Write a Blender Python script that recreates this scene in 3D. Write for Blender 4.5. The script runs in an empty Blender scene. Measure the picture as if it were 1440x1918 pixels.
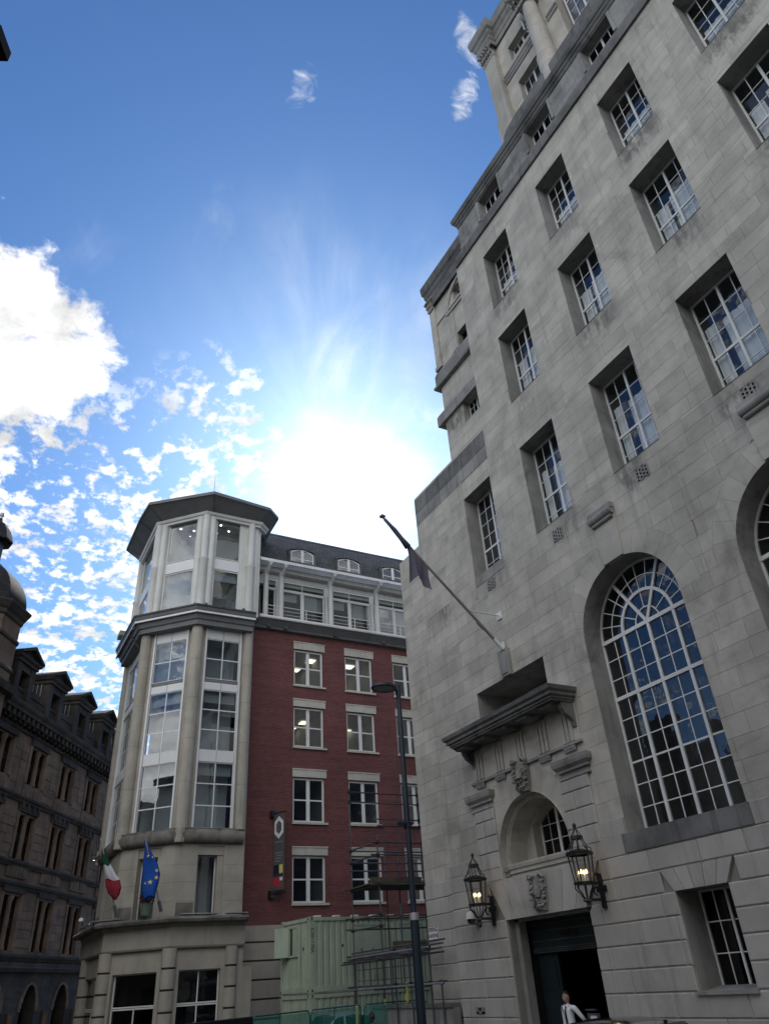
import bpy, math, random
from mathutils import Vector, Matrix
random.seed(7)
S = bpy.context.scene
COL = S.collection
R = math.radians
GZ = 0.0
# ------------------------------------------------------------------ camera
cam = bpy.data.cameras.new('camera')
camo = bpy.data.objects.new('camera', cam)
COL.objects.link(camo)
rx, ry, rz = (0.88439382, -0.46297727, -0.05915761), (0.20722631, 0.50305983, -0.83903997), (0.41821625, 0.72978275, 0.54084407)
m = Matrix(((rx[0], -ry[0], -rz[0], 0), (rx[1], -ry[1], -rz[1], 0), (rx[2], -ry[2], -rz[2], 2.5), (0, 0, 0, 1)))
camo.matrix_world = m
cam.sensor_fit = 'HORIZONTAL'
cam.sensor_width = 36.0
cam.lens = 36.0 * 1372.0 / 1440.0
cam.clip_start = 0.05
cam.clip_end = 3000.0
S.camera = camo
# ------------------------------------------------------------------ exposure
S.view_settings.view_transform = 'Standard'
S.view_settings.look = 'None'
S.view_settings.gamma = 1.0
S.view_settings.use_curve_mapping = False
S.view_settings.exposure = EXPOSURE = 0.72
S.cycles.max_bounces = 8
S.cycles.transparent_max_bounces = 12
S.cycles.glossy_bounces = 4
S.cycles.caustics_reflective = False
S.cycles.caustics_refractive = False
# ------------------------------------------------------------------ sky
SUN_EL, SUN_AZ = R(35.0), R(25.9)          # azimuth from +Y towards +X
SUNDIR = Vector((math.sin(SUN_AZ) * math.cos(SUN_EL), math.cos(SUN_AZ) * math.cos(SUN_EL), math.sin(SUN_EL)))
world = bpy.data.worlds.new('World')
S.world = world
world.use_nodes = True
wt = world.node_tree
wt.nodes.clear()


class NT:
    """tiny helper for building node graphs"""
    def __init__(s, t): s.t = t
    def n(s, typ, **kw):
        nd = s.t.nodes.new(typ)
        for k, v in kw.items(): setattr(nd, k, v)
        return nd
    def put(s, sock, v):
        if hasattr(v, 'is_output'): s.t.links.new(v, sock)
        else: sock.default_value = v
    def m(s, op, a, b=0.0, c=0.0, clamp=False):
        nd = s.n('ShaderNodeMath', operation=op, use_clamp=clamp)
        s.put(nd.inputs[0], a); s.put(nd.inputs[1], b); s.put(nd.inputs[2], c)
        return nd.outputs[0]
    def vm(s, op, a, b=(0, 0, 0), sc=None):
        nd = s.n('ShaderNodeVectorMath', operation=op)
        s.put(nd.inputs[0], a); s.put(nd.inputs[1], b)
        if sc is not None: s.put(nd.inputs[3], sc)
        return nd.outputs['Value'] if op in ('DOT_PRODUCT', 'LENGTH', 'DISTANCE') else nd.outputs[0]
    def noise(s, vec, scale, detail=6.0, rough=0.55, dist=0.0):
        nd = s.n('ShaderNodeTexNoise')
        s.put(nd.inputs['Vector'], vec); s.put(nd.inputs['Scale'], scale)
        nd.inputs['Detail'].default_value = detail
        nd.inputs['Roughness'].default_value = rough
        nd.inputs['Distortion'].default_value = dist
        return nd.outputs[0]
    def ss(s, x, lo, hi, a=0.0, b=1.0):
        nd = s.n('ShaderNodeMapRange', interpolation_type='SMOOTHSTEP')
        s.put(nd.inputs[0], x); s.put(nd.inputs[1], lo); s.put(nd.inputs[2], hi)
        nd.inputs[3].default_value = a; nd.inputs[4].default_value = b
        return nd.outputs[0]
    def mix(s, f, a, b, mode='MIX'):
        nd = s.n('ShaderNodeMix', data_type='RGBA', blend_type=mode)
        s.put(nd.inputs[0], f); s.put(nd.inputs[6], a); s.put(nd.inputs[7], b)
        return nd.outputs[2]
    def xyz(s, v):
        nd = s.n('ShaderNodeSeparateXYZ'); s.put(nd.inputs[0], v); return nd.outputs
    def comb(s, x, y, z):
        nd = s.n('ShaderNodeCombineXYZ')
        s.put(nd.inputs[0], x); s.put(nd.inputs[1], y); s.put(nd.inputs[2], z)
        return nd.outputs[0]


W = NT(wt)
sky = W.n('ShaderNodeTexSky', sky_type='NISHITA')
sky.sun_disc = False
sky.sun_elevation = SUN_EL
sky.sun_rotation = SUN_AZ
sky.air_density = 1.0
sky.dust_density = 0.6
sky.ozone_density = 2.5
dirv = W.vm('NORMALIZE', W.n('ShaderNodeTexCoord').outputs['Generated'])
dz = W.m('MAXIMUM', W.xyz(dirv)[2], 0.0)
den = W.m('ADD', dz, 0.12)
px = W.m('DIVIDE', W.xyz(dirv)[0], den)
py = W.m('DIVIDE', W.xyz(dirv)[1], den)
pl = W.comb(px, py, 0.0)                    # cloud-layer plane
big = W.noise(pl, 1.6, 3.0, 0.5)
fine = W.noise(W.vm('ADD', pl, (3.1, 7.7, 0)), 9.0, 9.0, 0.62, 0.3)
fine2 = W.noise(W.vm('ADD', pl, (13.1, 2.7, 0)), 16.0, 8.0, 0.6, 0.2)


ragged = W.vm('SUBTRACT', W.n('ShaderNodeTexNoise').outputs[1], (0.5, 0.5, 0.5))
rg = [n for n in wt.nodes if n.type == 'TEX_NOISE'][-1]
W.put(rg.inputs['Vector'], pl); rg.inputs['Scale'].default_value = 6.0; rg.inputs['Detail'].default_value = 6.0
dirw = W.vm('NORMALIZE', W.vm('ADD', dirv, W.vm('SCALE', ragged, sc=0.11)))


def near(d, inner, outer):
    """1 inside the inner angle round direction d, 0 beyond the outer one (degrees)"""
    dt = W.vm('DOT_PRODUCT', dirw, tuple(Vector(d).normalized()))
    return W.ss(dt, math.cos(R(outer)), math.cos(R(inner)))


# broken small clouds, an even scatter over the whole sky, bunching in some parts
sd = W.vm('DOT_PRODUCT', dirv, tuple(SUNDIR))
overhead = W.m('SUBTRACT', 1.0, near((0.16, 0.46, 0.87), 22, 40))     # clear blue hole the camera looks up into
patch = W.m('MAXIMUM', near((0.06, 0.88, 0.47), 6, 16), W.m('MULTIPLY', near((0.185, 0.7625, 0.6199), 1, 8), 0.85))
cov = W.m('ADD', W.m('MULTIPLY', overhead, 0.03), W.m('MULTIPLY', patch, 0.085))
cov = W.m('ADD', cov, W.m('MULTIPLY', W.m('SUBTRACT', W.noise(W.vm('ADD', pl, (7.0, 3.0, 0)), 3.6, 4.0, 0.5), 0.5), 0.42))
cells = W.noise(W.vm('ADD', W.vm('MULTIPLY', pl, (1.0, 0.8, 1.0)), (1.1, 4.7, 0)), 24.0, 10.0, 0.60, 0.12)
puffs = W.ss(W.m('ADD', cells, cov), 0.55, 0.68)
puffs = W.m('MULTIPLY', puffs, W.m('MINIMUM', W.m('ADD', overhead, patch), 1.0))
# unseen cumulus banks behind the camera, added to brighten the facades
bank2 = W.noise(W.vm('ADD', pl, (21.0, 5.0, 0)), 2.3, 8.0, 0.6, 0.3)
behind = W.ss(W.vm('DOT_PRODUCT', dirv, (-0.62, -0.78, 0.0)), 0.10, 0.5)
fill_cum = W.m('MULTIPLY', W.ss(bank2, 0.36, 0.54), behind)
# cumulus at the left of the view
cm = near((-0.085, 0.742, 0.665), 2.5, 10.0)
cum = W.ss(W.m('ADD', W.m('MULTIPLY', cm, 0.70), W.m('ADD', W.m('MULTIPLY', W.m('SUBTRACT', fine, 0.5), 1.25), W.m('MULTIPLY', W.m('SUBTRACT', cells, 0.5), 0.7))), 0.33, 0.56)
# thin wisps
wis = W.m('MAXIMUM', near((0.172, 0.428, 0.888), 0.1, 2.2), near((0.328, 0.3003, 0.8957), 0.1, 2.0))
wis = W.m('MAXIMUM', wis, near((0.3415, 0.345, 0.8776), 0.1, 1.7))
wis = W.m('MAXIMUM', wis, W.m('MULTIPLY', near((0.1278, 0.4759, 0.8702), 0.1, 1.1), 0.7))
ridge = W.m('SUBTRACT', 1.0, W.m('ABSOLUTE', W.m('SUBTRACT', W.m('MULTIPLY', W.noise(W.vm('MULTIPLY', pl, (1.0, 1.0, 1.0)), 11.0, 7.0, 0.6, 0.8), 2.0), 1.0)))
wisp = W.m('MULTIPLY', 0.8, W.ss(W.m('ADD', W.m('MULTIPLY', wis, 0.42), W.m('MULTIPLY', W.m('SUBTRACT', W.noise(W.vm('ADD', W.vm('MULTIPLY', pl, (1.0, 1.6, 1.0)), (2.0, 8.0, 0)), 22.0, 9.0, 0.66, 0.9), 0.5), 1.5)), 0.24, 0.80))
wisp = W.m('MULTIPLY', wisp, W.ss(wis, 0.0, 0.35))
# high veil combed out from the sun
rot = W.n('ShaderNodeVectorRotate', rotation_type='Z_AXIS')
W.put(rot.inputs['Vector'], pl); rot.inputs['Angle'].default_value = R(28)
st = W.vm('MULTIPLY', rot.outputs[0], (4.5, 0.9, 1.0))
veiln = W.noise(st, 1.3, 7.0, 0.55, 0.7)
veil = W.m('MULTIPLY', W.ss(veiln, 0.35, 0.85), near((0.40, 0.67, 0.62), 1, 19))
tr_ = SUNDIR.cross(Vector((0, 0, 1))).normalized(); tu_ = tr_.cross(SUNDIR).normalized()
sx, sy = W.vm('DOT_PRODUCT', dirv, tuple(tr_)), W.vm('DOT_PRODUCT', dirv, tuple(tu_))
ang = W.m('ARCTAN2', sy, sx)
ray_ = W.noise(W.comb(W.m('MULTIPLY', ang, 1.9), W.m('MULTIPLY', W.m('SQRT', W.m('ADD', W.m('MULTIPLY', sx, sx), W.m('MULTIPLY', sy, sy))), 2.6), 4.0), 1.6, 7.0, 0.58, 0.35)
fan = W.m('MULTIPLY', W.ss(ang, 0.3, 0.9), W.ss(ang, 2.5, 1.5))
veil = W.m('MULTIPLY', W.m('MULTIPLY', W.ss(ray_, 0.36, 0.78), fan), W.m('MULTIPLY', near(tuple(SUNDIR), 2, 24), 0.36))
cir = W.noise(W.vm('ADD', W.vm('MULTIPLY', rot.outputs[0], (2.6, 1.0, 1.0)), (4.0, 6.0, 0)), 2.6, 9.0, 0.62, 1.2)
cirrus = W.m('MULTIPLY', W.ss(cir, 0.36, 0.78), W.m('MULTIPLY', near((0.425, 0.655, 0.625), 1, 13), 0.62))
veil = W.m('MAXIMUM', veil, cirrus)
thin = W.m('ADD', W.m('MULTIPLY', near((0.375, 0.742, 0.556), 0.3, 11.0), 0.54), W.m('ADD', W.m('MULTIPLY', W.m('SUBTRACT', veiln, 0.5), 0.55), W.m('MULTIPLY', W.m('SUBTRACT', W.noise(W.vm('ADD', pl, (9.0, 2.0, 0)), 5.0, 9.0, 0.62, 0.5), 0.5), 0.9)))
veil = W.m('MAXIMUM', veil, W.m('MULTIPLY', W.ss(thin, 0.10, 0.85), 0.9))
cl = W.m('MAXIMUM', W.m('MAXIMUM', puffs, cum), W.m('MAXIMUM', wisp, W.m('MAXIMUM', veil, fill_cum)))
cl = W.m('MULTIPLY', cl, W.ss(W.xyz(dirv)[2], -0.02, 0.10))
# cloud brightness: more towards the sun, boosted behind the camera as fill, greyer inside
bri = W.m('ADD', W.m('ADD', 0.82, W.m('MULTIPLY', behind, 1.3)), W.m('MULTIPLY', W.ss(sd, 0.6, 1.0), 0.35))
bri = W.m('MULTIPLY', bri, W.m('ADD', 0.60, W.m('MULTIPLY', W.ss(W.m('ADD', W.m('MULTIPLY', fine, 0.7), W.m('MULTIPLY', W.noise(pl, 5.0, 6.0, 0.6), 0.6)), 0.46, 0.76), 0.50)))
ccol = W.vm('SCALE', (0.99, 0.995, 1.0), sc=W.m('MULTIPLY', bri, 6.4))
# the sun's own glare seen through the thin cloud
aur = W.m('POWER', W.m('MAXIMUM', sd, 0.0), 55.0)
core = W.m('POWER', W.m('MAXIMUM', sd, 0.0), 420.0)
glow = W.m('ADD', W.m('MULTIPLY', aur, 1.05), W.m('MULTIPLY', core, 4.0))
glow = W.m('MULTIPLY', glow, W.m('ADD', 0.65, W.m('MULTIPLY', ray_, 0.7)))
gcol = W.vm('SCALE', (1.0, 0.985, 0.95), sc=glow)
blue = W.mix(1.0, sky.outputs[0], (0.40, 0.64, 0.90, 1.0), 'MULTIPLY')
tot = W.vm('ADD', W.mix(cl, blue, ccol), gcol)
bg = W.n('ShaderNodeBackground')
W.put(bg.inputs[0], tot)
bg.inputs[1].default_value = 0.10
W.t.links.new(bg.outputs[0], W.n('ShaderNodeOutputWorld').inputs[0])
# ------------------------------------------------------------------ sun
sl = bpy.data.lights.new('sun', 'SUN')
sl.energy = 2.5
sl.angle = R(0.6)
sl.color = (1.0, 0.95, 0.88)
so = bpy.data.objects.new('sun', sl)
so.rotation_euler = SUNDIR.to_track_quat('Z', 'Y').to_euler()
COL.objects.link(so)

# ------------------------------------------------------------------ materials
MATS = {}


def mat(name, base, rough=0.8, metal=0.0, spec=0.3, var=0.0, stain=0.0, stain_col=(0.03, 0.03, 0.03), streak=0.0,
        bump=0.0, bscale=40.0, scale=1.0, tint=0.0, lichen=0.0, coat=0.0, sills=None):
    """procedural surface: base colour, cloudy variation, dirt patches, rain streaks, grain bump, per-piece tint"""
    M = bpy.data.materials.new(name)
    M.use_nodes = True
    t = M.node_tree
    t.nodes.clear()
    N = NT(t)
    geo = N.n('ShaderNodeNewGeometry')
    pos = geo.outputs['Position']
    c = tuple(base) + (1.0,)
    if var > 0:
        v = N.noise(pos, 0.9 * scale, 7.0, 0.6)
        c = N.mix(N.ss(v, 0.3, 0.7), tuple(x * (1 - var) for x in base) + (1,), tuple(min(1, x * (1 + var)) for x in base) + (1,))
    if tint > 0:
        oi = N.n('ShaderNodeObjectInfo')
        rr = N.m('FRACT', N.m('ADD', oi.outputs['Random'], geo.outputs['Random Per Island']))
        k = N.m('ADD', 1.0 - tint, N.m('MULTIPLY', rr, 2.0 * tint))
        c = N.vm('SCALE', c, sc=k)
    if streak > 0:
        sv = N.vm('MULTIPLY', pos, (2.2, 2.2, 0.22))
        s2 = N.noise(sv, 1.6 * scale, 6.0, 0.6)
        c = N.mix(N.m('MULTIPLY', N.ss(s2, 0.50, 0.75), streak), c, tuple(stain_col) + (1,))
    if stain > 0:
        s1 = N.noise(N.vm('ADD', pos, (5.3, 1.7, 9.1)), 0.55 * scale, 9.0, 0.68, 0.6)
        c = N.mix(N.m('MULTIPLY', N.ss(s1, 0.50, 0.74), stain), c, tuple(stain_col) + (1,))
    if sills:                                             # grime that has washed out under each window sill
        p3 = N.xyz(pos)
        dy = N.m('ABSOLUTE', N.m('SUBTRACT', N.m('FLOORED_MODULO', N.m('SUBTRACT', p3[1], 1.9), 3.38), 1.69))
        ym = N.ss(dy, 1.15, 0.55)
        wob = N.noise(N.vm('MULTIPLY', pos, (3.0, 3.0, 1.2)), 1.5, 7.0, 0.65)
        acc = 0.0
        for zs_ in sills:
            dz_ = N.m('SUBTRACT', zs_, p3[2])
            mk = N.m('MULTIPLY', N.ss(dz_, -0.02, 0.06), N.ss(N.m('ADD', dz_, N.m('MULTIPLY', wob, -1.3)), 0.35, -0.25))
            acc = N.m('MAXIMUM', acc, mk)
        c = N.mix(N.m('MULTIPLY', N.m('MULTIPLY', acc, ym), N.m('MULTIPLY', N.ss(wob, 0.25, 0.6), N.ss(N.noise(pos, 0.45, 3.0), 0.36, 0.62))), c, (0.17, 0.162, 0.145, 1))
        bn_ = N.noise(N.vm('MULTIPLY', pos, (0.5, 0.5, 2.2)), 1.0, 6.0, 0.65, 0.5)          # broad sooty and brown clouds
        c = N.mix(N.m('MULTIPLY', N.ss(bn_, 0.52, 0.72), 0.42), c, (0.235, 0.215, 0.185, 1))
    if lichen > 0:
        s3 = N.noise(pos, 2.6 * scale, 9.0, 0.7)
        c = N.mix(N.m('MULTIPLY', N.ss(s3, 0.54, 0.70), lichen), c, (0.40, 0.40, 0.38, 1))
    b = N.n('ShaderNodeBsdfPrincipled')
    N.put(b.inputs['Base Color'], c)
    b.inputs['Metallic'].default_value = metal
    b.inputs['Specular IOR Level'].default_value = spec
    if coat: b.inputs['Coat Weight'].default_value = coat
    rn = N.noise(pos, 6.0 * scale, 4.0)
    N.put(b.inputs['Roughness'], N.m('ADD', rough - 0.08, N.m('MULTIPLY', rn, 0.16)))
    if bump > 0:
        bn = N.n('ShaderNodeBump')
        bn.inputs['Strength'].default_value = bump
        bn.inputs['Distance'].default_value = 0.02
        N.put(bn.inputs['Height'], N.noise(pos, bscale, 6.0, 0.6))
        N.t.links.new(bn.outputs[0], b.inputs['Normal'])
    t.links.new(b.outputs[0], N.n('ShaderNodeOutputMaterial').inputs[0])
    MATS[name] = M
    return M


def glass(name, tint=(0.5, 0.55, 0.55), ior=1.75, rough=0.015, wave=0.02):
    M = bpy.data.materials.new(name)
    M.use_nodes = True
    t = M.node_tree
    t.nodes.clear()
    N = NT(t)
    pos = N.n('ShaderNodeNewGeometry').outputs['Position']
    bn = N.n('ShaderNodeBump')
    bn.inputs['Strength'].default_value = wave
    bn.inputs['Distance'].default_value = 0.1
    N.put(bn.inputs['Height'], N.noise(pos, 2.2, 2.0))
    tr = N.n('ShaderNodeBsdfTransparent'); tr.inputs[0].default_value = tuple(tint) + (1,)
    gl = N.n('ShaderNodeBsdfGlossy'); gl.inputs['Roughness'].default_value = rough
    gl.inputs[0].default_value = (0.95, 0.97, 1.0, 1)
    N.t.links.new(bn.outputs[0], gl.inputs['Normal'])
    lw = N.n('ShaderNodeLayerWeight')                       # same reflectance from either side of the sheet
    f0 = ((ior - 1) / (ior + 1)) ** 2
    fr = N.m('ADD', f0, N.m('MULTIPLY', 1 - f0, N.m('POWER', lw.outputs['Facing'], 5.0)))
    mx = N.n('ShaderNodeMixShader')
    lw.inputs['Blend'].default_value = 0.5
    N.t.links.new(fr, mx.inputs[0]); N.t.links.new(tr.outputs[0], mx.inputs[1]); N.t.links.new(gl.outputs[0], mx.inputs[2])
    t.links.new(mx.outputs[0], N.n('ShaderNodeOutputMaterial').inputs[0])
    MATS[name] = M
    return M


def emit(name, col, k):
    M = bpy.data.materials.new(name)
    M.use_nodes = True
    t = M.node_tree
    t.nodes.clear()
    e = t.nodes.new('ShaderNodeEmission')
    e.inputs[0].default_value = tuple(col) + (1,)
    e.inputs[1].default_value = k
    t.links.new(e.outputs[0], t.nodes.new('ShaderNodeOutputMaterial').inputs[0])
    MATS[name] = M
    return M


def brickmat(name, c1, c2, mortar):
    M = mat(name, c1)
    N = NT(M.node_tree)
    bs = [n for n in M.node_tree.nodes if n.type == 'BSDF_PRINCIPLED'][0]
    pos = N.n('ShaderNodeNewGeometry').outputs['Position']
    p = N.xyz(pos)
    bt = N.n('ShaderNodeTexBrick')
    N.put(bt.inputs['Vector'], N.comb(N.m('ADD', p[0], p[1]), p[2], 0.0))
    for k, v in (('Color1', c1), ('Color2', c2), ('Mortar', mortar)): bt.inputs[k].default_value = tuple(v) + (1,)
    bt.inputs['Scale'].default_value = 1.0
    bt.inputs['Brick Width'].default_value = 0.225
    bt.inputs['Row Height'].default_value = 0.075
    bt.inputs['Mortar Size'].default_value = 0.007
    bt.inputs['Mortar Smooth'].default_value = 0.3
    # some courses a little darker, as kilned batches differ, and cloudy weathering
    crs = N.noise(N.comb(N.m('MULTIPLY', p[0], 0.25), N.m('MULTIPLY', p[1], 0.25), N.m('MULTIPLY', p[2], 5.0)), 1.0, 4.0, 0.6)
    wz = N.noise(pos, 0.5, 8.0, 0.6)
    k = N.m('ADD', 0.50, N.m('ADD', N.m('MULTIPLY', N.ss(crs, 0.28, 0.74), 0.28), N.m('MULTIPLY', wz, 0.80)))
    N.put(bs.inputs['Base Color'], N.vm('SCALE', bt.outputs['Color'], sc=k))
    bn = N.n('ShaderNodeBump'); bn.inputs['Strength'].default_value = 0.6; bn.inputs['Distance'].default_value = 0.006
    N.put(bn.inputs['Height'], N.m('SUBTRACT', 1.0, bt.outputs['Fac'])); N.t.links.new(bn.outputs[0], bs.inputs['Normal'])
    return M


def slatemat(name, c1, c2):
    M = mat(name, c1)
    N = NT(M.node_tree)
    bs = [n for n in M.node_tree.nodes if n.type == 'BSDF_PRINCIPLED'][0]
    pos = N.n('ShaderNodeNewGeometry').outputs['Position']
    p = N.xyz(pos)
    bt = N.n('ShaderNodeTexBrick')
    N.put(bt.inputs['Vector'], N.comb(N.m('ADD', p[0], N.m('MULTIPLY', p[1], 0.6)), p[2], 0.0))
    for k, v in (('Color1', c1), ('Color2', c2), ('Mortar', (0.012, 0.012, 0.013))): bt.inputs[k].default_value = tuple(v) + (1,)
    bt.inputs['Scale'].default_value = 1.0
    bt.inputs['Brick Width'].default_value = 0.28; bt.inputs['Row Height'].default_value = 0.17; bt.inputs['Mortar Size'].default_value = 0.012
    N.put(bs.inputs['Base Color'], N.vm('SCALE', bt.outputs['Color'], sc=N.m('ADD', 0.6, N.m('MULTIPLY', N.noise(pos, 2.0), 0.8))))
    bs.inputs['Specular IOR Level'].default_value = 0.5
    return M


SOOT = (0.045, 0.046, 0.048)
mat('portland', (0.45, 0.425, 0.375), 0.85, var=0.14, stain=0.50, stain_col=(0.185, 0.175, 0.155), streak=0.32, bump=0.35, bscale=24, tint=0.10, lichen=0.25, sills=(23.75, 19.11, 13.84))
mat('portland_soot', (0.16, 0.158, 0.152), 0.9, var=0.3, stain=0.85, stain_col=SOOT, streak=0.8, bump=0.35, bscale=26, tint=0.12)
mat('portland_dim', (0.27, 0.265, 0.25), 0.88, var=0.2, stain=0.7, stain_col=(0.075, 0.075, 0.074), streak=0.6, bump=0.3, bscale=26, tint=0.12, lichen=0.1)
mat('portland_rustic', (0.42, 0.395, 0.36), 0.85, var=0.10, stain=0.35, stain_col=(0.16, 0.155, 0.145), streak=0.42, bump=0.25, bscale=30, tint=0.09)
mat('mortar', (0.29, 0.275, 0.245), 0.95, var=0.15)
mat('carved', (0.31, 0.30, 0.275), 0.9, var=0.25, stain=0.6, stain_col=(0.07, 0.07, 0.068), bump=0.4, bscale=18)
mat('beige_stone', (0.37, 0.345, 0.295), 0.85, var=0.10, stain=0.35, stain_col=(0.16, 0.15, 0.13), streak=0.35, bump=0.15, bscale=30, tint=0.05)
mat('beige_soot', (0.17, 0.16, 0.14), 0.9, var=0.35, stain=0.85, stain_col=SOOT, streak=0.7, bump=0.2, tint=0.05)
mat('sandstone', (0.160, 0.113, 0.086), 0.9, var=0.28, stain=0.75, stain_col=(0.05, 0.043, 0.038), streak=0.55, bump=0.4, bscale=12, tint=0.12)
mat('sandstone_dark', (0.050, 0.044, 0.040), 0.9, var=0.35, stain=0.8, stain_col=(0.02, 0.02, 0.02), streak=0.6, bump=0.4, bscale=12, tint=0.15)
mat('white_paint', (0.72, 0.72, 0.70), 0.45, var=0.05, stain=0.15, stain_col=(0.4, 0.4, 0.38), streak=0.15)
mat('frame_grey', (0.70, 0.71, 0.70), 0.5, var=0.08, stain=0.3, stain_col=(0.25, 0.25, 0.24))
mat('tower_white', (0.60, 0.60, 0.57), 0.55, var=0.06, stain=0.2, stain_col=(0.35, 0.35, 0.33), streak=0.35)
mat('panel_white', (0.66, 0.67, 0.67), 0.35, var=0.04, stain=0.1, stain_col=(0.4, 0.4, 0.4))
mat('lintel', (0.50, 0.485, 0.43), 0.8, var=0.08, stain=0.4, stain_col=(0.3, 0.28, 0.25), streak=0.4)
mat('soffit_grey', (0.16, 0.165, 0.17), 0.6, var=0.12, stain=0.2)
mat('lead', (0.09, 0.095, 0.10), 0.5, var=0.3, stain=0.4, stain_col=(0.03, 0.03, 0.035), streak=0.5)
mat('lead_ribbed', (0.26, 0.28, 0.29), 0.45, var=0.3, streak=0.5)
mat('dark_band', (0.052, 0.03, 0.028), 0.85, var=0.2)
mat('black_iron', (0.012, 0.014, 0.016), 0.45, spec=0.5, var=0.3)
mat('lamp_blue', (0.010, 0.020, 0.034), 0.4, spec=0.5, var=0.2)
mat('lens', (0.20, 0.22, 0.24), 0.25, spec=0.5)
mat('dark_wood', (0.010, 0.018, 0.020), 0.4, spec=0.5, var=0.3)
mat('bronze_letters', (0.05, 0.045, 0.04), 0.4, metal=0.6)
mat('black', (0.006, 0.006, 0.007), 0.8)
mat('interior', (0.24, 0.24, 0.23), 0.9)
mat('interior_pale', (0.50, 0.51, 0.50), 0.9)
mat('curtain', (0.85, 0.86, 0.87), 0.9, var=0.08)
mat('blind', (0.42, 0.43, 0.43), 0.9)
mat('steel_tube', (0.13, 0.125, 0.13), 0.5, metal=0.6, var=0.35, stain=0.5, stain_col=(0.09, 0.06, 0.05))
mat('galv', (0.42, 0.43, 0.44), 0.4, metal=0.6, var=0.2)
mat('plank', (0.10, 0.085, 0.065), 0.9, var=0.3, streak=0.3)
mat('cabin_green', (0.36, 0.42, 0.32), 0.55, var=0.10, stain=0.35, stain_col=(0.15, 0.14, 0.10), streak=0.55, bump=0.15, bscale=5)
mat('cabin_dark', (0.10, 0.125, 0.10), 0.6, var=0.2)
mat('yellow_sleeve', (0.62, 0.60, 0.16), 0.5, var=0.08)
mat('green_tube', (0.01, 0.09, 0.075), 0.5)
mat('asphalt', (0.05, 0.05, 0.052), 0.9, var=0.25, bump=0.4, bscale=60)
mat('paving', (0.24, 0.235, 0.225), 0.9, var=0.15, stain=0.3, bump=0.2, tint=0.1)
mat('kerb_stone', (0.28, 0.275, 0.26), 0.85, var=0.15)
mat('white_line', (0.7, 0.7, 0.68), 0.8, var=0.1, stain=0.3)
mat('yellow_line', (0.6, 0.45, 0.06), 0.8, var=0.1, stain=0.3)
mat('flag_dark', (0.105, 0.10, 0.135), 0.9, var=0.15)
mat('flag_green', (0.01, 0.06, 0.035), 0.9)
mat('flag_white', (0.62, 0.63, 0.66), 0.9)
mat('flag_red', (0.30, 0.03, 0.045), 0.9)
mat('flag_blue', (0.012, 0.075, 0.36), 0.85)
mat('flag_star', (0.75, 0.62, 0.12), 0.85)
mat('pole_wood', (0.42, 0.40, 0.36), 0.6, var=0.2)
mat('pole_grey', (0.22, 0.21, 0.20), 0.5, var=0.2)
mat('sign_white', (0.70, 0.70, 0.68), 0.5, var=0.05, stain=0.2, stain_col=(0.4, 0.4, 0.38))
mat('banner', (0.085, 0.09, 0.085), 0.7, var=0.1)
mat('banner_dim', (0.19, 0.20, 0.19), 0.7)
mat('navy', (0.012, 0.012, 0.05), 0.7)
mat('sign_yellow', (0.60, 0.60, 0.14), 0.7)
mat('sign_red', (0.42, 0.03, 0.05), 0.7)
mat('car_black', (0.010, 0.011, 0.012), 0.18, spec=0.6, coat=1.0)
mat('car_silver', (0.42, 0.47, 0.52), 0.3, metal=0.3, spec=0.5, coat=0.6)
mat('tyre', (0.015, 0.015, 0.015), 0.85)
mat('chrome', (0.6, 0.6, 0.6), 0.15, metal=1.0)
mat('skin', (0.42, 0.25, 0.19), 0.55, spec=0.4, var=0.05)
mat('skin_dark', (0.16, 0.09, 0.065), 0.55, spec=0.4)
mat('hair_dark', (0.012, 0.009, 0.008), 0.5, spec=0.4)
mat('hair_ginger', (0.30, 0.13, 0.05), 0.6)
mat('hair_grey', (0.30, 0.29, 0.28), 0.6)
mat('shirt', (0.80, 0.82, 0.88), 0.85, var=0.04)
mat('tie', (0.008, 0.008, 0.012), 0.6)
mat('trousers', (0.012, 0.012, 0.015), 0.8)
mat('coat_cloth', (0.03, 0.032, 0.04), 0.9, var=0.2)
mat('eye_white', (0.7, 0.7, 0.7), 0.3)
mat('lip', (0.30, 0.13, 0.11), 0.5)
mat('paper', (0.62, 0.63, 0.62), 0.8)
mat('planter_green', (0.22, 0.27, 0.20), 0.8, var=0.3)
mat('planter_bloom', (0.09, 0.02, 0.035), 0.9, var=0.4)
slatemat('slate', (0.055, 0.058, 0.062), (0.085, 0.088, 0.092))
slatemat('slate_dome', (0.022, 0.023, 0.025), (0.038, 0.039, 0.040))
for n_ in MATS['slate_dome'].node_tree.nodes:
    if n_.type == 'BSDF_PRINCIPLED': n_.inputs['Specular IOR Level'].default_value = 0.12
brickmat('red_brick', (0.168, 0.054, 0.053), (0.112, 0.041, 0.043), (0.17, 0.10, 0.09))
glass('pane_bank', (0.78, 0.82, 0.84), 1.9, 0.014, 0.022)
glass('pane_arch', (0.48, 0.51, 0.53), 1.85, 0.012, 0.020)
glass('pane_office', (0.72, 0.77, 0.77), 2.0, 0.01, 0.010)
glass('pane_tower', (0.66, 0.72, 0.75), 2.1, 0.012, 0.012)
glass('pane_dark', (0.25, 0.28, 0.30), 1.7, 0.02, 0.02)
glass('pane_lantern', (0.85, 0.86, 0.85), 1.45, 0.03, 0.02)
emit('ceiling_light', (1.0, 0.90, 0.62), 1.6)
emit('downlight', (1.0, 0.93, 0.80), 6.0)
emit('candle_bulb', (1.0, 0.62, 0.20), 4.5)
emit('cam_led', (1.0, 0.95, 0.9), 3.0)
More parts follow.
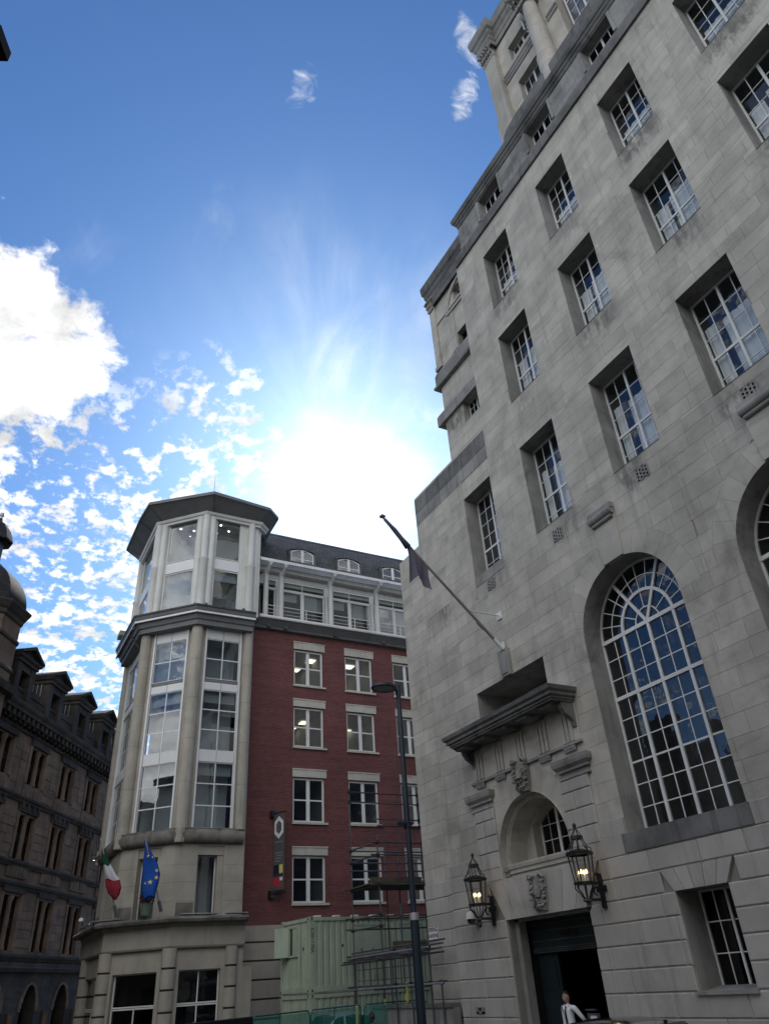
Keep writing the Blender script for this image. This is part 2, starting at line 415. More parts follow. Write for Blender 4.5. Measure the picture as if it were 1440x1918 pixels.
# green debris netting: fine cloth with holes, half see-through
_M = bpy.data.materials.new('netting'); _M.use_nodes = True; _t = _M.node_tree; _t.nodes.clear(); _N = NT(_t)
_d = _N.n('ShaderNodeBsdfDiffuse'); _d.inputs[0].default_value = (0.025, 0.24, 0.20, 1)
_tr = _N.n('ShaderNodeBsdfTransparent'); _mx = _N.n('ShaderNodeMixShader')
_N.put(_mx.inputs[0], _N.m('ADD', 0.42, _N.m('MULTIPLY', _N.noise(_N.n('ShaderNodeNewGeometry').outputs['Position'], 3.0, 5.0), 0.35)))
_t.links.new(_tr.outputs[0], _mx.inputs[1]); _t.links.new(_d.outputs[0], _mx.inputs[2])
_t.links.new(_mx.outputs[0], _N.n('ShaderNodeOutputMaterial').inputs[0]); MATS['netting'] = _M


# ------------------------------------------------------------------ geometry helpers
class Frame:
    """facade frame: u along the wall, w outwards, z up"""
    def __init__(s, o, u):
        s.o = Vector((o[0], o[1], 0)); s.u = Vector((u[0], u[1], 0)).normalized()
        s.n = Vector((s.u.y, -s.u.x, 0))
    def __call__(s, u, w, z): return s.o + s.u * u + s.n * w + Vector((0, 0, z))
    def flip(s):
        s.n = -s.n; return s
    def rot(s):
        return Matrix((s.u, -s.n, Vector((0, 0, 1)))).transposed() if s.right() else Matrix((-s.u, -s.n, Vector((0, 0, 1)))).transposed()
    def right(s): return s.u.cross(-s.n).z > 0


WORLD = Frame((0, 0), (1, 0)); WORLD.n = Vector((0, 1, 0))


class MB:
    def __init__(s, f=WORLD): s.f = f; s.v = []; s.q = []; s.mi = []
    def pts(s, P):
        i = len(s.v); s.v += [s.f(*p) for p in P]; return i
    def face(s, P, m=0):
        i = s.pts(P); s.q.append(tuple(range(i, i + len(P)))); s.mi.append(m)
    def box(s, u0, u1, w0, w1, z0, z1, m=0, skip=''):
        i = s.pts([(u0, w0, z0), (u1, w0, z0), (u1, w1, z0), (u0, w1, z0), (u0, w0, z1), (u1, w0, z1), (u1, w1, z1), (u0, w1, z1)])
        F = dict(b=(0, 3, 2, 1), t=(4, 5, 6, 7), k=(0, 1, 5, 4), r=(1, 2, 6, 5), f=(2, 3, 7, 6), l=(3, 0, 4, 7))
        for k, q in F.items():
            if k not in skip: s.q.append(tuple(i + a for a in q)); s.mi.append(m)
        return s
    def block(s, u0, u1, z0, z1, w0, w1, ch=0.0, m=0):
        """a facing stone: front face, chamfered arrises, four sides, no back"""
        c = ch
        fr = [(u0 + c, w1, z0 + c), (u1 - c, w1, z0 + c), (u1 - c, w1, z1 - c), (u0 + c, w1, z1 - c)]
        if c > 0:
            mid = [(u0, w1 - c, z0), (u1, w1 - c, z0), (u1, w1 - c, z1), (u0, w1 - c, z1)]
        bk = [(u0, w0, z0), (u1, w0, z0), (u1, w0, z1), (u0, w0, z1)]
        rings = [fr] + ([mid] if c > 0 else []) + [bk]
        ii = [s.pts(r) for r in rings]
        s.q.append(tuple(ii[0] + k for k in range(4))); s.mi.append(m)
        for a, b in zip(ii, ii[1:]):
            for k in range(4):
                s.q.append((a + k, b + k, b + (k + 1) % 4, a + (k + 1) % 4)); s.mi.append(m)
        return s
    def poly(s, P, w0, w1, m=0, back=False):
        """prism of a (u,z) polygon from w0 to the front w1"""
        n = len(P)
        a = s.pts([(p[0], w1, p[1]) for p in P]); b = s.pts([(p[0], w0, p[1]) for p in P])
        s.q.append(tuple(range(a, a + n))); s.mi.append(m)
        if back: s.q.append(tuple(range(b + n - 1, b - 1, -1))); s.mi.append(m)
        for k in range(n):
            s.q.append((a + k, b + k, b + (k + 1) % n, a + (k + 1) % n)); s.mi.append(m)
        return s
    def strip(s, P, w0, w1, closed=False, m=0):
        n = len(P)
        a = s.pts([(p[0], w0, p[1]) for p in P]); b = s.pts([(p[0], w1, p[1]) for p in P])
        for k in range(n if closed else n - 1):
            s.q.append((a + k, a + (k + 1) % n, b + (k + 1) % n, b + k)); s.mi.append(m)
        return s
    def tube(s, P, r, n=6, m=0, caps=True):
        P = [Vector(s.f(*p)) for p in P]
        rr = r if isinstance(r, (list, tuple)) else [r] * len(P)
        prev = None; base = len(s.v)
        for k, p in enumerate(P):
            d = (P[min(k + 1, len(P) - 1)] - P[max(k - 1, 0)]).normalized()
            if prev is None:
                a = d.orthogonal().normalized()
            else:
                a = (prev - d * prev.dot(d)).normalized()
            prev = a; b = d.cross(a)
            for j in range(n):
                t = 2 * math.pi * j / n
                s.v.append(p + (a * math.cos(t) + b * math.sin(t)) * rr[k])
        for k in range(len(P) - 1):
            for j in range(n):
                s.q.append((base + k * n + j, base + k * n + (j + 1) % n, base + (k + 1) * n + (j + 1) % n, base + (k + 1) * n + j)); s.mi.append(m)
        if caps:
            s.q.append(tuple(base + j for j in range(n - 1, -1, -1))); s.mi.append(m)
            s.q.append(tuple(base + (len(P) - 1) * n + j for j in range(n))); s.mi.append(m)
        return s
    def lathe(s, prof, c, n=12, a0=0.0, a1=360.0, m=0, rot=0.0):
        """prof (r,z) about the vertical through c=(u,w) in frame"""
        full = abs(a1 - a0) >= 359.9
        k = n if full else n + 1
        base = len(s.v)
        for r, z in prof:
            for j in range(k):
                t = R(a0 + rot + (a1 - a0) * j / n)
                s.v.append(s.f(c[0] + r * math.cos(t), c[1] + r * math.sin(t), z))
        for i in range(len(prof) - 1):
            for j in range(n):
                j2 = (j + 1) % k
                s.q.append((base + i * k + j, base + i * k + j2, base + (i + 1) * k + j2, base + (i + 1) * k + j)); s.mi.append(m)
        return s
    def sweep(s, prof, path, closed=False, m=0, caps=True):
        """moulding: prof (out,z) run along plan path (u,w); 'out' lies to the right of travel"""
        n = len(path); P = [Vector((p[0], p[1])) for p in path]
        offs = []
        for i in range(n):
            ds = []
            if i > 0 or closed: ds.append((P[i] - P[i - 1]).normalized())
            if i < n - 1 or closed: ds.append((P[(i + 1) % n] - P[i]).normalized())
            ns = [Vector((d.y, -d.x)) for d in ds]
            if len(ns) == 1: offs.append(ns[0])
            else:
                h = (ns[0] + ns[1]); h = h / max(1e-6, h.length)
                offs.append(h / max(0.2, h.dot(ns[0])))
        base = len(s.v); k = len(prof)
        for i in range(n):
            for (o, z) in prof:
                q = P[i] + offs[i] * o
                s.v.append(s.f(q.x, q.y, z))
        for i in range(n if closed else n - 1):
            i2 = (i + 1) % n
            for j in range(k - 1):
                s.q.append((base + i * k + j, base + i2 * k + j, base + i2 * k + j + 1, base + i * k + j + 1)); s.mi.append(m)
        if caps and not closed:
            s.q.append(tuple(base + j for j in range(k))); s.mi.append(m)
            s.q.append(tuple(base + (n - 1) * k + j for j in range(k - 1, -1, -1))); s.mi.append(m)
        return s
    def build(s, name, mats, parent=None, smooth=False, root=None):
        """one mesh object; verts are stored relative to the parent chain's base"""
        me = bpy.data.meshes.new(name)
        off = base_of(parent) if parent is not None else (root or Vector((0, 0, 0)))
        me.from_pydata([tuple(v - off) for v in s.v], [], s.q)
        for k in ([mats] if isinstance(mats, str) else mats): me.materials.append(MATS[k])
        if len(set(s.mi)) > 1: me.polygons.foreach_set('material_index', s.mi)
        fix_normals(me)
        if smooth:
            me.polygons.foreach_set('use_smooth', [True] * len(me.polygons))
            if smooth == 'auto': me.set_sharp_from_angle(angle=R(38))
        me.update()
        o = bpy.data.objects.new(name, me)
        COL.objects.link(o)
        if parent is not None: o.parent = parent
        else: o.location = off
        return o


def fix_normals(me):
    import bmesh
    b = bmesh.new(); b.from_mesh(me)
    bmesh.ops.recalc_face_normals(b, faces=b.faces)
    b.to_mesh(me); b.free()


def base_of(o):
    v = Vector((0, 0, 0))
    while o is not None:
        v = v + o.location; o = o.parent
    return v


def tag(o, label=None, cat=None, group=None, kind=None):
    if label: o['label'] = label
    if cat: o['category'] = cat
    if group: o['group'] = group
    if kind: o['kind'] = kind
    return o


def thing(name, label, cat, loc=(0, 0, 0), group=None):
    o = bpy.data.objects.new(name, None)
    o.location = loc; o.empty_display_size = 0.3
    COL.objects.link(o)
    return tag(o, label, cat, group)


PANES = {}


def pane(f, u0, u1, z0, z1, w, matn, parent, tilt=0.35, name='pane'):
    """one sheet of glass, set a hair out of true as real glazing is"""
    key = (round(u1 - u0, 2), round(z1 - z0, 2), matn)
    if key not in PANES:
        me = bpy.data.meshes.new(name); a, b = key[0] / 2, key[1] / 2; t = 0.004
        me.from_pydata([(-a, -t, -b), (a, -t, -b), (a, -t, b), (-a, -t, b)], [], [(0, 1, 2, 3)])
        me.materials.append(MATS[matn]); PANES[key] = me
    o = bpy.data.objects.new(name, PANES[key])
    c = f((u0 + u1) / 2, w, (z0 + z1) / 2) - base_of(parent)
    rx_, rz_ = R(random.gauss(0, tilt)), R(random.gauss(0, tilt))
    M = f.rot().to_4x4() @ Matrix.Rotation(rz_, 4, 'Z') @ Matrix.Rotation(rx_, 4, 'X')
    M.translation = c
    o.parent = parent
    o.matrix_local = M
    COL.objects.link(o)
    return o


def bars(n, a, b, thick, tw, bw):
    """clear spans between glazing bars along [a,b]; thick = indices of heavy bars"""
    return


def window(f, u0, u1, z0, z1, w, parent, cols, rows, paint, glassm, fr=0.05, bar=0.022, thick_c=(), thick_r=(), tk=0.075, name='window',
           room=None, depth=1.4, curtain=None, proud=0.03, tilt=0.35, rowh=None):
    """casement: frame + glazing bars in one mesh, every pane a child, a room behind"""
    b = MB(f)
    U0, U1, Z0, Z1 = u0 + fr, u1 - fr, z0 + fr, z1 - fr
    b.box(u0, u0 + fr, w - 0.03, w + proud, z0, z1); b.box(u1 - fr, u1, w - 0.03, w + proud, z0, z1)
    b.box(U0, U1, w - 0.03, w + proud, z0, z0 + fr); b.box(U0, U1, w - 0.03, w + proud, z1 - fr, z1)
    def cuts(a, c, n, thick, hs=None):
        ws = [tk if i in thick else bar for i in range(1, n)]
        free = (c - a) - sum(ws)
        hs = hs or [1] * n
        out = []; p = a
        for i in range(n):
            q = p + free * hs[i] / sum(hs); out.append((p, q)); p = q + (ws[i] if i < n - 1 else 0)
        return out
    cu = cuts(U0, U1, cols, thick_c); cz = cuts(Z0, Z1, rows, thick_r, rowh)
    for i in range(cols - 1):
        t = 0.028 if (i + 1) in thick_c else 0.012
        b.box(cu[i][1], cu[i + 1][0], w - 0.02, w + t, Z0, Z1)
    for j in range(rows - 1):
        t = 0.030 if (j + 1) in thick_r else 0.010
        b.box(U0, U1, w - 0.018, w + t - 0.001, cz[j][1], cz[j + 1][0])
    o = b.build(name, paint, parent)
    for (a, c) in cu:
        for (d, e) in cz:
            pane(f, a, c, d, e, w - 0.004, glassm, o, tilt)
    if room:
        r = MB(f); r.box(u0 - 0.15, u1 + 0.15, w - depth, w - 0.035, z0 - 0.1, z1 + 0.12, skip='f'); r.build('room', room, o)
    if curtain:
        cb = MB(f)
        for (a, c, d, e) in curtain:       # pleated sheer hung inside
            n = max(6, int((c - a) / 0.07)); P = []
            for k in range(n + 1):
                P.append((a + (c - a) * k / n, w - 0.12 + 0.014 * math.sin(k * 2.1) + 0.006 * math.sin(k * 5.3)))
            i = cb.pts([(p[0], p[1], d) for p in P]); j = cb.pts([(p[0], p[1], e) for p in P])
            for k in range(n): cb.q.append((i + k, i + k + 1, j + k + 1, j + k)); cb.mi.append(0)
        cb.build('curtain', 'curtain', o)
    return o


def wobble(P, a): return [(p[0] + random.uniform(-a, a), p[1] + random.uniform(-a, a)) for p in P]


def text_mesh(txt, size, f, u, w, z, matn, parent, depth=0.004, mirror=False, align='CENTER', name='lettering', vertical=False):
    cu = bpy.data.curves.new('txt', 'FONT'); cu.body = txt; cu.size = size; cu.align_x = align; cu.align_y = 'CENTER'; cu.extrude = depth / 2
    ob = bpy.data.objects.new('txt', cu); COL.objects.link(ob)
    bpy.context.view_layer.update()
    me = bpy.data.meshes.new_from_object(ob.evaluated_get(bpy.context.evaluated_depsgraph_get()))
    bpy.data.objects.remove(ob); bpy.data.curves.remove(cu)
    me.materials.clear(); me.materials.append(MATS[matn])
    o = bpy.data.objects.new(name, me); COL.objects.link(o)
    rt = f.rot().to_4x4() @ Matrix.Rotation(R(90), 4, 'X')
    if vertical: rt = rt @ Matrix.Rotation(R(-90), 4, 'Z')
    rt.translation = f(u, w, z) - base_of(parent)
    o.parent = parent; o.matrix_local = rt
    return o
# ================================================================== ground, roads, kerbs
def sheet(name, x0, x1, y0, y1, z, m, kind='structure'):
    b = MB(); b.face([(x0, y0, z), (x1, y0, z), (x1, y1, z), (x0, y1, z)])
    return tag(b.build(name, m), kind=kind)


sheet('ground', -900, 900, -900, 900, -0.02, 'asphalt')
sheet('road', -60, 60, -80, 120, -0.012, 'asphalt')
for (x0, x1, y0, y1) in [(10.9, 13.7, -40, 25.6), (6.0, 40, 34.0, 36.5)]:
    b = MB(); b.box(x0, x1, y0, y1, -0.02, 0.12); tag(b.build('pavement', 'paving'), kind='structure')
b = MB(); b.box(10.75, 10.9, -40, 25.75, -0.02, 0.13); b.box(10.9, 13.7, 25.6, 25.75, -0.02, 0.13); b.box(6.0, 40, 33.85, 34.0, -0.02, 0.13)
tag(b.build('kerb', 'kerb_stone'), kind='structure')
b = MB()
for k in (10.35, 10.55): b.face([(k, -40, -0.008), (k + 0.08, -40, -0.008), (k + 0.08, 25, -0.008), (k, 25, -0.008)])
tag(b.build('road_marking', 'yellow_line'), kind='structure')

# ================================================================== THE STONE BANK BUILDING
BX = 13.7
BF = Frame((BX, 0), (0, 1)).flip()
bank = thing('bank_building', 'pale grey stone bank building with tall arched windows and a hooded entrance', 'building', (BX, 17.0, 0))
YL, YM, YW, YC = -4.0, 16.25, 21.35, 23.13          # right limit, main block end, wing end, corner block end
ZB, ZS, ZW = 5.45, 28.0, 19.16

OPEN = []                                             # rectangular holes (y0,y1,z0,z1)
colsU = [(12.97, 14.50), (9.60, 11.10), (6.22, 7.73), (2.85, 4.38), (-0.55, 0.98)]
colsB = [(12.97, 14.57), (9.53, 11.13), (6.15, 7.75), (2.80, 4.40), (-0.60, 0.99)]
colsC = [(12.92, 14.61), (9.48, 11.18), (6.08, 7.75), (2.72, 4.40), (-0.68, 0.99)]
for a, c in colsU: OPEN.append((a, c, 23.75, 26.77))
for a, c in colsB: OPEN.append((a, c, 19.11, 22.26))
for a, c in colsC: OPEN.append((a, c, 13.84, 17.16))
C1 = (16.36, 18.0, 13.60, 17.2); OPEN.append(C1)
DOOR = (15.32, 18.70, -0.1, 3.76); OPEN.append(DOOR)
GW = [(11.17, 12.56, 2.0, 3.79), (6.12, 7.51, 2.0, 3.79), (1.06, 2.45, 2.0, 3.79)]
OPEN += GW
REC = (15.36, 18.76, 8.95, 10.14); OPEN.append(REC)
ARCH = [(11.92, 1.68, 5.11, 9.86), (6.83, 1.68, 5.11, 9.86), (1.75, 1.68, 5.11, 9.86)]   # centre, radius, sill, spring
NICHE = (17.08, 1.52, 4.76, 5.23)
RINGS = [(a[0], a[1], a[2], a[3]) for a in ARCH] + [NICHE]
VOUS = 0.62                                            # depth of the arch stones


def arch_half(A, z, extra=0.0):
    """half-width of arch opening (or of its extrados) at height z; None outside"""
    cy, r, zs, zp = A
    r = r + extra
    if z < zs: return None
    if z <= zp: return A[1]
    if z >= zp + r: return 0.0 if extra == 0 else None
    return math.sqrt(max(0.0, r * r - (z - zp) ** 2))


def free(z, y0, y1, extra=VOUS):
    """solid stretches of wall between y0 and y1 at height z"""
    cuts = []
    for (a, c, d, e) in OPEN:
        if d < z < e: cuts.append((a, c))
    for A in RINGS:
        h = arch_half(A, z, extra if z > A[3] else 0.0)
        if h: cuts.append((A[0] - h, A[0] + h))
    out = [(y0, y1)]
    for (a, c) in sorted(cuts):
        nxt = []
        for (p, q) in out:
            if c <= p or a >= q: nxt.append((p, q)); continue
            if a > p: nxt.append((p, a))
            if c < q: nxt.append((c, q))
        out = nxt
    return out


def zcuts(z0, z1, y0, y1):
    """heights inside a course where a rectangular hole starts or stops"""
    zs = {z0, z1}
    for (a, c, d, e) in OPEN:
        if c > y0 and a < y1:
            for h in (d, e):
                if z0 + 0.03 < h < z1 - 0.03: zs.add(h)
    for A in RINGS:
        if A[0] + A[1] > y0 and A[0] - A[1] < y1 and z0 + 0.03 < A[2] < z1 - 0.03: zs.add(A[2])
    return sorted(zs)


STONES = []          # (verts builder closure args, projected size)
CAMP = Vector((0, 0, 2.5))


def on_screen(y, z, x=BX):
    v = Vector((x, y, z)) - CAMP
    c = (sum(a * b for a, b in zip((0.88439382, -0.46297727, -0.05915761), v)), sum(a * b for a, b in zip((0.20722631, 0.50305983, -0.83903997), v)), sum(a * b for a, b in zip((0.41821625, 0.72978275, 0.54084407), v)))
    if c[2] <= 0: return False
    X, Y = 720 + 1372 * c[0] / c[2], 959 + 1372 * c[1] / c[2]
    return -40 < X < 1480 and -40 < Y < 1960


def lay(z0, z1, y0, y1, lmin, lmax, w0, w1, ch, gap, extra=VOUS, m='portland', first=None):
    """one course of stones from y0 to y1, cut round every opening"""
    joints = [y0]; p = y0 + random.uniform(0.3, 1.0) * lmax
    while p < y1 - lmin * 0.6:
        joints.append(p); p += random.uniform(lmin, lmax)
    joints.append(y1)
    if z1 > 9.8 and z0 < 12.2:                            # a joint midway between two arches
        joints = sorted(joints + [j for j in ((ARCH[0][0] + ARCH[1][0]) / 2, (ARCH[1][0] + ARCH[2][0]) / 2) if y0 < j < y1])
    for a, c in zip(joints, joints[1:]):
        arcs = [A for A in RINGS if z1 > A[3] and z0 < A[3] + A[1] + extra and A[0] + A[1] + extra > a and A[0] - A[1] - extra < c]
        if not arcs:
            zz = zcuts(z0, z1, a, c)
            for d, e in zip(zz, zz[1:]):
                for (p, q) in free((d + e) / 2, a, c, extra):
                    if q - p > 0.06: STONES.append(('b', p + gap, q - gap, d + gap, e - gap, w0, w1, ch, m))
            continue
        A = arcs[0]; n = 8
        zs = [z0 + gap + (z1 - z0 - 2 * gap) * k / n for k in range(n + 1)]
        if zs[0] + .004 < A[3] < zs[-1] - .004: zs = sorted(zs + [A[3] - .001, A[3] + .001])
        hs = [arch_half(A, z, extra if z > A[3] else 0.0) or 0.0 for z in zs]
        rng = [(max(a + gap, A[0] + h + gap), z) for h, z in zip(hs, zs) if c - gap - max(a + gap, A[0] + h + gap) > 0.004]
        if len(rng) >= 2: STONES.append(('p', rng + [(c - gap, rng[-1][1]), (c - gap, rng[0][1])], w0, w1, m))
        rng = [(min(c - gap, A[0] - h - gap), z) for h, z in zip(hs, zs) if min(c - gap, A[0] - h - gap) - a - gap > 0.004]
        if len(rng) >= 2: STONES.append(('p', rng + [(a + gap, rng[-1][1]), (a + gap, rng[0][1])], w0, w1, m))


# --- rusticated ground storey
CH = 0.4467
zr = [0.12, 0.66] + [1.55 + CH * k for k in range(-1, 8)]           # up to 4.677
for z0, z1 in zip(zr, zr[1:]):
    lay(z0, z1, YL, YW, 0.95, 1.9, -0.05, 0.075, 0.028, 0.002, 0.0 if z1 > 4.3 else 0.0, m='portland_rustic')
lay(zr[-1], 5.11, YL, YW, 1.0, 2.0, -0.05, 0.07, 0.010, 0.002, 0.0, m='portland_rustic')
lay(5.11, ZB, 13.62, YW, 1.2, 2.2, -0.05, 0.065, 0.012, 0.002, 0.0, m='portland_rustic')
lay(5.11, ZB, YL, 10.22, 1.0, 1.6, -0.05, 0.012, 0.0, 0.004, 0.0)
# --- ashlar above
z = ZB; k = 0
while z < ZS - 0.05:
    z1 = min(ZS, z + CH if ZS - z > 1.3 * CH else ZS)
    top = YM if z >= ZW - 0.06 else YW
    lay(z, z1, YL, top, 0.7, 1.6, -0.05, 0.012, 0.0, 0.0035)
    z = z1
# --- corner block beyond the wing
for k in range(int((17.2 - 0.2) / CH)):
    z0 = 0.2 + CH * k; lo = z0 < 5.1
    save, OPEN, RS, RINGS = OPEN, [], RINGS, []
    lay(z0, z0 + CH, YW + 0.002, YC, 0.7, 1.2, -0.15, -0.06 if lo else -0.10, 0.02 if lo else 0.0, 0.004, m='portland_rustic' if lo else 'portland')
    OPEN, RINGS = save, RS
# --- arch stones of the big windows and the niche
for A in RINGS:
    nv = 13 if A is not NICHE else 11
    for k in range(nv):
        t0, t1 = math.pi * k / nv, math.pi * (k + 1) / nv
        g = 0.0022 / A[1]
        P = []
        for j in range(4): t = t0 + g + (t1 - t0 - 2 * g) * j / 3; P.append((A[0] + A[1] * math.cos(t), A[3] + A[1] * math.sin(t)))
        ro = A[1] + VOUS - 0.001
        for j in range(3, -1, -1): t = t0 + g + (t1 - t0 - 2 * g) * j / 3; P.append((A[0] + ro * math.cos(t), A[3] + ro * math.sin(t)))
        STONES.append(('p', P, -0.05, 0.012 if A is not NICHE else 0.014, 'portland'))


# flat-arch stones over door and ground windows replace the plain course there
def flat_arch(y0, y1, z0, z1, n, splay, w1, keyskip=None):
    for k in range(n):
        a, c = y0 + (y1 - y0) * k / n, y0 + (y1 - y0) * (k + 1) / n
        cy = (y0 + y1) / 2; f = lambda y: cy + (y - cy) * splay
        STONES.append(('p', [(a + .006, z0), (c - .006, z0), (f(c) - .008, z1 - .004), (f(a) + .008, z1 - .004)], -0.05, w1, 'portland_rustic'))


def drop_stones(y0, y1, z0, z1):
    global STONES
    def hit(s):
        if s[0] == 'b':
            _, p, q, d, e = s[:5]
        else:
            ys = [v[0] for v in s[1]]; zs = [v[1] for v in s[1]]; p, q, d, e = min(ys), max(ys), min(zs), max(zs)
        cy, cz = (p + q) / 2, (d + e) / 2
        return y0 < cy < y1 and z0 < cz < z1
    keep = []
    for s in STONES:
        if s[0] == 'b' and s[3] > z0 - 0.02 and s[4] < z1 + 0.02 and s[2] > y0 and s[1] < y1:
            _, p, q, d, e, w0, w1, ch, m = s
            if p < y0 - 0.15: keep.append(('b', p, y0 - 0.004, d, e, w0, w1, ch, m))
            if q > y1 + 0.15: keep.append(('b', y1 + 0.004, q, d, e, w0, w1, ch, m))
        else: keep.append(s)
    STONES = keep


drop_stones(14.70, 19.30, 3.76, 4.70)
flat_arch(15.32, 18.70, 3.76, 4.70, 7, 1.36, 0.075)
for (a, c, d, e) in GW:
    drop_stones(a - 0.30, c + 0.30, 3.78, 4.24)
    flat_arch(a, c, 3.79, 4.23, 5, 1.42, 0.078)
# capital blocks, frieze and the portal's own rusticated pilasters take their place in the wall
drop_stones(14.45, 19.50, 7.46, 8.56)

# --- stones as parts: the 300 that show largest, then the rest joined
def ssize(s):
    if s[0] == 'b': y, z_, a = (s[1] + s[2]) / 2, (s[3] + s[4]) / 2, (s[2] - s[1]) * (s[4] - s[3])
    else:
        ys = [v[0] for v in s[1]]; zs = [v[1] for v in s[1]]
        y, z_, a = sum(ys) / len(ys), sum(zs) / len(zs), (max(ys) - min(ys)) * (max(zs) - min(zs))
    if not on_screen(y, z_): return 0
    d2 = BX * BX + y * y + (z_ - 2.5) ** 2
    return a * BX / d2 ** 1.5


def put_stone(b, s, m=0):
    if s[0] == 'b': b.block(s[1], s[2], s[3], s[4], s[5], s[6], s[7], m)
    else: b.poly(s[1], s[2], s[3], m)


STONES.sort(key=ssize, reverse=True)
for s in STONES[:300]:
    b = MB(BF); put_stone(b, s); b.build('stone', s[-1], bank)
b = MB(BF)
mm = ['portland', 'portland_rustic']
for s in STONES[300:]: put_stone(b, s, mm.index(s[-1]))
tag(b.build('ashlar', mm, bank), kind='stuff')

# --- mortar bed behind the stones, with the same openings
b = MB(BF)
def bed(y0, y1, z0, z1, w, step=0.1117):
    z = z0
    while z < z1 - 1e-4:
        e = min(z1, z + step)
        for h in sorted({h for o in OPEN for h in (o[2], o[3])} | {A[2] for A in RINGS} | {A[3] for A in RINGS}):
            if z + 1e-3 < h < e - 1e-3: e = h; break
        for (p, q) in free((z + e) / 2, y0, y1, 0.3): b.face([(p, w, z), (q, w, z), (q, w, e), (p, w, e)])
        z = e
bed(YL, YM, 0.0, ZS, -0.002, 0.14); bed(YM, YW, 0.0, ZW, -0.002, 0.14)
b.face([(YW, -0.116, 0), (YC, -0.116, 0), (YC, -0.116, 17.2), (YW, -0.116, 17.2)])
b.build('mortar_bed', 'mortar', bank)

# --- reveals (jambs, soffits, sills) of every opening
DEP = 0.58
for (a, c, d, e) in OPEN:
    if (a, c, d, e) in (DOOR, REC): continue
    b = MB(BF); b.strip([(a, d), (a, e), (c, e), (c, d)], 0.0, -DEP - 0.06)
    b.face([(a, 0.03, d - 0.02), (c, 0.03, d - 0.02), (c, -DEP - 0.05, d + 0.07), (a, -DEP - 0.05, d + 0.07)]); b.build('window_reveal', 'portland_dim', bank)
for A in ARCH:
    P = [(A[0] - A[1], A[2])] + [(A[0] - A[1] * math.cos(math.pi * k / 24), A[3] + A[1] * math.sin(math.pi * k / 24)) for k in range(25)] + [(A[0] + A[1], A[2])]
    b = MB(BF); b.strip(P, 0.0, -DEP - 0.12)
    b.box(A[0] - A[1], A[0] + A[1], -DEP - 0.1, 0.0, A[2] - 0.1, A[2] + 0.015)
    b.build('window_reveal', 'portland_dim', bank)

# --- roofs, return walls and the mass behind
b = MB(BF)
b.box(YL, YM, -26, -2.6, 0, 28.2); b.box(YL, 15.7, -26, -2.6, 28, 30.2); b.box(YM - 0.3, YM, -2.6, -0.0, ZW, 28.3); b.box(15.4, 15.7, -2.6, -.02, 28, 30.3)
b.box(YM, YW, -26, -2.6, 0, ZW - 0.1); b.box(YW, YC, -26, -0.12, 0, 17.0)
b.box(YW - 0.25, YW, -2.6, -0.02, 16.8, ZW - 0.1)
b.box(YL, YL + 0.3, -2.6, -0.02, 0, 30.2)
b.build('wall_mass', 'portland_dim', bank)

# --- sills with dirt under the arched windows, parapets
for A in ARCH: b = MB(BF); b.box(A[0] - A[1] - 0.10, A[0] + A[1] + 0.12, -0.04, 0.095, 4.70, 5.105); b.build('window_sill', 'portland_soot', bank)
for (a, c, d, e) in GW:
    b = MB(BF); b.box(a - 0.05, c + 0.05, -0.3, 0.14, 1.94, 2.0); b.build('window_sill', 'portland_dim', bank)
# dark parapet of the low wing, in big slabs
for k, (a, c) in enumerate([(16.30, 17.15), (17.16, 18.02), (18.04, 19.4), (19.41, 20.5), (20.51, 21.35)]):
    b = MB(BF); b.block(a, c - 0.004, 18.52, 19.20, -0.5, 0.022 if k > 1 else 0.035, 0.006); b.build('parapet_slab', 'portland_soot', bank)
    b = MB(BF); b.block(a, c - 0.004, 17.95, 18.515, -0.05, 0.017 if k > 1 else 0.028, 0.004); b.build('parapet_slab', 'portland_dim', bank)
b = MB(BF); b.box(16.25, YW, -2.7, 0.0, 18.3, 19.17); b.box(YW, YC, -2.0, -0.12, 17.0, 17.21); b.build('parapet', 'portland_dim', bank)
b = MB(BF)                                             # pier left of the wing window
b.box(18.02, 18.10, 0.0, 0.035, 13.2, 18.0); b.build('pier_edge', 'portland', bank)

# --- string course, attic storey, main cornice
b = MB(BF)
b.sweep([(0, 28.0), (0.10, 28.0), (0.10, 28.52), (0.05, 28.56), (0, 28.6)], [(16.04, -1.9), (16.04, 0), (YL, 0)])
b.build('string_course', 'portland_soot', bank)
ATT = [(9.52, 10.85), (6.24, 7.57), (2.95, 4.28), (-0.33, 1.0), (12.8, 14.15)]
OPEN2 = [(a, c, 28.75, 30.0) for a, c in ATT]
save, OPEN, RS, RINGS, ST = OPEN, OPEN2, RINGS, [], STONES
STONES = []
for z0, z1 in ((28.58, 29.06), (29.06, 29.54), (29.54, 30.02), (30.02, 30.25)): lay(z0, z1, YL, 15.72, 0.8, 1.6, -0.05, 0.0, 0, 0.004, m='portland')
b = MB(BF)
for s in STONES: put_stone(b, s)
tag(b.build('attic_ashlar', 'portland_dim', bank), kind='stuff')
b = MB(BF); bed(YL, 15.72, 28.5, 30.3, -0.014); b.build('mortar_bed', 'mortar', bank)
OPEN, RINGS, STONES = save, RS, ST
for a, c in ATT: b = MB(BF); b.strip([(a, 28.75), (a, 30.0), (c, 30.0), (c, 28.75)], 0.0, -0.45, True); b.box(a - 0.14, a - 0.02, -0.02, 0.05, 28.75, 30.0); b.box(c + 0.02, c + 0.14, -0.02, 0.05, 28.75, 30.0); b.build('window_reveal', 'portland_dim', bank)
b = MB(BF)
b.sweep([(0, 30.05), (0.04, 30.08), (0.06, 30.2), (0.11, 30.26), (0.13, 30.36), (0.18, 30.4), (0.22, 30.58), (0.22, 30.66), (0.0, 30.78)],
        [(15.66, -1.9), (15.66, 0), (YL, 0)])
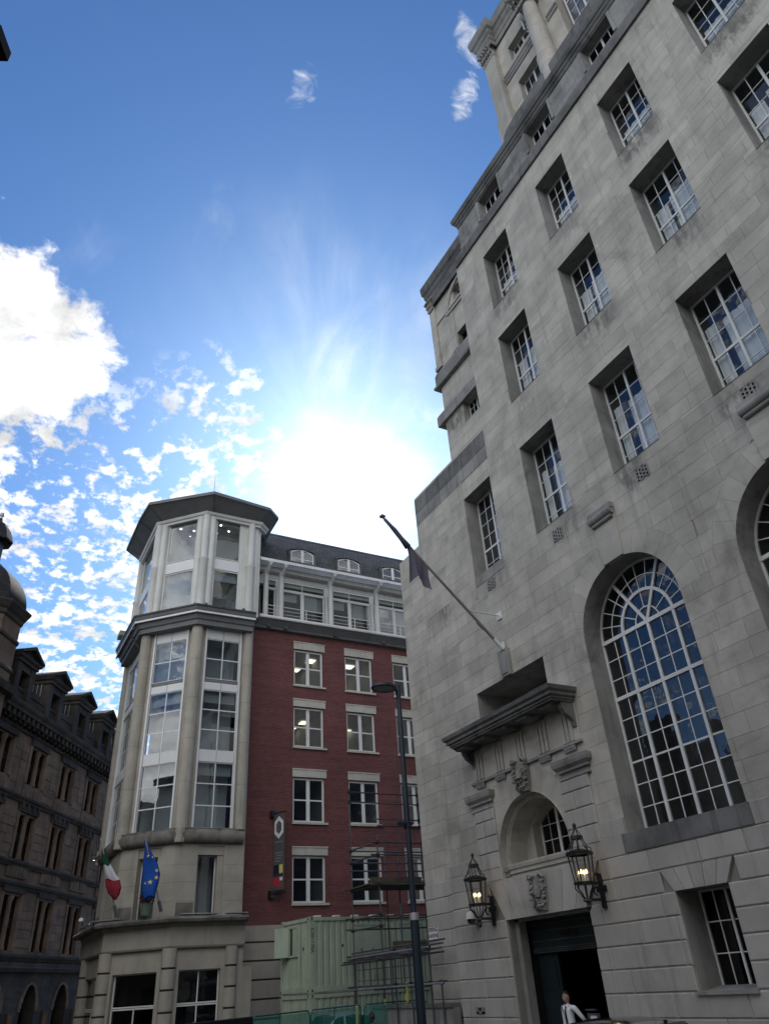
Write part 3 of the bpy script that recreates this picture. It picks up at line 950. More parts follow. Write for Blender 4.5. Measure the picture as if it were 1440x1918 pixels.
b.build('main_cornice', 'portland_soot', bank)
b = MB(BF); b.box(YL, 15.66, -2.7, 0.0, 30.2, 30.75); b.box(YL, YM, -2.7, 0.0, 27.9, 28.4); b.build('roof', 'lead', bank)
# parapet over the cornice with its rounded end
b = MB(BF)
P = [(YL, 30.7), (12.05, 30.7), (12.05, 31.0), (11.95, 31.35), (11.75, 31.6), (11.1, 31.74), (YL, 31.74)]
b.poly(P, -0.9, -0.02, back=True); b.build('blocking_course', 'portland_soot', bank)

# --- upper stage: piers, columns and windows behind the parapet
ATX = 0.62
AF = Frame((BX + ATX, 0), (0, 1)).flip()
sc = (BX + ATX) / BX
def ay(y): return y * sc
def az(z): return (z - 2.5) * sc + 2.5
W2 = [(9.26, 10.43, 31.0, 33.1), (9.12, 10.48, 34.82, 35.9)]
b = MB(AF)
ys = [ay(y) for y in (-4, 6.15, 7.62, 9.2, 10.48, 11.1)]
b.box(ay(10.46), ay(11.75), -6, 0, 31, az(37.0)); b.box(ay(7.72), ay(9.16), -6, 0, 31, az(37.0))
b.box(ay(9.16), ay(10.46), -6, 0, az(33.1), az(34.82)); b.box(ay(9.16), ay(10.46), -6, 0, az(35.9), az(37.0)); b.box(ay(9.16), ay(10.46), -6, -1.8, 31, az(37))
b.box(ay(-4), ay(4.6), -6, 0, 31, az(37.0)); b.box(ay(4.6), ay(7.72), -6, -0.55, 31, az(37.0)); b.box(ay(4.6), ay(7.72), -6, 0, az(35.8), az(37.0))
b.build('upper_wall', 'portland', bank)
b = MB(AF)
b.box(ay(11.08), ay(11.75), -0.02, 0.28, 31, az(36.3)); b.box(ay(11.02), ay(11.8), -0.02, 0.34, 31, az(31.95))
b.build('corner_pier', 'portland', bank)
for yc in (8.72, 5.2):
    b = MB(AF); b.lathe([(0.42, 31), (0.42, az(31.7)), (0.36, az(31.85)), (0.36, az(33.5)), (0.30, az(35.8)), (0.34, az(35.85))], (ay(yc), 0.22), 20)
    b.build('column', 'portland', bank, smooth='auto')
def leafy_capital(fr, yc, w, z0, z1, hw, name='capital'):
    """carved capital: a bell with two tiers of curling leaves and corner scrolls"""
    c = MB(fr); H = z1 - z0
    c.box(yc - hw * 0.8, yc + hw * 0.8, -0.05, w * 0.8, z0, z1)
    for t in range(2):
        n = 5
        for k in range(n):
            y = yc + (k - (n - 1) / 2) * hw * 2 / n + (hw / n if t else 0); zz = z0 + H * (0.05 + 0.36 * t); q = hw / n * 0.85
            c.poly([(y - q, zz), (y + q, zz), (y + q * 1.05, zz + H * .30), (y, zz + H * .42), (y - q * 1.05, zz + H * .30)], w * 0.75, w * (1.0 + 0.18 * t))
            c.tube([(y, w * (1.0 + .15 * t), zz + H * .25), (y, w * 1.25 + .1 * t, zz + H * .36), (y, w * 1.32 + .1 * t, zz + H * .28)], hw * .12, 5)
    for sgn in (-1, 1):
        c.tube([(yc + sgn * hw * .5, w, z0 + H * .55), (yc + sgn * hw * .95, w * 1.35, z0 + H * .85), (yc + sgn * hw * 1.15, w * 1.5, z0 + H * .72), (yc + sgn * hw * 0.98, w * 1.4, z0 + H * .66)], hw * .13, 5)
    c.box(yc - hw * 1.2, yc + hw * 1.2, -0.05, w * 1.4, z1 - H * .1, z1)
    return c.build(name, 'carved', bank)
leafy_capital(AF, ay(11.42), 0.30, az(36.25), az(37.3), 0.40)
leafy_capital(AF, ay(8.72), 0.62, az(35.7), az(36.8), 0.46)
leafy_capital(AF, ay(5.2), 0.62, az(35.7), az(36.8), 0.46)
b = MB(AF)
prof = [(0, az(37.0)), (0.03, az(37.0)), (0.05, az(37.3)), (0.09, az(37.36)), (0.09, az(37.6)), (0.16, az(37.75)), (0.18, az(37.95)), (0.26, az(38.05)), (0.30, az(38.45)), (0.30, az(38.6)), (0, az(38.8))]
b.sweep(prof, [(ay(11.80), -5), (ay(11.80), 0.36), (ay(10.98), 0.36), (ay(10.98), 0.05), (ay(-4), 0.05)])
b.box(ay(-4), ay(11.75), -6, 0.3, az(38.4), az(38.75))
b.build('upper_cornice', 'portland_dim', bank)
b = MB(AF)
b.sweep([(0, az(33.83)), (0.05, az(33.85)), (0.05, az(34.0)), (0.09, az(34.06)), (0.09, az(34.2)), (0.13, az(34.25)), (0.13, az(34.32)), (0, az(34.36))], [(ay(11.02), 0), (ay(9.08), 0)])
b.sweep([(0, az(33.75)), (0.06, az(33.8)), (0.06, az(33.95)), (0.12, az(34.0)), (0.12, az(34.12)), (0, az(34.2))], [(ay(8.3), 0), (ay(7.72), 0)])
b.build('impost_band', 'portland_dim', bank)
window(AF, ay(9.18), ay(10.44), 31.6, az(33.08), -0.30, bank, 4, 3, 'frame_grey', 'pane_bank', 0.05, 0.025, (2,), (), 0.08, room='interior')
w_ = window(AF, ay(9.14), ay(10.46), az(34.84), az(35.88), -0.30, bank, 4, 2, 'frame_grey', 'pane_bank', 0.05, 0.025, (2,), (), 0.08, room='interior')
oc = MB(AF); u0 = ay(9.3)                                          # the sash standing open
for (a, c, d, e) in [(0, .05, 0, 1.0), (.45, .5, 0, 1.0), (0, .5, 0, .05), (0, .5, .95, 1.0), (.23, .25, 0, 1.0), (0, .5, .32, .34), (0, .5, .64, .66)]:
    oc.box(u0 - 0.04, u0, -0.28 + a, -0.28 + c, az(34.86) + d, az(34.86) + e)
oc.build('open_casement', 'frame_grey', w_)
# the tall round-headed window of the upper stage (seen from below, its lower part shows)
window(AF, ay(4.75), ay(7.62), 31.6, az(35.7), -0.42, bank, 8, 7, 'frame_grey', 'pane_arch', 0.06, 0.03, (2, 4, 6), (5,), 0.09, room='interior')
# ================================================================== bank: windows
GL = -DEP
for i, (a, c) in enumerate(colsU):
    window(BF, a, c, 23.75, 26.77, GL, bank, 4, 5, 'frame_grey', 'pane_bank', 0.045, 0.022, (2,), (2,), 0.07, tilt=0.6, room='interior', curtain=[(a + .1, c - .1, 23.9, 25.4)])
for i, (a, c) in enumerate(colsB):
    window(BF, a, c, 19.11, 22.26, GL, bank, 4, 5, 'frame_grey', 'pane_bank', 0.045, 0.022, (2,), (2,), 0.07, tilt=0.6, room='interior',
           curtain=[(a + .06, a + 1.0, 19.2, 21.3), (c - .48, c - .06, 19.2, 21.2)])
for i, (a, c) in enumerate(colsC):
    window(BF, a, c, 13.84, 17.16, GL, bank, 4, 5, 'frame_grey', 'pane_bank', 0.05, 0.022, (2,), (2,), 0.07, tilt=0.6, room='interior',
           curtain=[(a + .08, a + 1.1, 13.9, 16.2), (c - .35, c - .05, 13.9, 16.3)])
window(BF, C1[0], C1[1], 13.98, 17.2, GL, bank, 4, 6, 'frame_grey', 'pane_bank', 0.05, 0.022, (2,), (2,), 0.07, tilt=0.6, room='interior', curtain=[(C1[0] + .1, C1[0] + 1.0, 14.05, 16.2)])
b = MB(BF); b.box(C1[0], C1[1], -DEP, -0.03, 13.6, 13.97); b.build('window_sill', 'portland_dim', bank)
for (a, c, d, e) in GW:
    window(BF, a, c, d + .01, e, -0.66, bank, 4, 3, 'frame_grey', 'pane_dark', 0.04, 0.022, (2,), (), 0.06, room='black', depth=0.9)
for a, c in ATT:
    window(BF, a, c, 28.76, 30.0, -0.38, bank, 4, 2, 'frame_grey', 'pane_dark', 0.045, 0.03, (2,), (), 0.08, room='interior', depth=1.0)
# iron grilles below the windows
for yc, zc in [(10.28, 13.27), (6.91, 13.27), (13.72, 13.30), (17.15, 13.33), (3.56, 13.27)]:
    b = MB(BF)
    b.box(yc - .21, yc + .21, 0.004, 0.014, zc - .17, zc + .17, 1)
    for k in range(5): b.box(yc - .20 + k * .1 - .018, yc - .20 + k * .1 + .018, 0.014, 0.04, zc - .17, zc + .17)
    for k in range(4):
        for j in range(4): b.box(yc - .19 + k * .1, yc - .11 + k * .1, 0.014, 0.036, zc - .17 + j * .113 - .02 + (k % 2) * .05, zc - .17 + j * .113 + .02 + (k % 2) * .05)
    b.build('vent_grille', ['portland_dim', 'black'], bank)
b = MB(BF); b.box(20.2, 20.6, 0.075, 0.085, 1.64, 1.79)
b.build('air_brick', 'black', bank)
for k in range(3):
    b = MB(BF); b.box(20.21 + k * .135, 20.33 + k * .135, 0.085, 0.1, 1.65 if k % 2 else 1.70, 1.72 if k % 2 else 1.78); b.build('louvre', 'portland_dim', bank)


def arch_window(A, w, parent):
    """round-headed metal window: eight lights wide, fan head with radial bars"""
    cy, r, zs, zp = A; fr = 0.06
    b = MB(BF)
    N_ = 28
    out = [(cy - r, zs)] + [(cy - r * math.cos(math.pi * k / N_), zp + r * math.sin(math.pi * k / N_)) for k in range(N_ + 1)] + [(cy + r, zs)]
    ri = r - fr
    inn = [(cy - ri, zs + .03)] + [(cy - ri * math.cos(math.pi * k / N_), zp + ri * math.sin(math.pi * k / N_)) for k in range(N_ + 1)] + [(cy + ri, zs + .03)]
    for k in range(len(out) - 1):
        b.face([(out[k][0], w + .03, out[k][1]), (out[k + 1][0], w + .03, out[k + 1][1]), (inn[k + 1][0], w + .03, inn[k + 1][1]), (inn[k][0], w + .03, inn[k][1])])
        b.face([(inn[k][0], w + .03, inn[k][1]), (inn[k + 1][0], w + .03, inn[k + 1][1]), (inn[k + 1][0], w - .03, inn[k + 1][1]), (inn[k][0], w - .03, inn[k][1])])
    b.box(cy - r, cy + r, w - .03, w + .03, zs, zs + .05)
    us = [cy - ri + 2 * ri * k / 8 for k in range(9)]
    us[2], us[6] = cy - 0.86, cy + 0.86; us[1] = (us[0] + us[2]) / 2; us[7] = (us[8] + us[6]) / 2; us[3] = (cy + us[2]) / 2; us[5] = (cy + us[6]) / 2
    zz = [zs + .05 + (zp - zs - .05) * k / 9 for k in range(10)]
    zz[6] += 0.02
    for k in range(1, 8):
        h = 0.042 if k in (2, 4, 6) else 0.0125
        b.box(us[k] - h, us[k] + h, w - .02, w + (.04 if k in (2, 4, 6) else .012), zs + .04, zp - .03)
    for k in range(1, 9):
        h = 0.045 if k == 6 else (0.022 if k in (3,) else 0.0125)
        b.box(cy - ri, cy + ri, w - .019, w + (.046 if k == 6 else .011), zz[k] - h, zz[k] + h)
    b.box(cy - r + .01, cy + r - .01, w - .02, w + .047, zp - .05, zp + .05)
    def arc(rad, h, pr, t0=0.0, t1=math.pi):
        n = 24
        for k in range(n):
            p0, p1 = t0 + (t1 - t0) * k / n, t0 + (t1 - t0) * (k + 1) / n
            q = [(cy + (rad - h) * math.cos(p0), zp + (rad - h) * math.sin(p0)), (cy + (rad + h) * math.cos(p0), zp + (rad + h) * math.sin(p0)),
                 (cy + (rad + h) * math.cos(p1), zp + (rad + h) * math.sin(p1)), (cy + (rad - h) * math.cos(p1), zp + (rad - h) * math.sin(p1))]
            b.poly(q, w - .015, w + pr)
    arc(0.86, .042, .038); arc(1.26, .0125, .012); arc(0.40, .016, .014)
    def rad(t, r0, r1, h, pr):
        d = (math.cos(t), math.sin(t)); e = (-d[1] * h, d[0] * h)
        b.poly([(cy + d[0] * r0 + e[0], zp + d[1] * r0 + e[1]), (cy + d[0] * r0 - e[0], zp + d[1] * r0 - e[1]), (cy + d[0] * r1 - e[0], zp + d[1] * r1 - e[1]), (cy + d[0] * r1 + e[0], zp + d[1] * r1 + e[1])], w - .017, w + pr)
    for t in (60, 120): rad(R(t), 0.03, ri, .04, .042)
    for t in (16, 31, 46, 75, 90, 105, 134, 149, 164): rad(R(t), 0.86, ri, .0125, .0115)
    for t in (30, 90, 150): rad(R(t), 0.40, 0.86, .0125, .0105)
    o = b.build('window', 'frame_grey', parent)
    for i in range(8):
        for j in range(9): pane(BF, us[i], us[i + 1], zz[j], zz[j + 1], w - .004, 'pane_arch', o, 0.45)
    def pieces(r0, r1, ts):
        for p0, p1 in zip(ts, ts[1:]):
            n = 4; P = [(cy + r0 * math.cos(R(p0 + (p1 - p0) * k / n)), zp + r0 * math.sin(R(p0 + (p1 - p0) * k / n))) for k in range(n + 1)]
            P += [(cy + r1 * math.cos(R(p1 - (p1 - p0) * k / n)), zp + r1 * math.sin(R(p1 - (p1 - p0) * k / n))) for k in range(n + 1)]
            tz, ty = random.gauss(0, .006), random.gauss(0, .006); c0 = P[0]
            q = MB(BF); q.face([(p[0], w - .004 + (p[0] - c0[0]) * ty + (p[1] - c0[1]) * tz, p[1]) for p in P]); q.build('pane', 'pane_arch', o)
    T = [0, 16, 31, 46, 60, 75, 90, 105, 120, 134, 149, 164, 180]
    pieces(1.26, ri, T); pieces(0.86, 1.26, T); pieces(0.40, 0.86, [0, 30, 60, 90, 120, 150, 180]); pieces(0.02, 0.40, [0, 60, 120, 180])
    q = MB(BF); q.box(cy - r - .2, cy + r + .2, w - 2.2, w - .05, zs - .3, zp + r + .3, skip='f'); q.build('room', 'interior', o)
    return o


for A in ARCH: arch_window(A, -0.62, bank)
# keystones with a scrolled head
for A in ARCH:
    cy, r, zs, zp = A; b = MB(BF)
    z0, z1 = zp + r - .02, 13.08
    b.poly([(cy - .36, z0), (cy + .36, z0), (cy + .44, 12.75), (cy - .44, 12.75)], -0.1, 0.06)
    b.build('keystone', 'portland', bank)
    b = MB(BF); b.tube([(cy - .43, .10, 12.86), (cy + .43, .10, 12.86)], [.12, .12], 14); b.box(cy - .45, cy + .45, -0.05, .16, 12.92, 13.08); b.tube([(cy - .38, .09, 12.70), (cy + .38, .09, 12.70)], .06, 10)
    b.build('keystone_scroll', 'portland_dim', bank, smooth='auto')

# ================================================================== bank: the portal
PC = 16.96
# deep recess above the hood, with its little window
b = MB(BF)
a, c, d, e = REC
b.strip([(a, d), (a, e), (c, e), (c, d)], 0.0, -1.5); b.face([(a, -1.45, d), (c, -1.45, d), (c, -1.45, e), (a, -1.45, e)]); b.box(a, c, -1.5, 0.0, d - .15, d + .02)
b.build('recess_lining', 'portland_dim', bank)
window(BF, 16.4, 17.9, 9.25, 10.08, -1.40, bank, 4, 1, 'frame_grey', 'pane_dark', 0.07, 0.03, (2,), (), 0.09, room=None)
# hood
b = MB(BF)
prof = [(0, 8.42), (0.78, 8.42), (0.78, 8.50), (0.83, 8.52), (0.83, 8.60), (0.90, 8.64), (0.90, 8.72), (0.98, 8.77), (1.02, 8.86), (0.6, 8.90), (0, 8.97)]
b.sweep(prof, [(19.42, -0.3), (19.42, 0.0), (14.47, 0.0), (14.47, -0.3)][::1]) if False else None
pl_ = [(19.36, -0.02), (14.53, -0.02)]
# the hood is a slab with mitred moulded edges on three sides
b.box(14.53, 19.36, -0.05, 0.72, 8.52, 8.86)
b.sweep([(0, 8.51), (0.06, 8.51), (0.06, 8.55), (0.10, 8.56), (0.10, 8.61), (0.17, 8.64), (0.17, 8.71), (0.24, 8.76), (0.27, 8.86), (0.05, 8.91), (0, 8.91)],
        [(19.36, -0.05), (19.36, 0.72), (14.53, 0.72), (14.53, -0.05)])
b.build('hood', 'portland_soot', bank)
for y in (14.92, 15.97, 17.02, 18.07, 19.12):           # flat mutule blocks on the soffit
    b = MB(BF); b.box(y - .26, y + .26, .16, .66, 8.43, 8.515); b.box(y - .30, y + .30, .14, .69, 8.48, 8.516); b.build('mutule', 'portland_soot', bank)
for y in (14.58, 19.31):                                 # small end consoles
    b = MB(BF); h = .07
    P = [(0.0, 7.85), (0.07, 7.88), (0.09, 8.02), (0.20, 8.12), (0.34, 8.20), (0.44, 8.34), (0.44, 8.52), (0.0, 8.52)]
    i = b.pts([(y - h, w, z) for w, z in P]); j = b.pts([(y + h, w, z) for w, z in P]); n = len(P)
    b.q += [tuple(range(i, i + n)), tuple(range(j + n - 1, j - 1, -1))] + [(i + k, i + (k + 1) % n, j + (k + 1) % n, j + k) for k in range(n)]; b.mi += [0] * (n + 2)
    b.build('console', 'portland_soot', bank)
# frieze: plain slabs and grooved triglyphs
b = MB(BF); b.box(14.47, 19.50, -0.05, 0.03, 7.47, 8.53); b.build('frieze', 'portland', bank)
for y in (14.92, 15.97, 17.02, 18.07, 19.12):
    b = MB(BF)
    for k in range(3): b.box(y - .24 + k * .165, y - .24 + k * .165 + .125, 0.03, 0.075, 7.56, 8.30)
    b.box(y - .26, y + .26, 0.03, 0.08, 8.28, 8.40); b.build('triglyph', 'portland', bank)
    if not 16.6 < y < 17.4:
        b = MB(BF); b.box(y - .24, y + .24, 0.03, 0.085, 7.40, 7.46)
        for k in range(6): b.box(y - .23 + k * .08, y - .175 + k * .08, 0.03, 0.08, 7.32, 7.40)
        b.build('gutta_row', 'portland_dim', bank)
b = MB(BF); b.box(14.42, 19.55, 0.0, 0.10, 7.46, 7.53); b.build('taenia', 'portland_dim', bank)
# impost capitals and rusticated pilaster stones either side of the niche
for a, c, ext in ((14.42, 15.42, 1), (18.72, 19.66, 1)):
    b = MB(BF)
    b.sweep([(0, 6.68), (0.08, 6.68), (0.08, 6.72), (0.03, 6.76), (0.03, 6.84), (0.10, 6.86), (0.10, 6.92), (0.18, 7.0), (0.20, 7.08), (0.20, 7.16), (0.0, 7.2)], [(c, 0), (c, .02), (a, .02), (a, 0)])
    b.build('pilaster_capital', 'portland_dim', bank)
    for k, (d, e, cut) in enumerate([(6.36, 6.68, 0), (5.93, 6.355, .45), (5.49, 5.925, 0), (5.06, 5.485, .5)]):
        lo, hi = a + .03, c - .03
        A_ = NICHE; h = (arch_half(A_, (d + e) / 2, 0.0) or 0)
        if a < 16: hi = min(A_[0] - h - .03, 15.56) if k < 3 else 15.5
        else: lo = max(A_[0] + h + .03, 18.62)
        cutp = [lo, (lo + hi) / 2 + (.1 if k == 1 else -.05), hi] if cut else [lo, hi]
        for p, q in zip(cutp, cutp[1:]):
            b = MB(BF); b.block(p + .004, q - .004, d + .004, e, -0.02, 0.085, 0.026); b.build('stone', 'portland_rustic', bank)
# niche lining: moulded edge, barrel reveal, curved flank, back wall and its window
cy, r, zs, zp = NICHE
b = MB(BF)
def npath(r_, z0, n=28): return [(cy - r_, z0)] + [(cy - r_ * math.cos(math.pi * k / n), zp + r_ * math.sin(math.pi * k / n)) for k in range(n + 1)] + [(cy + r_, z0)]
b.strip(npath(r, 4.76), 0.06, -0.16); 
for (r0, r1, w0, w1) in ((r, r - .09, -.16, -.16), (r - .09, r - .09, -.16, -.20), (r - .09, r - .13, -.20, -.20), (r - .13, r - .13, -.20, -.82)):
    P0, P1 = npath(r0, 4.76), npath(r1, 4.76)
    for k in range(len(P0) - 1): b.face([(P0[k][0], w0, P0[k][1]), (P0[k + 1][0], w0, P0[k + 1][1]), (P1[k + 1][0], w1, P1[k + 1][1]), (P1[k][0], w1, P1[k][1])])
b.build('niche_lining', 'portland', bank, smooth='auto')
b = MB(BF)
wl, wr = 16.14, 18.02
zt = lambda y: zp + math.sqrt(max(0, (r - .12) ** 2 - (y - cy) ** 2))
# back wall either side of the niche window, following the arch; the window head is arched too
def back(y0, y1, n=10):
    P = [(y0, 5.1)] + [(y0 + (y1 - y0) * k / n, zt(y0 + (y1 - y0) * k / n)) for k in range(n + 1)] + [(y1, 5.1)]
    b.face([(p[0], -.80, p[1]) for p in P])
back(cy - r + .12, wl); back(wr, cy + r - .12)
zh = lambda y: zp + math.sqrt(max(0, 1.28 ** 2 - (y - cy) ** 2)) - 0.02
n = 14
for k in range(n):
    y0, y1 = wl + (wr - wl) * k / n, wl + (wr - wl) * (k + 1) / n
    b.face([(y0, -.80, zh(y0)), (y1, -.80, zh(y1)), (y1, -.80, zt(y1)), (y0, -.80, zt(y0))])
P = [(wl, 5.1)] + [(wl + (wr - wl) * k / n, zh(wl + (wr - wl) * k / n)) for k in range(n + 1)] + [(wr, 5.1)]
b.strip(P, -.80, -1.2); b.build('niche_back', 'portland', bank)
nw = window(BF, wl, wr, 5.2, 6.5, -1.12, bank, 5, 3, 'frame_grey', 'pane_dark', 0.05, 0.02, (3,), (), 0.10, room='black', depth=0.5)
b = MB(BF)
b.sweep([(0, 4.76), (0.0, 4.84), (0.05, 4.86), (0.05, 4.95), (0.09, 4.97), (0.11, 5.05), (0.11, 5.09), (-0.85, 5.13)], [(cy + r - .1, -.14), (cy - r + .1, -.14)])
b.box(cy - r, cy + r, -.9, -.15, 4.6, 5.0); b.build('niche_sill', 'portland', bank)
for sg in (-1, 1):
    b = MB(BF); y = cy + sg * (r - .08); b.box(y - .1, y + .1, -.25, -.02, 4.93, 5.06); b.box(y - .08, y + .08, -.25, -.05, 4.80, 4.93); b.build('impost', 'portland_dim', bank)


# carved keystone with a beehive on a pedestal, and the wreathed cartouche over the door
def carve(name, y, z0, z1, hw, hive):
    rnd = random.Random(5); c = MB(BF); H = z1 - z0
    P = [(y - hw * .75, z0), (y + hw * .75, z0), (y + hw, z0 + H * .55), (y + hw, z1 - .1), (y + hw * .5, z1), (y - hw * .5, z1), (y - hw, z1 - .1), (y - hw, z0 + H * .55)]
    c.poly(P, -0.02, 0.14)
    if hive:
        for k in range(8):
            t = k / 8; rr = hw * .52 * math.sqrt(1 - t * t * .92); z = z0 + H * (.46 + .30 * t)
            c.tube([(y + rr * math.cos(R(q)), .14 + rr * .8 * math.sin(R(q)), z) for q in range(0, 181, 20)], H * .022, 5)
        c.lathe([(hw * .5, z0 + H * .44), (hw * .5, z0 + H * .55), (hw * .40, z0 + H * .68), (hw * .1, z0 + H * .77)], (y, .14), 12)
        c.box(y - hw * .62, y + hw * .62, .12, .14 + hw * .6, z0 + H * .39, z0 + H * .44)
        for k in range(4): c.box(y - hw * .5 + k * hw * .29, y - hw * .4 + k * hw * .29, .12, .14 + hw * .45, z0 + H * .28, z0 + H * .39)
        ring = [(hw * .85, .9)]
    else:
        c.lathe([(.01, 0), (.06, .01)], (y, .1), 6) if False else None
        for k in range(7):
            t = -1 + 2 * k / 6; q = math.sqrt(max(0.02, 1 - t * t))
            c.tube([(y - hw * .48 * q, .15 + .02, z0 + H * (.52 + .16 * t)), (y, .15 + .10 * q, z0 + H * (.52 + .16 * t)), (y + hw * .48 * q, .15 + .02, z0 + H * (.52 + .16 * t))], H * .045, 6)
    # leaves and fruit: many small curled lumps along both flanks and the foot
    for k in range(64):
        t = rnd.random(); side = rnd.choice((-1, 1))
        zz = z0 + H * (.03 + .94 * t); edge = hw * (.72 + .22 * min(1, t * 1.8))
        yy = y + side * edge * rnd.uniform(.62, 1.02) if t > .28 else y + side * edge * rnd.uniform(0.0, 1.0)
        d = rnd.uniform(.13, .22); s_ = rnd.uniform(.025, .05); an = rnd.uniform(0, 6.28)
        c.tube([(yy - s_ * 1.6 * math.cos(an), d - .03, zz - s_ * 1.6 * math.sin(an)), (yy, d + .03, zz), (yy + s_ * 1.5 * math.cos(an), d - .02, zz + s_ * 1.5 * math.sin(an))], [s_ * .35, s_, s_ * .25], 5)
    for sg in (-1, 1): c.tube([(y + sg * hw * .35, .16, z1 - .02), (y + sg * hw * .8, .22, z1 + .03), (y + sg * hw * 1.08, .18, z1 - .06), (y + sg * hw * .9, .17, z1 - .13)], [.03, .05, .045, .03], 6)
    return c.build(name, 'carved', bank)


carve('carved_keystone', 17.03, 6.76, 7.62, .29, True)
carve('carved_cartouche', 17.03, 3.84, 4.66, .29, False)
b = MB(BF); b.poly([(16.78, 10.12), (17.22, 10.12), (17.26, 10.95), (16.76, 10.95)], -0.4, 0.13); b.poly([(16.86, 10.2), (17.14, 10.2), (17.17, 10.85), (16.84, 10.85)], 0.1, 0.16)
b.build('recess_keystone', 'portland_dim', bank)

# door recess, doors, overthrow panel with raised letters
b = MB(BF)
a, c, d, e = DOOR
b.strip([(a, 0.0), (a, e), (c, e), (c, 0.0)], 0.0, -0.22)
for y, sg in ((c, -1), (a, 1)):
    b.box(y + sg * .005 if sg > 0 else y - .18, y + .18 if sg > 0 else y - .005, -0.45, -0.20, 0, 3.76)
b.box(a, c, -0.45, -0.2, 3.70, 3.78)
b.build('door_reveal', 'portland_dim', bank)
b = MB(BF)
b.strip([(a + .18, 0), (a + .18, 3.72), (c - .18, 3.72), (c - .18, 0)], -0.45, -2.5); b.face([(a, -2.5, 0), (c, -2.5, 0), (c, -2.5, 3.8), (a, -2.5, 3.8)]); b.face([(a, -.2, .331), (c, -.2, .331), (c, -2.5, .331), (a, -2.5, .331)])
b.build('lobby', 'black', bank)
b = MB(BF); b.box(a, c, -.6, .45, 0.12, .22); b.box(a, c, -.6, .12, .22, .33); b.build('door_step', 'portland_dim', bank)
ov = MB(BF); ov.box(a + .18, c - .18, -.72, -.60, 2.92, 3.72)
ov = ov.build('overdoor_panel', 'dark_wood', bank)
trm = MB(BF)
for z in (2.94, 2.985, 3.03, 3.20, 3.43, 3.60, 3.68): trm.box(a + .18, c - .18, -.60, -.575, z, z + .014)
trm.build('trim', 'lead', ov)
text_mesh('GOTHAM', 0.17, BF, 16.98, -.590, 3.32, 'bronze_letters', ov, 0.03)
for y0, y1 in ((c - 1.0, c - .18), (a + .18, a + .62)):
    dl = MB(BF); dl.box(y0, y1, -.76, -.70, .33, 2.92)
    for z0, z1 in ((.5, 1.2), (1.32, 2.0), (2.12, 2.75)): dl.box(y0 + .12, y1 - .12, -.70, -.685, z0, z1)
    dl = dl.build('door', 'dark_wood', bank)
    hb = MB(BF); hb.tube([(y0 + .06, -.66, 1.2), (y0 + .06, -.62, 1.24), (y0 + .06, -.62, 1.56), (y0 + .06, -.66, 1.6)], .015, 6); hb.build('handle', 'bronze_letters', dl)

# ================================================================== pavilion rising behind the low wing
PX = 15.6; PK = PX / BX
PF = Frame((PX, 0), (0, 1)).flip()
def qy(y): return y * PK
def qz(z): return (z - 2.5) * PK + 2.5
b = MB(PF)
yl, yr = qy(18.45), 15.6
b.box(yr, yl, -12, -0.7, 17.5, qz(28.0)); b.box(yl - .3, yl, -1, -.02, 17.5, qz(28.0))
b.build('pavilion_wall', 'portland_dim', bank)
# ashlar courses on it
PWIN = [(qy(16.2), qy(17.22), qz(20.28), qz(21.33)), (qy(16.2), qy(16.85), qz(23.72), qz(24.75)), (qy(16.2), qy(16.78), qz(26.4), qz(27.3))]
OPEN, RINGS, STONES = list(PWIN), [], []
b = MB(PF); bed(yr, yl, 17.5, qz(28.0), -.003, .3)
for a, c, d, e in PWIN: b.strip([(a, d), (a, e), (c, e), (c, d)], .012, -.5, True)
b.build('mortar_bed', 'portland', bank)
z = 19.2
while z < qz(27.0):
    lay(z, min(z + .5, qz(27.2)), yr, yl, .8, 1.5, -0.02, 0.012, 0, .004); z += .5
b = MB(PF)
for s in STONES: put_stone(b, s)
tag(b.build('pavilion_ashlar', 'portland', bank), kind='stuff')
b = MB(PF)
b.sweep([(0, qz(21.2)), (0.14, qz(21.2)), (0.14, qz(21.65)), (0.10, qz(21.75)), (0, qz(21.8))], [(yl + .30, -3), (yl + .30, 0.02), (yr, 0.02)])
b.sweep([(0, qz(23.05)), (0.20, qz(23.05)), (0.22, qz(23.15)), (0.12, qz(23.25)), (0.12, qz(23.75)), (0.04, qz(23.95)), (0, qz(24.0))], [(yl + .10, -3), (yl + .10, 0.02), (yr, 0.02)])
b.build('string_course', 'portland_dim', bank)
b = MB(PF); b.box(qy(18.1), yl + .02, -2, 0.12, qz(24.0), qz(27.6)); b.box(qy(18.05), yl + .08, -2, 0.16, qz(23.95), qz(24.15)); b.build('corner_pier', 'portland', bank)
leafy_capital(PF, (qy(18.1) + yl) / 2 + .02, .20, qz(27.4), qz(28.1), .24)
b = MB(PF); b.box(qy(16.9), qy(17.3), 0, .05, qz(24), qz(26.1)); b.box(15.6, qy(17.3), 0, .09, qz(26.15), qz(26.28)); b.box(15.6, qy(18.1), 0, .07, qz(26.42), qz(26.52)); b.build('panel_pilaster', 'portland', bank)
b = MB(PF)
cyq, rq = qy(15.95), 1.55
for rr_, w1 in ((1.55, .05), (1.36, .09)):
    n = 16
    for k in range(n):
        t0, t1 = math.pi / 2 * k / n, math.pi / 2 * (k + 1) / n
        b.poly([(cyq + q * math.cos(t), qz(26.3) + q * math.sin(t)) for q, t in ((rr_, t0), (rr_ + .14, t0), (rr_ + .14, t1), (rr_, t1))], 0, w1)
b.build('blind_arch', 'portland', bank)
b = MB(PF)
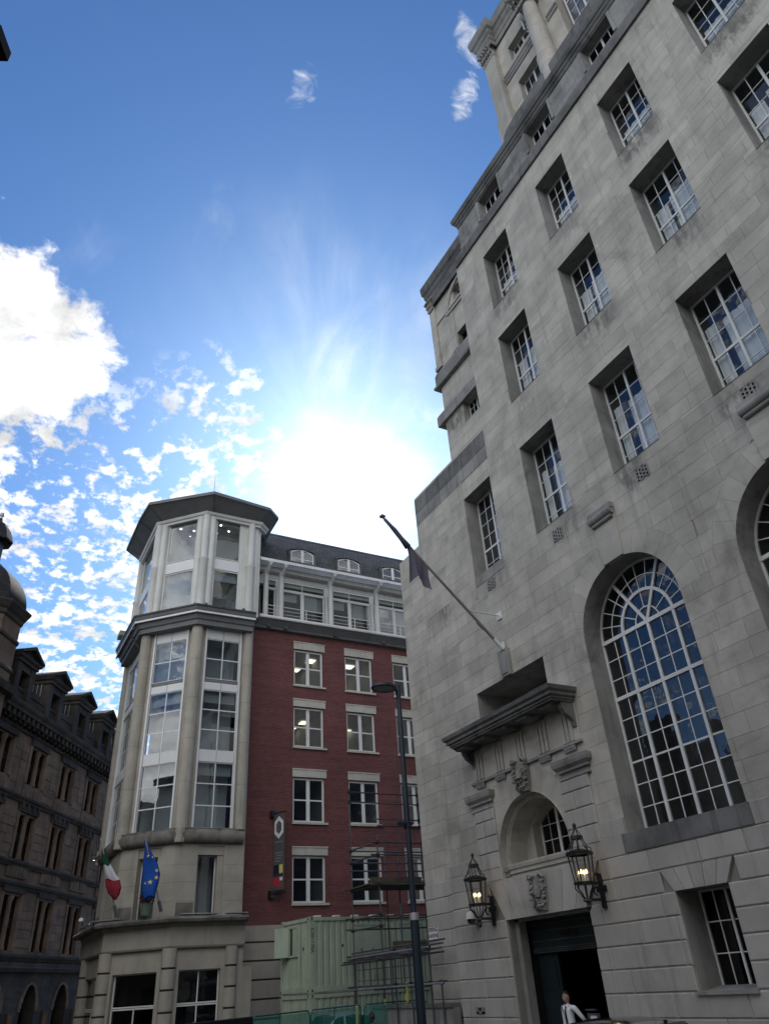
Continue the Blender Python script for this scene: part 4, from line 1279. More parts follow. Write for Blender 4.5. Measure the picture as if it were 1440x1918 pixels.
b.sweep([(0, qz(27.6)), (.06, qz(27.6)), (.06, qz(27.9)), (.08, qz(27.95)), (.08, qz(28.25)), (.13, qz(28.35)), (.15, qz(28.55)), (.22, qz(28.65)), (.25, qz(29.0)), (.25, qz(29.12)), (0, qz(29.25))],
        [(yl - .02, -5), (yl - .02, .12), (15.2, .12)])
b.box(15.2, yl - .1, -10, .2, qz(28.9), qz(29.2)); b.build('pavilion_cornice', 'portland_soot', bank)
window(PF, qy(16.2), qy(17.22), qz(20.28), qz(21.33), -.36, bank, 4, 3, 'frame_grey', 'pane_dark', .05, .025, (2,), (), .06, room=None)
window(PF, qy(16.2), qy(16.85), qz(23.72), qz(24.75), -.3, bank, 2, 2, 'black', 'pane_dark', .05, .03, (), (), .06, room=None)
window(PF, qy(16.2), qy(16.78), qz(26.4), qz(27.3), -.3, bank, 3, 3, 'frame_grey', 'pane_dark', .05, .03, (), (), .06, room=None)
# ================================================================== OFFICE BLOCK: red brick wing and glazed corner tower
BY = 36.5
KF = Frame((0, BY), (1, 0))
office = thing('office_building', 'red brick office block with a pale octagonal glazed corner tower and slate mansard roof', 'building', (14, 38, 0))
XL, XR = 12.0, 34.0
colX = [14.41 + 3.15 * k for k in range(6)]
rows = [(16.62, 18.70, 19.14), (13.26, 15.40, 15.82), (9.53, 11.70, 12.11), (5.93, 8.0, 8.39)]
# brick skin with openings
b = MB(KF)
xs = sorted({XL, XR} | {x for c in colX for x in (c, c + 1.76)})
zs = sorted({5.06, 19.62} | {z for r in rows for z in (r[0], r[1])})
for x0, x1 in zip(xs, xs[1:]):
    for z0, z1 in zip(zs, zs[1:]):
        hole = any(abs(x0 - c) < 1e-6 for c in colX) and any(abs(z0 - r[0]) < 1e-6 for r in rows)
        if not hole: b.face([(x0, 0, z0), (x1, 0, z0), (x1, 0, z1), (x0, 0, z1)])
for c in colX:
    for r in rows: b.strip([(c, r[0]), (c, r[1]), (c + 1.76, r[1]), (c + 1.76, r[0])], 0, -0.22, True)
b.build('brick_wall', 'red_brick', office)
b = MB(KF); b.box(XL, XR, -9, -5.2, 0, 19.6); b.box(XL, XR, -5.2, -0.3, 19.2, 19.6); b.box(XL, XL + .3, -5.2, -.02, 0, 19.6); b.build('wall_mass', 'interior', office)
for i, c in enumerate(colX):
    for j, (z0, z1, z2) in enumerate(rows):
        w = window(KF, c, c + 1.76, z0, z1, -0.16, office, 2, 2, 'white_paint', 'pane_office', 0.10, 0.07, (1,), (), 0.19, room='interior', depth=4.6, proud=0.05)
        l = MB(KF); l.box(c - .03, c + 1.87, -.05, .03, z1 + .02, z2); l.box(c - .05, c + 1.89, -.05, .06, z2 - .03, z2 + .03); l.box(c + .78, c + 1.02, 0, .055, z1 + .02, z2 - .04); l.build('lintel', 'lintel', office)
        s = MB(KF); s.box(c - .05, c + 1.90, -.15, .09, z0 - .10, z0); s.build('window_sill', 'lintel', office)
        if i < 3 and j in (0, 1):                       # ceiling panels left on inside
            t = MB(KF)
            spots = {0: [(1.45, -1.9), (1.0, -3.5)], 1: [(1.5, -3.1), (1.1, -4.4)]}[j] if i == 0 else ({0: [(.75, -2.0), (.9, -3.6)], 1: [(1.3, -3.9)]}[j] if i == 1 else [])
            for (u, ww) in spots: t.face([(c + u, ww, z1 + .05), (c + u + .6, ww, z1 + .06), (c + u + .6, ww + .6, z1 + .06), (c + u, ww + .6, z1 + .06)])
            if spots: t.build('ceiling_light', 'ceiling_light', w)
# stone-faced base with dark brick bands
for k, (z0, z1) in enumerate([(4.44, 5.06), (3.72, 4.37), (3.0, 3.65), (2.28, 2.93), (1.56, 2.21), (0.84, 1.49), (0.1, 0.77)]):
    x = XL - .1; n = 0
    while x < 22:
        x1 = min(22.0, x + (2.4 if (k + n) % 2 else 1.9)); g = MB(KF); g.block(x + .003, x1 - .003, z0, z1, -.05, .04, .008); g.build('base_slab', 'beige_stone', office); x = x1; n += 1
g = MB(KF); g.box(XL, XR, -.2, .012, 0, 5.05); g.build('base_band', 'dark_band', office)
# eaves gutter of the brick wing
b = MB(KF)
b.sweep([(0, 19.6), (.25, 19.62), (.30, 19.72), (.62, 20.02), (.66, 20.05), (.66, 20.18), (.60, 20.24), (-.2, 20.3)], [(XR, 0), (XL + .1, 0), (XL + .1, -.6)])
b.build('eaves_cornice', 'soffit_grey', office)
b = MB(KF); b.sweep([(.64, 20.04), (.72, 20.04), (.75, 20.10), (.75, 20.20), (.66, 20.22)], [(XR, 0), (XL + .1, 0)]); b.build('gutter', 'frame_grey', office)
for x in (12.75, 13.75, 16.85, 20.0, 23.1): b = MB(KF); b.box(x - .09, x + .09, 0, .42, 19.66, 19.86); b.build('eaves_bracket', 'lead', office)
# loggia: balcony, columns, glazing set back
b = MB(KF); b.box(XL, XR, -4, .3, 20.2, 20.36); b.build('balcony_floor', 'soffit_grey', office)
LX = [12.63, 13.58, 16.74, 19.88, 23.03, 26.18, 29.33, 32.48]
for x in LX:
    b = MB(KF); b.lathe([(.15, 20.36), (.15, 23.25), (.19, 23.3), (.19, 23.4)], (x, .02), 14); b.build('column', 'tower_white', office, smooth='auto')
b = MB(KF); b.box(XL, XR, -.16, .16, 23.35, 23.62); b.box(XL, XR, -4, -.9, 23.0, 23.8); b.build('loggia_beam', 'tower_white', office)
for x0, x1 in zip(LX, LX[1:]):
    wdt = x1 - x0
    n = 1 if wdt < 1.5 else 2
    window(KF, x0 + .18, x1 - .02, 20.4, 22.75, -.85, office, n, 1, 'white_paint', 'pane_office', 0.13, 0.08, (1,) if n > 1 else (), (), 0.22, room='interior', depth=2.2, proud=.05)
    window(KF, x0 + .18, x1 - .02, 22.75, 23.30, -.85, office, n, 1, 'white_paint', 'pane_office', 0.05, 0.05, (), (), 0.22, room='interior', depth=1.2)
    r = MB(KF); r.box(x1 - .06, x1 + .22, -.98, -.80, 20.36, 23.35); r.build('jamb', 'white_paint', office)
    r = MB(KF)                                          # roller blinds in the upper part
    if n > 1:
        for a, c, h in ((x0 + .32, x0 + 1.36, .55), (x0 + 1.6, x1 - .18, 1.0)): r.box(a, c, -1.02, -1.0, 22.65 - h, 22.65)
        r.build('roller_blind', 'blind', office)
    r = MB(KF)
    for z in (20.72, 20.95, 21.18): r.tube([(x0 + .1, .0, z), (x1 - .1, .0, z)], .014 if z < 21.1 else .024, 6)
    for u in ([.5] if wdt > 1.5 else []): r.tube([(x0 + wdt * u, 0, 20.36), (x0 + wdt * u, 0, 21.2)], .022, 6)
    r.build('balcony_rail', 'white_paint', office)
# louvred sun-shade on struts with fascia
b = MB(KF)
b.box(XL - .05, XR, .74, .80, 23.60, 23.78)
for k in range(9): w0 = -.02 + .085 * k; i = b.pts([(XL, w0, 23.66), (XR, w0, 23.66), (XR, w0 + .06, 23.61), (XL, w0 + .06, 23.61)]); b.q.append((i, i + 1, i + 2, i + 3)); b.mi.append(0); i = b.pts([(XL, w0, 23.675), (XR, w0, 23.675), (XR, w0 + .06, 23.625), (XL, w0 + .06, 23.625)]); b.q.append((i, i + 1, i + 2, i + 3)); b.mi.append(0)
b.box(XL - .05, XL, -.1, .8, 23.60, 23.74)
b.build('sun_shade', 'frame_grey', office)
for x in LX:
    b = MB(KF)
    i = b.pts([(x - .07, .10, 23.05), (x - .07, .10, 23.28), (x - .07, .74, 23.60), (x - .07, .74, 23.44)]); j = b.pts([(x + .07, .10, 23.05), (x + .07, .10, 23.28), (x + .07, .74, 23.60), (x + .07, .74, 23.44)])
    b.q += [(i, i + 1, i + 2, i + 3), (j + 3, j + 2, j + 1, j)] + [(i + k, i + (k + 1) % 4, j + (k + 1) % 4, j + k) for k in range(4)]; b.mi += [0] * 6
    b.box(x - .13, x + .13, .70, .78, 23.53, 23.61); b.build('strut', 'frame_grey', office)
# mansard with dormers
b = MB(KF)
MP = [(-.6, 23.75), (-.75, 24.3), (-1.05, 25.2), (-1.5, 26.1), (-2.4, 27.35), (-2.9, 27.75), (-4.5, 28.2)]
for (w0, z0), (w1, z1) in zip(MP, MP[1:]): b.face([(XL - .2, w0, z0), (XR, w0, z0), (XR, w1, z1), (XL - .2, w1, z1)])
P = [(XL - .2, w, z) for w, z in MP] + [(XL - .2, -8, 28.2), (XL - .2, -8, 23.7)]
b.face(P); b.face([(XL - .2, -4.5, 28.2), (XR, -4.5, 28.2), (XR, -9, 28.3), (XL - .2, -9, 28.3)])
b.build('mansard_roof', 'slate', office)
b = MB(KF); b.box(XL - .2, XR, -3.0, -2.8, 27.70, 27.82); b.build('roof_ridge', 'lead', office)
for x0 in (14.5, 17.72, 20.95, 24.15, 27.35):
    u0, u1, zb = x0, x0 + 1.55, 24.85; cx = (u0 + u1) / 2
    d = MB(KF); n = 10
    top = lambda u, rise=.22, z=25.62: z + rise * (1 - ((u - cx) / ((u1 - u0) / 2)) ** 2)
    for k in range(n):
        a, c = u0 - .14 + (u1 - u0 + .28) * k / n, u0 - .14 + (u1 - u0 + .28) * (k + 1) / n
        q = lambda u: 25.74 + .20 * (1 - ((u - cx) / ((u1 - u0 + .28) / 2)) ** 2)
        d.face([(a, -.85, q(a)), (c, -.85, q(c)), (c, -2.0, q(c) + .12), (a, -2.0, q(a) + .12)]); d.face([(a, -.85, q(a) - .10), (c, -.85, q(c) - .10), (c, -.85, q(c)), (a, -.85, q(a))])
    d.box(u0 - .14, u0, -1.9, -.88, 24.5, 25.72); d.box(u1, u1 + .14, -1.9, -.88, 24.5, 25.72); d.box(u0 - .14, u1 + .14, -1.3, -.80, 24.72, 24.86)
    d = d.build('dormer', 'lead', office)
    wb = MB(KF); w = -.93
    P = [(u0, zb), (u1, zb), (u1, 25.62)] + [(u1 - (u1 - u0) * k / n, top(u1 - (u1 - u0) * k / n)) for k in range(1, n)] + [(u0, 25.62)]
    PI = [(u0 + .08, zb + .08), (u1 - .08, zb + .08), (u1 - .08, 25.58)] + [(u1 - .08 - (u1 - u0 - .16) * k / n, top(u1 - (u1 - u0) * k / n) - .07) for k in range(1, n)] + [(u0 + .08, 25.58)]
    for k in range(len(P)):
        j = (k + 1) % len(P); wb.face([(P[k][0], w, P[k][1]), (P[j][0], w, P[j][1]), (PI[j][0], w, PI[j][1]), (PI[k][0], w, PI[k][1])])
    wb.box(cx - .09, cx + .09, w - .03, w + .025, zb, 25.80); wb.box(u0 + .05, u1 - .05, w - .02, w + .012, zb + .26, zb + .31)
    wo = wb.build('dormer_window', 'white_paint', office)
    for a, c in ((u0 + .08, cx - .09), (cx + .09, u1 - .08)):
        pane(KF, a, c, zb + .08, zb + .26, w - .012, 'pane_office', wo); pane(KF, a, c, zb + .31, 25.70, w - .012, 'pane_office', wo)
    r = MB(KF); r.box(u0, u1, -1.7, w - .03, zb, 25.7, skip='f'); r.build('room', 'interior', wo)

# ------------------------------------------------------------------ the tower
TC = Vector((10.15, 39.12)); TR = 3.92
def ov(rad, k): a = R(-112.5 - 45 * k); return Vector((TC.x + rad * math.cos(a), TC.y + rad * math.sin(a)))
V = [Vector((11.65, 35.5)), Vector((8.65, 35.5)), Vector((6.53, 37.62)), Vector((6.53, 42.3)), Vector((8.65, 44.4)), Vector((11.6, 44.4)), Vector((11.6, 36.3))]
def face_frame(a, c):          # a = right end, c = left end as seen; u runs left to right seen from outside
    return Frame((c.x, c.y), ((a - c).x, (a - c).y)), (a - c).length
FACES = [face_frame(V[0], V[1]), face_frame(V[1], V[2]), face_frame(V[2], V[3])]
# core
b = MB()
core = [TC + (v - TC) * 0.62 for v in V]
for z0, z1 in ((0, 26.3),):
    n = len(core)
    for k in range(n):
        p, q = core[k], core[(k + 1) % n]; b.face([(p.x, p.y, z0), (q.x, q.y, z0), (q.x, q.y, z1), (p.x, p.y, z1)])
b.build('tower_core', 'interior_pale', office)
def slab(z0, z1, k, m, name):
    b = MB(); P = [TC + (v - TC) * k for v in V]
    n = len(P)
    b.face([(p.x, p.y, z0) for p in P]); b.face([(p.x, p.y, z1) for p in P])
    for i in range(n): p, q = P[i], P[(i + 1) % n]; b.face([(p.x, p.y, z0), (q.x, q.y, z0), (q.x, q.y, z1), (p.x, p.y, z1)])
    return b.build(name, m, office)
for z0, z1 in ((8.7, 8.9), (12.0, 12.4), (15.5, 15.8), (18.3, 18.9), (22.5, 22.9), (25.6, 25.9)): slab(z0, z1, .965, 'interior_pale', 'floor_slab')
# middle stage: three storeys of glazing between half-round stone shafts
stage = [(8.96, 11.91, 3), (12.47, 15.45, 3), (16.05, 18.18, 2)]
for fi, (fr, L) in enumerate(FACES):
    a, c = (.44, L - .62) if fi == 0 else ((.50, L - .48) if fi == 1 else (.35, L - .46))
    # return walls of stone either side of the window strip
    b = MB(fr); b.box(0, a, -.35, -.02, 8.9, 18.95); b.box(c, L, -.35, -.02, 8.9, 18.95)
    if fi == 0: b.box(c + .05, L, -.3, -.015, 5.3, 18.95)
    b.build('tower_wall', 'beige_stone', office)
    b = MB(fr); b.box(a, a + .09, -.2, .06, 8.9, 18.75); b.box(c - .09, c, -.2, .06, 8.9, 18.75); b.build('window_edge', 'panel_white', office)
    for (z0, z1, nr) in stage:
        window(fr, a + .09, c - .09, z0, z1, -.06, office, 2, nr, 'panel_white', 'pane_tower', 0.03, 0.055, (), (), .06, room=None, tilt=.2)
    for (z0, z1) in ((11.91, 12.47), (15.45, 16.05), (18.18, 18.74)):
        for p, q in ((a + .10, (a + c) / 2 - .012), ((a + c) / 2 + .012, c - .10)):
            g = MB(fr); g.block(p, q, z0 + .015, z1 - .015 if z0 != 15.45 else z1 - .2, -.08, .0, .006); g.build('spandrel_panel', 'panel_white', office)
        g = MB(fr); g.box(a + .09, c - .09, -.2, -.06, z0, z1)
        if z0 == 15.45: g.box(a + .12, c - .12, -.06, -.03, z1 - .16, z1 - .03)
        g.build('spandrel_backing', 'frame_grey' if z0 != 15.45 else 'soffit_grey', office)
    # blinds partly down, on the first two faces
    bl = MB(fr)
    for (z0, z1, nr) in stage[1:2] + stage[0:1]:
        bl.box(a + .12, c - .12, -.34, -.33, z1 - .55, z1)
    bl.build('blind', 'blind', office)
    if fi == 1:
        bl = MB(fr); bl.box(a + .12, c - .12, -.30, -.29, 16.1, 18.1); bl.build('blind', 'blind', office)
for k, (v, rad) in enumerate([(V[0] + Vector((-.28, -.02)), .25), (V[1], .30), (V[2], .30), (V[3], .26)]):
    b = MB(); b.lathe([(rad, 8.9), (rad, 18.9)], (v.x, v.y), 18); b.build('shaft', 'beige_stone', office, smooth='auto')
    for z in (10.9, 12.9, 14.9, 16.9):
        b = MB(); b.lathe([(rad + .004, z), (rad + .004, z + .012)], (v.x, v.y), 18); b.build('joint', 'beige_soot', office)
# drainpipe in the angle with the brick wing
b = MB(); b.tube([(11.86, 36.3, 0), (11.86, 36.3, 19.4)], .06, 8); b.build('drainpipe', 'frame_grey', office)
# stone storey below: big roll moulding, panels, two tall windows, and the curved ground storey
ring = lambda r_: [tuple(TC + (v - TC).normalized() * ((v - TC).length + r_)) for v in (V[0] + Vector((.25, 0)), V[1], V[2], V[3])]
path = [tuple(V[3]), tuple(V[2]), tuple(V[1]), tuple(V[0] + Vector((-.12, 0)))]
b = MB(); b.sweep([(0, 8.3), (.10, 8.3), (.22, 8.36), (.30, 8.5), (.32, 8.66), (.26, 8.8), (.16, 8.88), (.16, 8.95), (-.2, 8.98)], path); b.build('roll_moulding', 'beige_soot', office, smooth='auto')
for v in V[1:4]:
    d = (v - TC).normalized(); q = v + d * .06
    b = MB(); b.lathe([(.20, 8.30), (.22, 8.34), (.22, 8.93), (.18, 8.96)], (q.x + d.x * .08, q.y + d.y * .08), 8); b.build('corner_boss', 'beige_stone', office)
for fi, (fr, L) in enumerate(FACES):
    o0, o1 = {0: (.86, 1.78), 1: (.95, 1.95), 2: (1.2, 2.2)}[fi]
    b = MB(fr)
    b.box(0, o0, -.5, 0, 5.3, 8.32); b.box(o1 + (.2 if fi else .28), L, -.5, 0, 5.3, 8.32)
    b.box(o0, o1 + .28, -.5, -.06, 7.85, 8.22); b.box(o0, o1 + .28, -.5, 0, 8.22, 8.32); b.box(o1, o1 + .28, -.5, -.10, 5.3, 7.85) if fi == 0 else b.box(o1, o1 + .2, -.5, -.02, 5.3, 7.85)
    b.build('tower_wall', 'beige_stone', office)
    for z in (6.0, 6.75, 7.45):
        for (p, q) in ((.02, o0), (o1 + .3, L - .02)):
            g = MB(fr); g.box(p, q, -.01, .002, z, z + .010); g.build('joint', 'beige_soot', office)
    window(fr, o0, o1, 5.42, 7.84, -.38, office, 1, 1, 'frame_grey', 'pane_tower', .045, .03, room='interior', depth=1.2)
    g = MB(fr); g.box(.05, o0 - .05, -.02, .003, 5.42, 5.95); g.build('damp_patch', 'beige_soot', office)
# canopy ledge, fascia and round columns of the ground storey
GV = [Vector((11.62, 34.9)), Vector((8.42, 34.9)), Vector((6.22, 37.1)), Vector((6.22, 43.0))]
gp = [tuple(v) for v in reversed(GV)]
b = MB(); b.sweep([(-.8, 5.12), (.42, 5.12), (.48, 5.16), (.52, 5.26), (.46, 5.32), (.3, 5.36), (-.8, 5.42)], gp); b.build('canopy_ledge', 'beige_soot', office)
b = MB(); b.sweep([(-.5, 4.23), (.02, 4.23), (.06, 4.30), (.06, 4.98), (.14, 5.12), (-.5, 5.12)], gp); b.build('fascia', 'beige_stone', office)
for p, q in ((.3, 1.9), (2.3, 3.2)):                    # lead flashings on the ledge
    fr_, L_ = face_frame(GV[0], GV[1]); g = MB(fr_); g.box(p, q, -.1, .40, 5.42, 5.46); g.build('flashing', 'galv', office)
g = MB(face_frame(GV[1], GV[2])[0]); g.box(-.6, .9, -.1, .35, 5.42, 5.47); g.build('flashing', 'galv', office)
g = MB(); g.tube([(5.5, 36.9, 5.34), (5.5, 39.5, 5.34)], .05, 6); g.build('flashing', 'galv', office)
g = MB(); 
for v, rad in ((Vector((11.1, 35.05)), .28), (Vector((8.5, 35.02)), .30), (Vector((6.39, 37.12)), .30), (Vector((6.4, 41.8)), .30)):
    for k in range(6):
        z0 = 4.23 - .74 * (k + 1) + .07; g = MB(); g.lathe([(rad - .015, z0), (rad, z0 + .01), (rad, z0 + .66), (rad - .015, z0 + .67)], (v.x, v.y), 18); g.build('column_drum', 'beige_stone', office, smooth='auto')
    g = MB(); g.lathe([(rad - .03, 0), (rad - .03, 4.23)], (v.x, v.y), 18); g.build('column_core', 'dark_band', office, smooth='auto')
for fi in range(3):
    fr_, L_ = face_frame(GV[fi], GV[fi + 1]); b = MB(fr_)
    b.box(0, L_, -.5, -.12, 3.45, 4.26); b.box(.1, .52, -.5, -.10, 0, 3.45); b.box(L_ - (.95 if fi == 0 else .52), L_ - .1 + (.5 if fi == 0 else 0), -.5, -.10, 0, 3.45); b.build('shop_surround', 'beige_stone', office)
    a, c = .52, L_ - (.95 if fi == 0 else .52)
    window(fr_, a, c, 2.28, 3.45, -.32, office, 2 if fi == 0 else 1, 1, 'frame_grey', 'pane_dark', .05, .05, (), (), .06, room='interior', depth=1.0)
    window(fr_, a, c, .3, 2.26, -.32, office, 2, 1, 'frame_grey', 'pane_dark', .05, .05, (), (), .06, room='black' if fi else 'interior', depth=1.0)
# cornice between stages
cv = [Vector((11.55, 35.2)), Vector((8.55, 34.55)), Vector((5.75, 37.0)), Vector((5.75, 42.3))]
cp = [(6.25, 42.3), (6.25, 37.48), (8.53, 35.2), (11.5, 35.2)]
b = MB()
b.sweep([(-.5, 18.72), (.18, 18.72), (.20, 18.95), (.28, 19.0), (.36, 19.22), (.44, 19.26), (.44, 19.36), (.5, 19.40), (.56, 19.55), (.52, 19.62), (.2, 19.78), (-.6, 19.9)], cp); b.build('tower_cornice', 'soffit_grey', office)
b = MB(); b.sweep([(.44, 19.24), (.52, 19.24), (.52, 19.34), (.44, 19.34)], cp); b.build('gutter', 'frame_grey', office)
b = MB(); b.sweep([(.2, 19.76), (.60, 19.58), (.62, 19.66), (.2, 19.84)], cp); b.build('cornice_flashing', 'lead', office)
b = MB(); b.tube([(5.72, 42.0, 19.1), (5.68, 37.6, 18.98), (5.9, 37.0, 18.98)], .05, 6); b.tube([(5.72, 38.2, 19.0), (6.3, 38.3, 18.3)], .05, 6); b.build('rainwater_pipe', 'lead', office)
# white glazed top stage
for fi, (fr, L) in enumerate(FACES):
    a, c = (.60, L - .98) if fi == 0 else ((.62, L - .60) if fi == 1 else (.5, L - .6))
    for (z0, z1) in ((19.9, 22.32), (23.05, 25.55)):
        window(fr, a, c, z0, z1, -.06, office, 1, 1, 'tower_white', 'pane_tower', .05, .03, tilt=.1, room=None)
    g = MB(fr); g.block(a, c, 22.36, 23.01, -.2, -.02, .01); g.build('spandrel_panel', 'panel_white', office)
    g = MB(fr); g.box(0, a, -.3, -.03, 19.7, 25.7); g.box(c, L + (.1 if fi == 0 else 0), -.3, -.03, 19.7, 25.7); g.build('tower_wall', 'tower_white', office)
    g = MB(fr); g.box(.1, L - .1, -1.2, -1.1, 23.0, 25.7) if False else None
    if fi == 1: g = MB(fr); g.box(a + .05, c - .05, -.26, -.25, 19.9, 22.3); g.build('blind', 'blind', office)
    if fi == 0: g = MB(fr); g.box(a + .05, c - .05, -.26, -.25, 21.75, 22.3); g.build('blind', 'blind', office)
    rnd = random.Random(fi + 3)
    if fi < 2:
        g = MB(fr)
        for zc in ((25.58,) if fi == 1 else (25.58, 22.36)):
            for i in range(3):
                u, w = a + (c - a) * (.18 + .36 * (i % 2) + .25 * rnd.random()), -.45 - .6 * i * .8; n = 8
                g.face([(u + .06 * math.cos(6.283 * k / n), w + .06 * math.sin(6.283 * k / n), zc - .10) for k in range(n)])
        g.build('downlight', 'downlight', office)
for z0, z1 in ((22.42, 22.5), (25.52, 25.6)): slab(z0, z1, .94, 'interior', 'ceiling')
for k, v in enumerate(V[:4]):
    v = v + (Vector((-.35, .0)) if k == 0 else Vector((0, 0)))
    d = (v - TC).normalized(); t = Vector((-d.y, d.x))
    for off in ((-.34, .34) if k in (1, 2) else (.36,) if k == 0 else (-.3,)):     # flat fins either side of the round shaft
        q = v + t * off - d * .12; g = MB(); g.lathe([(.20, 19.7), (.20, 25.6)], (q.x, q.y), 10); g.build('fin', 'tower_white', office, smooth='auto')
    g = MB(); g.lathe([(.23, 19.7), (.23, 22.72), (.27, 22.78), (.27, 22.86), (.20, 22.9), (.20, 25.65)], (v.x + d.x * .04, v.y + d.y * .04), 16); g.build('shaft', 'tower_white', office, smooth='auto')
g = MB(); g.box(11.2, 11.95, 35.7, 36.6, 19.9, 25.6); g.build('tower_wall', 'tower_white', office)
# head moulding and far-projecting flat eaves
hp = [(6.48, 42.3), (6.48, 37.6), (8.63, 35.45), (11.75, 35.45), (12.3, 36.0)]
b = MB(); b.sweep([(-.5, 25.5), (.10, 25.5), (.12, 25.62), (.2, 25.66), (.26, 25.8), (-.5, 25.86)], hp); b.build('head_moulding', 'tower_white', office)
EV = [Vector((12.95, 35.5)), Vector((12.15, 34.72)), Vector((8.62, 34.3)), Vector((5.55, 36.8)), Vector((5.42, 38.7)), Vector((5.42, 42.5)), Vector((8.5, 45.5)), Vector((13.4, 45.5))]
b = MB(); n = len(EV)
def er(k, z): return [((TC + (v - TC) * k).x, (TC + (v - TC) * k).y, z) for v in EV]
rings = [er(.78, 25.75), er(.985, 26.42), er(1.0, 26.42), er(1.0, 26.60), er(.985, 26.66), er(.25, 27.6)]
for p, q in zip(rings, rings[1:]):
    for i in range(n): b.face([p[i], p[(i + 1) % n], q[(i + 1) % n], q[i]])
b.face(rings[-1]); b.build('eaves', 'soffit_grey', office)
b = MB()
for v in EV[1:6]:
    p, q = TC + (v - TC) * .80, TC + (v - TC) * .985; b.tube([(p.x, p.y, 25.80), (q.x, q.y, 26.40)], .035, 5)
b.build('eaves_rib', 'lead', office)
b = MB(); b.tube([(9.4, 37.4, 26.8), (9.4, 37.4, 29.9)], [.035, .015], 6); b.build('aerial', 'galv', office)
b = MB(); b.box(5.75, 6.6, 42.4, 43.2, 20.7, 21.0); b.build('roof_plant', 'planter_green', office)
# hollow linking the tower eaves with the mansard
b = MB(); b.box(11.9, 12.6, 37.0, 38.8, 23.6, 26.4); b.build('link_roof', 'slate', office)
# ================================================================== SANDSTONE BUILDING on the left
DV = Vector((0.52244838, 0.85267005)).normalized()
SNm = Vector((DV.y, -DV.x))
SF = Frame((-22 * SNm.x, -22 * SNm.y), (DV.x, DV.y))
sand = thing('sandstone_building', 'soot-darkened sandstone building with paired windows, pedimented dormers and a slate dome turret', 'building', tuple(SF(45, 0, 0)))
s0, s1 = 31.2, 62.0
PIT = 3.83
wc = [41.52 + PIT * k for k in range(-2, 6)]
HW = .88
wrows = [(5.05, 7.52), (9.2, 11.38), (12.95, 14.85)]
b = MB(SF)
us = sorted({s0, s1} | {u for c in wc for u in (c - HW, c + HW)})
zs = sorted({4.9, 16.2} | {z for r in wrows for z in r})
for a, c in zip(us, us[1:]):
    for d, e in zip(zs, zs[1:]):
        if any(abs(a - (x - HW)) < 1e-6 for x in wc) and any(abs(d - r[0]) < 1e-6 for r in wrows): continue
        b.face([(a, 0, d), (c, 0, d), (c, 0, e), (a, 0, e)])
for x in wc:
    for d, e in wrows: b.strip([(x - HW, d), (x - HW, e), (x + HW, e), (x + HW, d)], 0, -.3, True)
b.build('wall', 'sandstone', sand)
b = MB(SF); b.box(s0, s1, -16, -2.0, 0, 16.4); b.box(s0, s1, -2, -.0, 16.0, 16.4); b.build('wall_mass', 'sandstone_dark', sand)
for x in wc:
    far = False
    for j, (d, e) in enumerate(wrows):
        w = window(SF, x - HW, x + HW, d, e, -.20, sand, 2, 2, 'black', 'pane_dark', .05, .05, (1,), (1,), .42, room='black', depth=1.0)
        m_ = MB(SF); m_.lathe([(.17, d), (.17, d + .12), (.13, d + .18), (.13, e - .3), (.19, e - .18), (.19, e)], (x, -.06), 8); m_.build('mullion', 'sandstone', sand, smooth='auto')
        l = MB(SF); l.box(x - HW - .22, x + HW + .22, -.02, .14, e + .12, e + .42); l.sweep([(0, e + .40), (.10, e + .42), (.16, e + .52), (.20, e + .54), (.20, e + .60), (0, e + .64)], [(x + HW + .25, 0), (x - HW - .25, 0)]); l.build('hood_mould', 'sandstone_dark', sand)
        for sg in (-1, 1): p = MB(SF); p.box(x + sg * (HW + .12) - .11, x + sg * (HW + .12) + .11, -.02, .08, d, e + .12); p.build('jamb_shaft', 'sandstone', sand)
        if j:
            g = MB(SF); g.box(x - HW - .25, x + HW + .25, 0, .09, d - .85, d - .18)
            for q in range(2): g.box(x - .78 + q * .85, x - .08 + q * .85, .09, .115, d - .74, d - .30)
            if not far:
                for q in range(2):
                    for t in range(3): g.box(x - .70 + q * .85 + t * .2, x - .60 + q * .85 + t * .2, .115, .13, d - .68, d - .36)
            g.build('apron_panel', 'sandstone', sand)
b = MB(SF)
for z in (4.72, 7.95, 8.95, 12.05): b.sweep([(0, z - .12), (.10, z - .12), (.16, z), (.22, z + .04), (.24, z + .14), (.1, z + .2), (0, z + .22)], [(s1, 0), (s0, 0)])
b.sweep([(0, 4.1), (.22, 4.12), (.30, 4.3), (.12, 4.36), (.12, 4.55), (0, 4.6)], [(s1, 0), (s0, 0)])
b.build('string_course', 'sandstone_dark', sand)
# corbels under the balcony string
for x in wc:
    for q in (-.9, -.3, .3, .9): g = MB(SF); g.box(x + q - .09, x + q + .09, 0, .20, 11.62, 11.93); g.build('corbel', 'sandstone_dark', sand)
b = MB(SF)
b.sweep([(0, 15.35), (.12, 15.38), (.14, 15.5), (0, 15.55)], [(s1, 0), (s0, 0)])
b.sweep([(0, 16.05), (.55, 16.05), (.58, 16.2), (.66, 16.3), (.70, 16.42), (.70, 16.5), (.1, 16.62), (0, 16.62)], [(s1, 0), (s0, 0)])
b.build('main_cornice', 'sandstone_dark', sand)
u = 30.2; n = 0
while u < 60:
    g = MB(SF); g.box(u - .12, u + .12, .0, .50, 15.72, 16.05); g.box(u - .10, u + .10, .0, .34, 15.58, 15.72); g.build('modillion', 'sandstone_dark', sand); u += .54
g = MB(SF); g.box(s0, s1, -.25, .02, 16.6, 17.35); g.box(s0, s1, -.3, .07, 17.35, 17.5); g.build('parapet', 'sandstone_dark', sand)
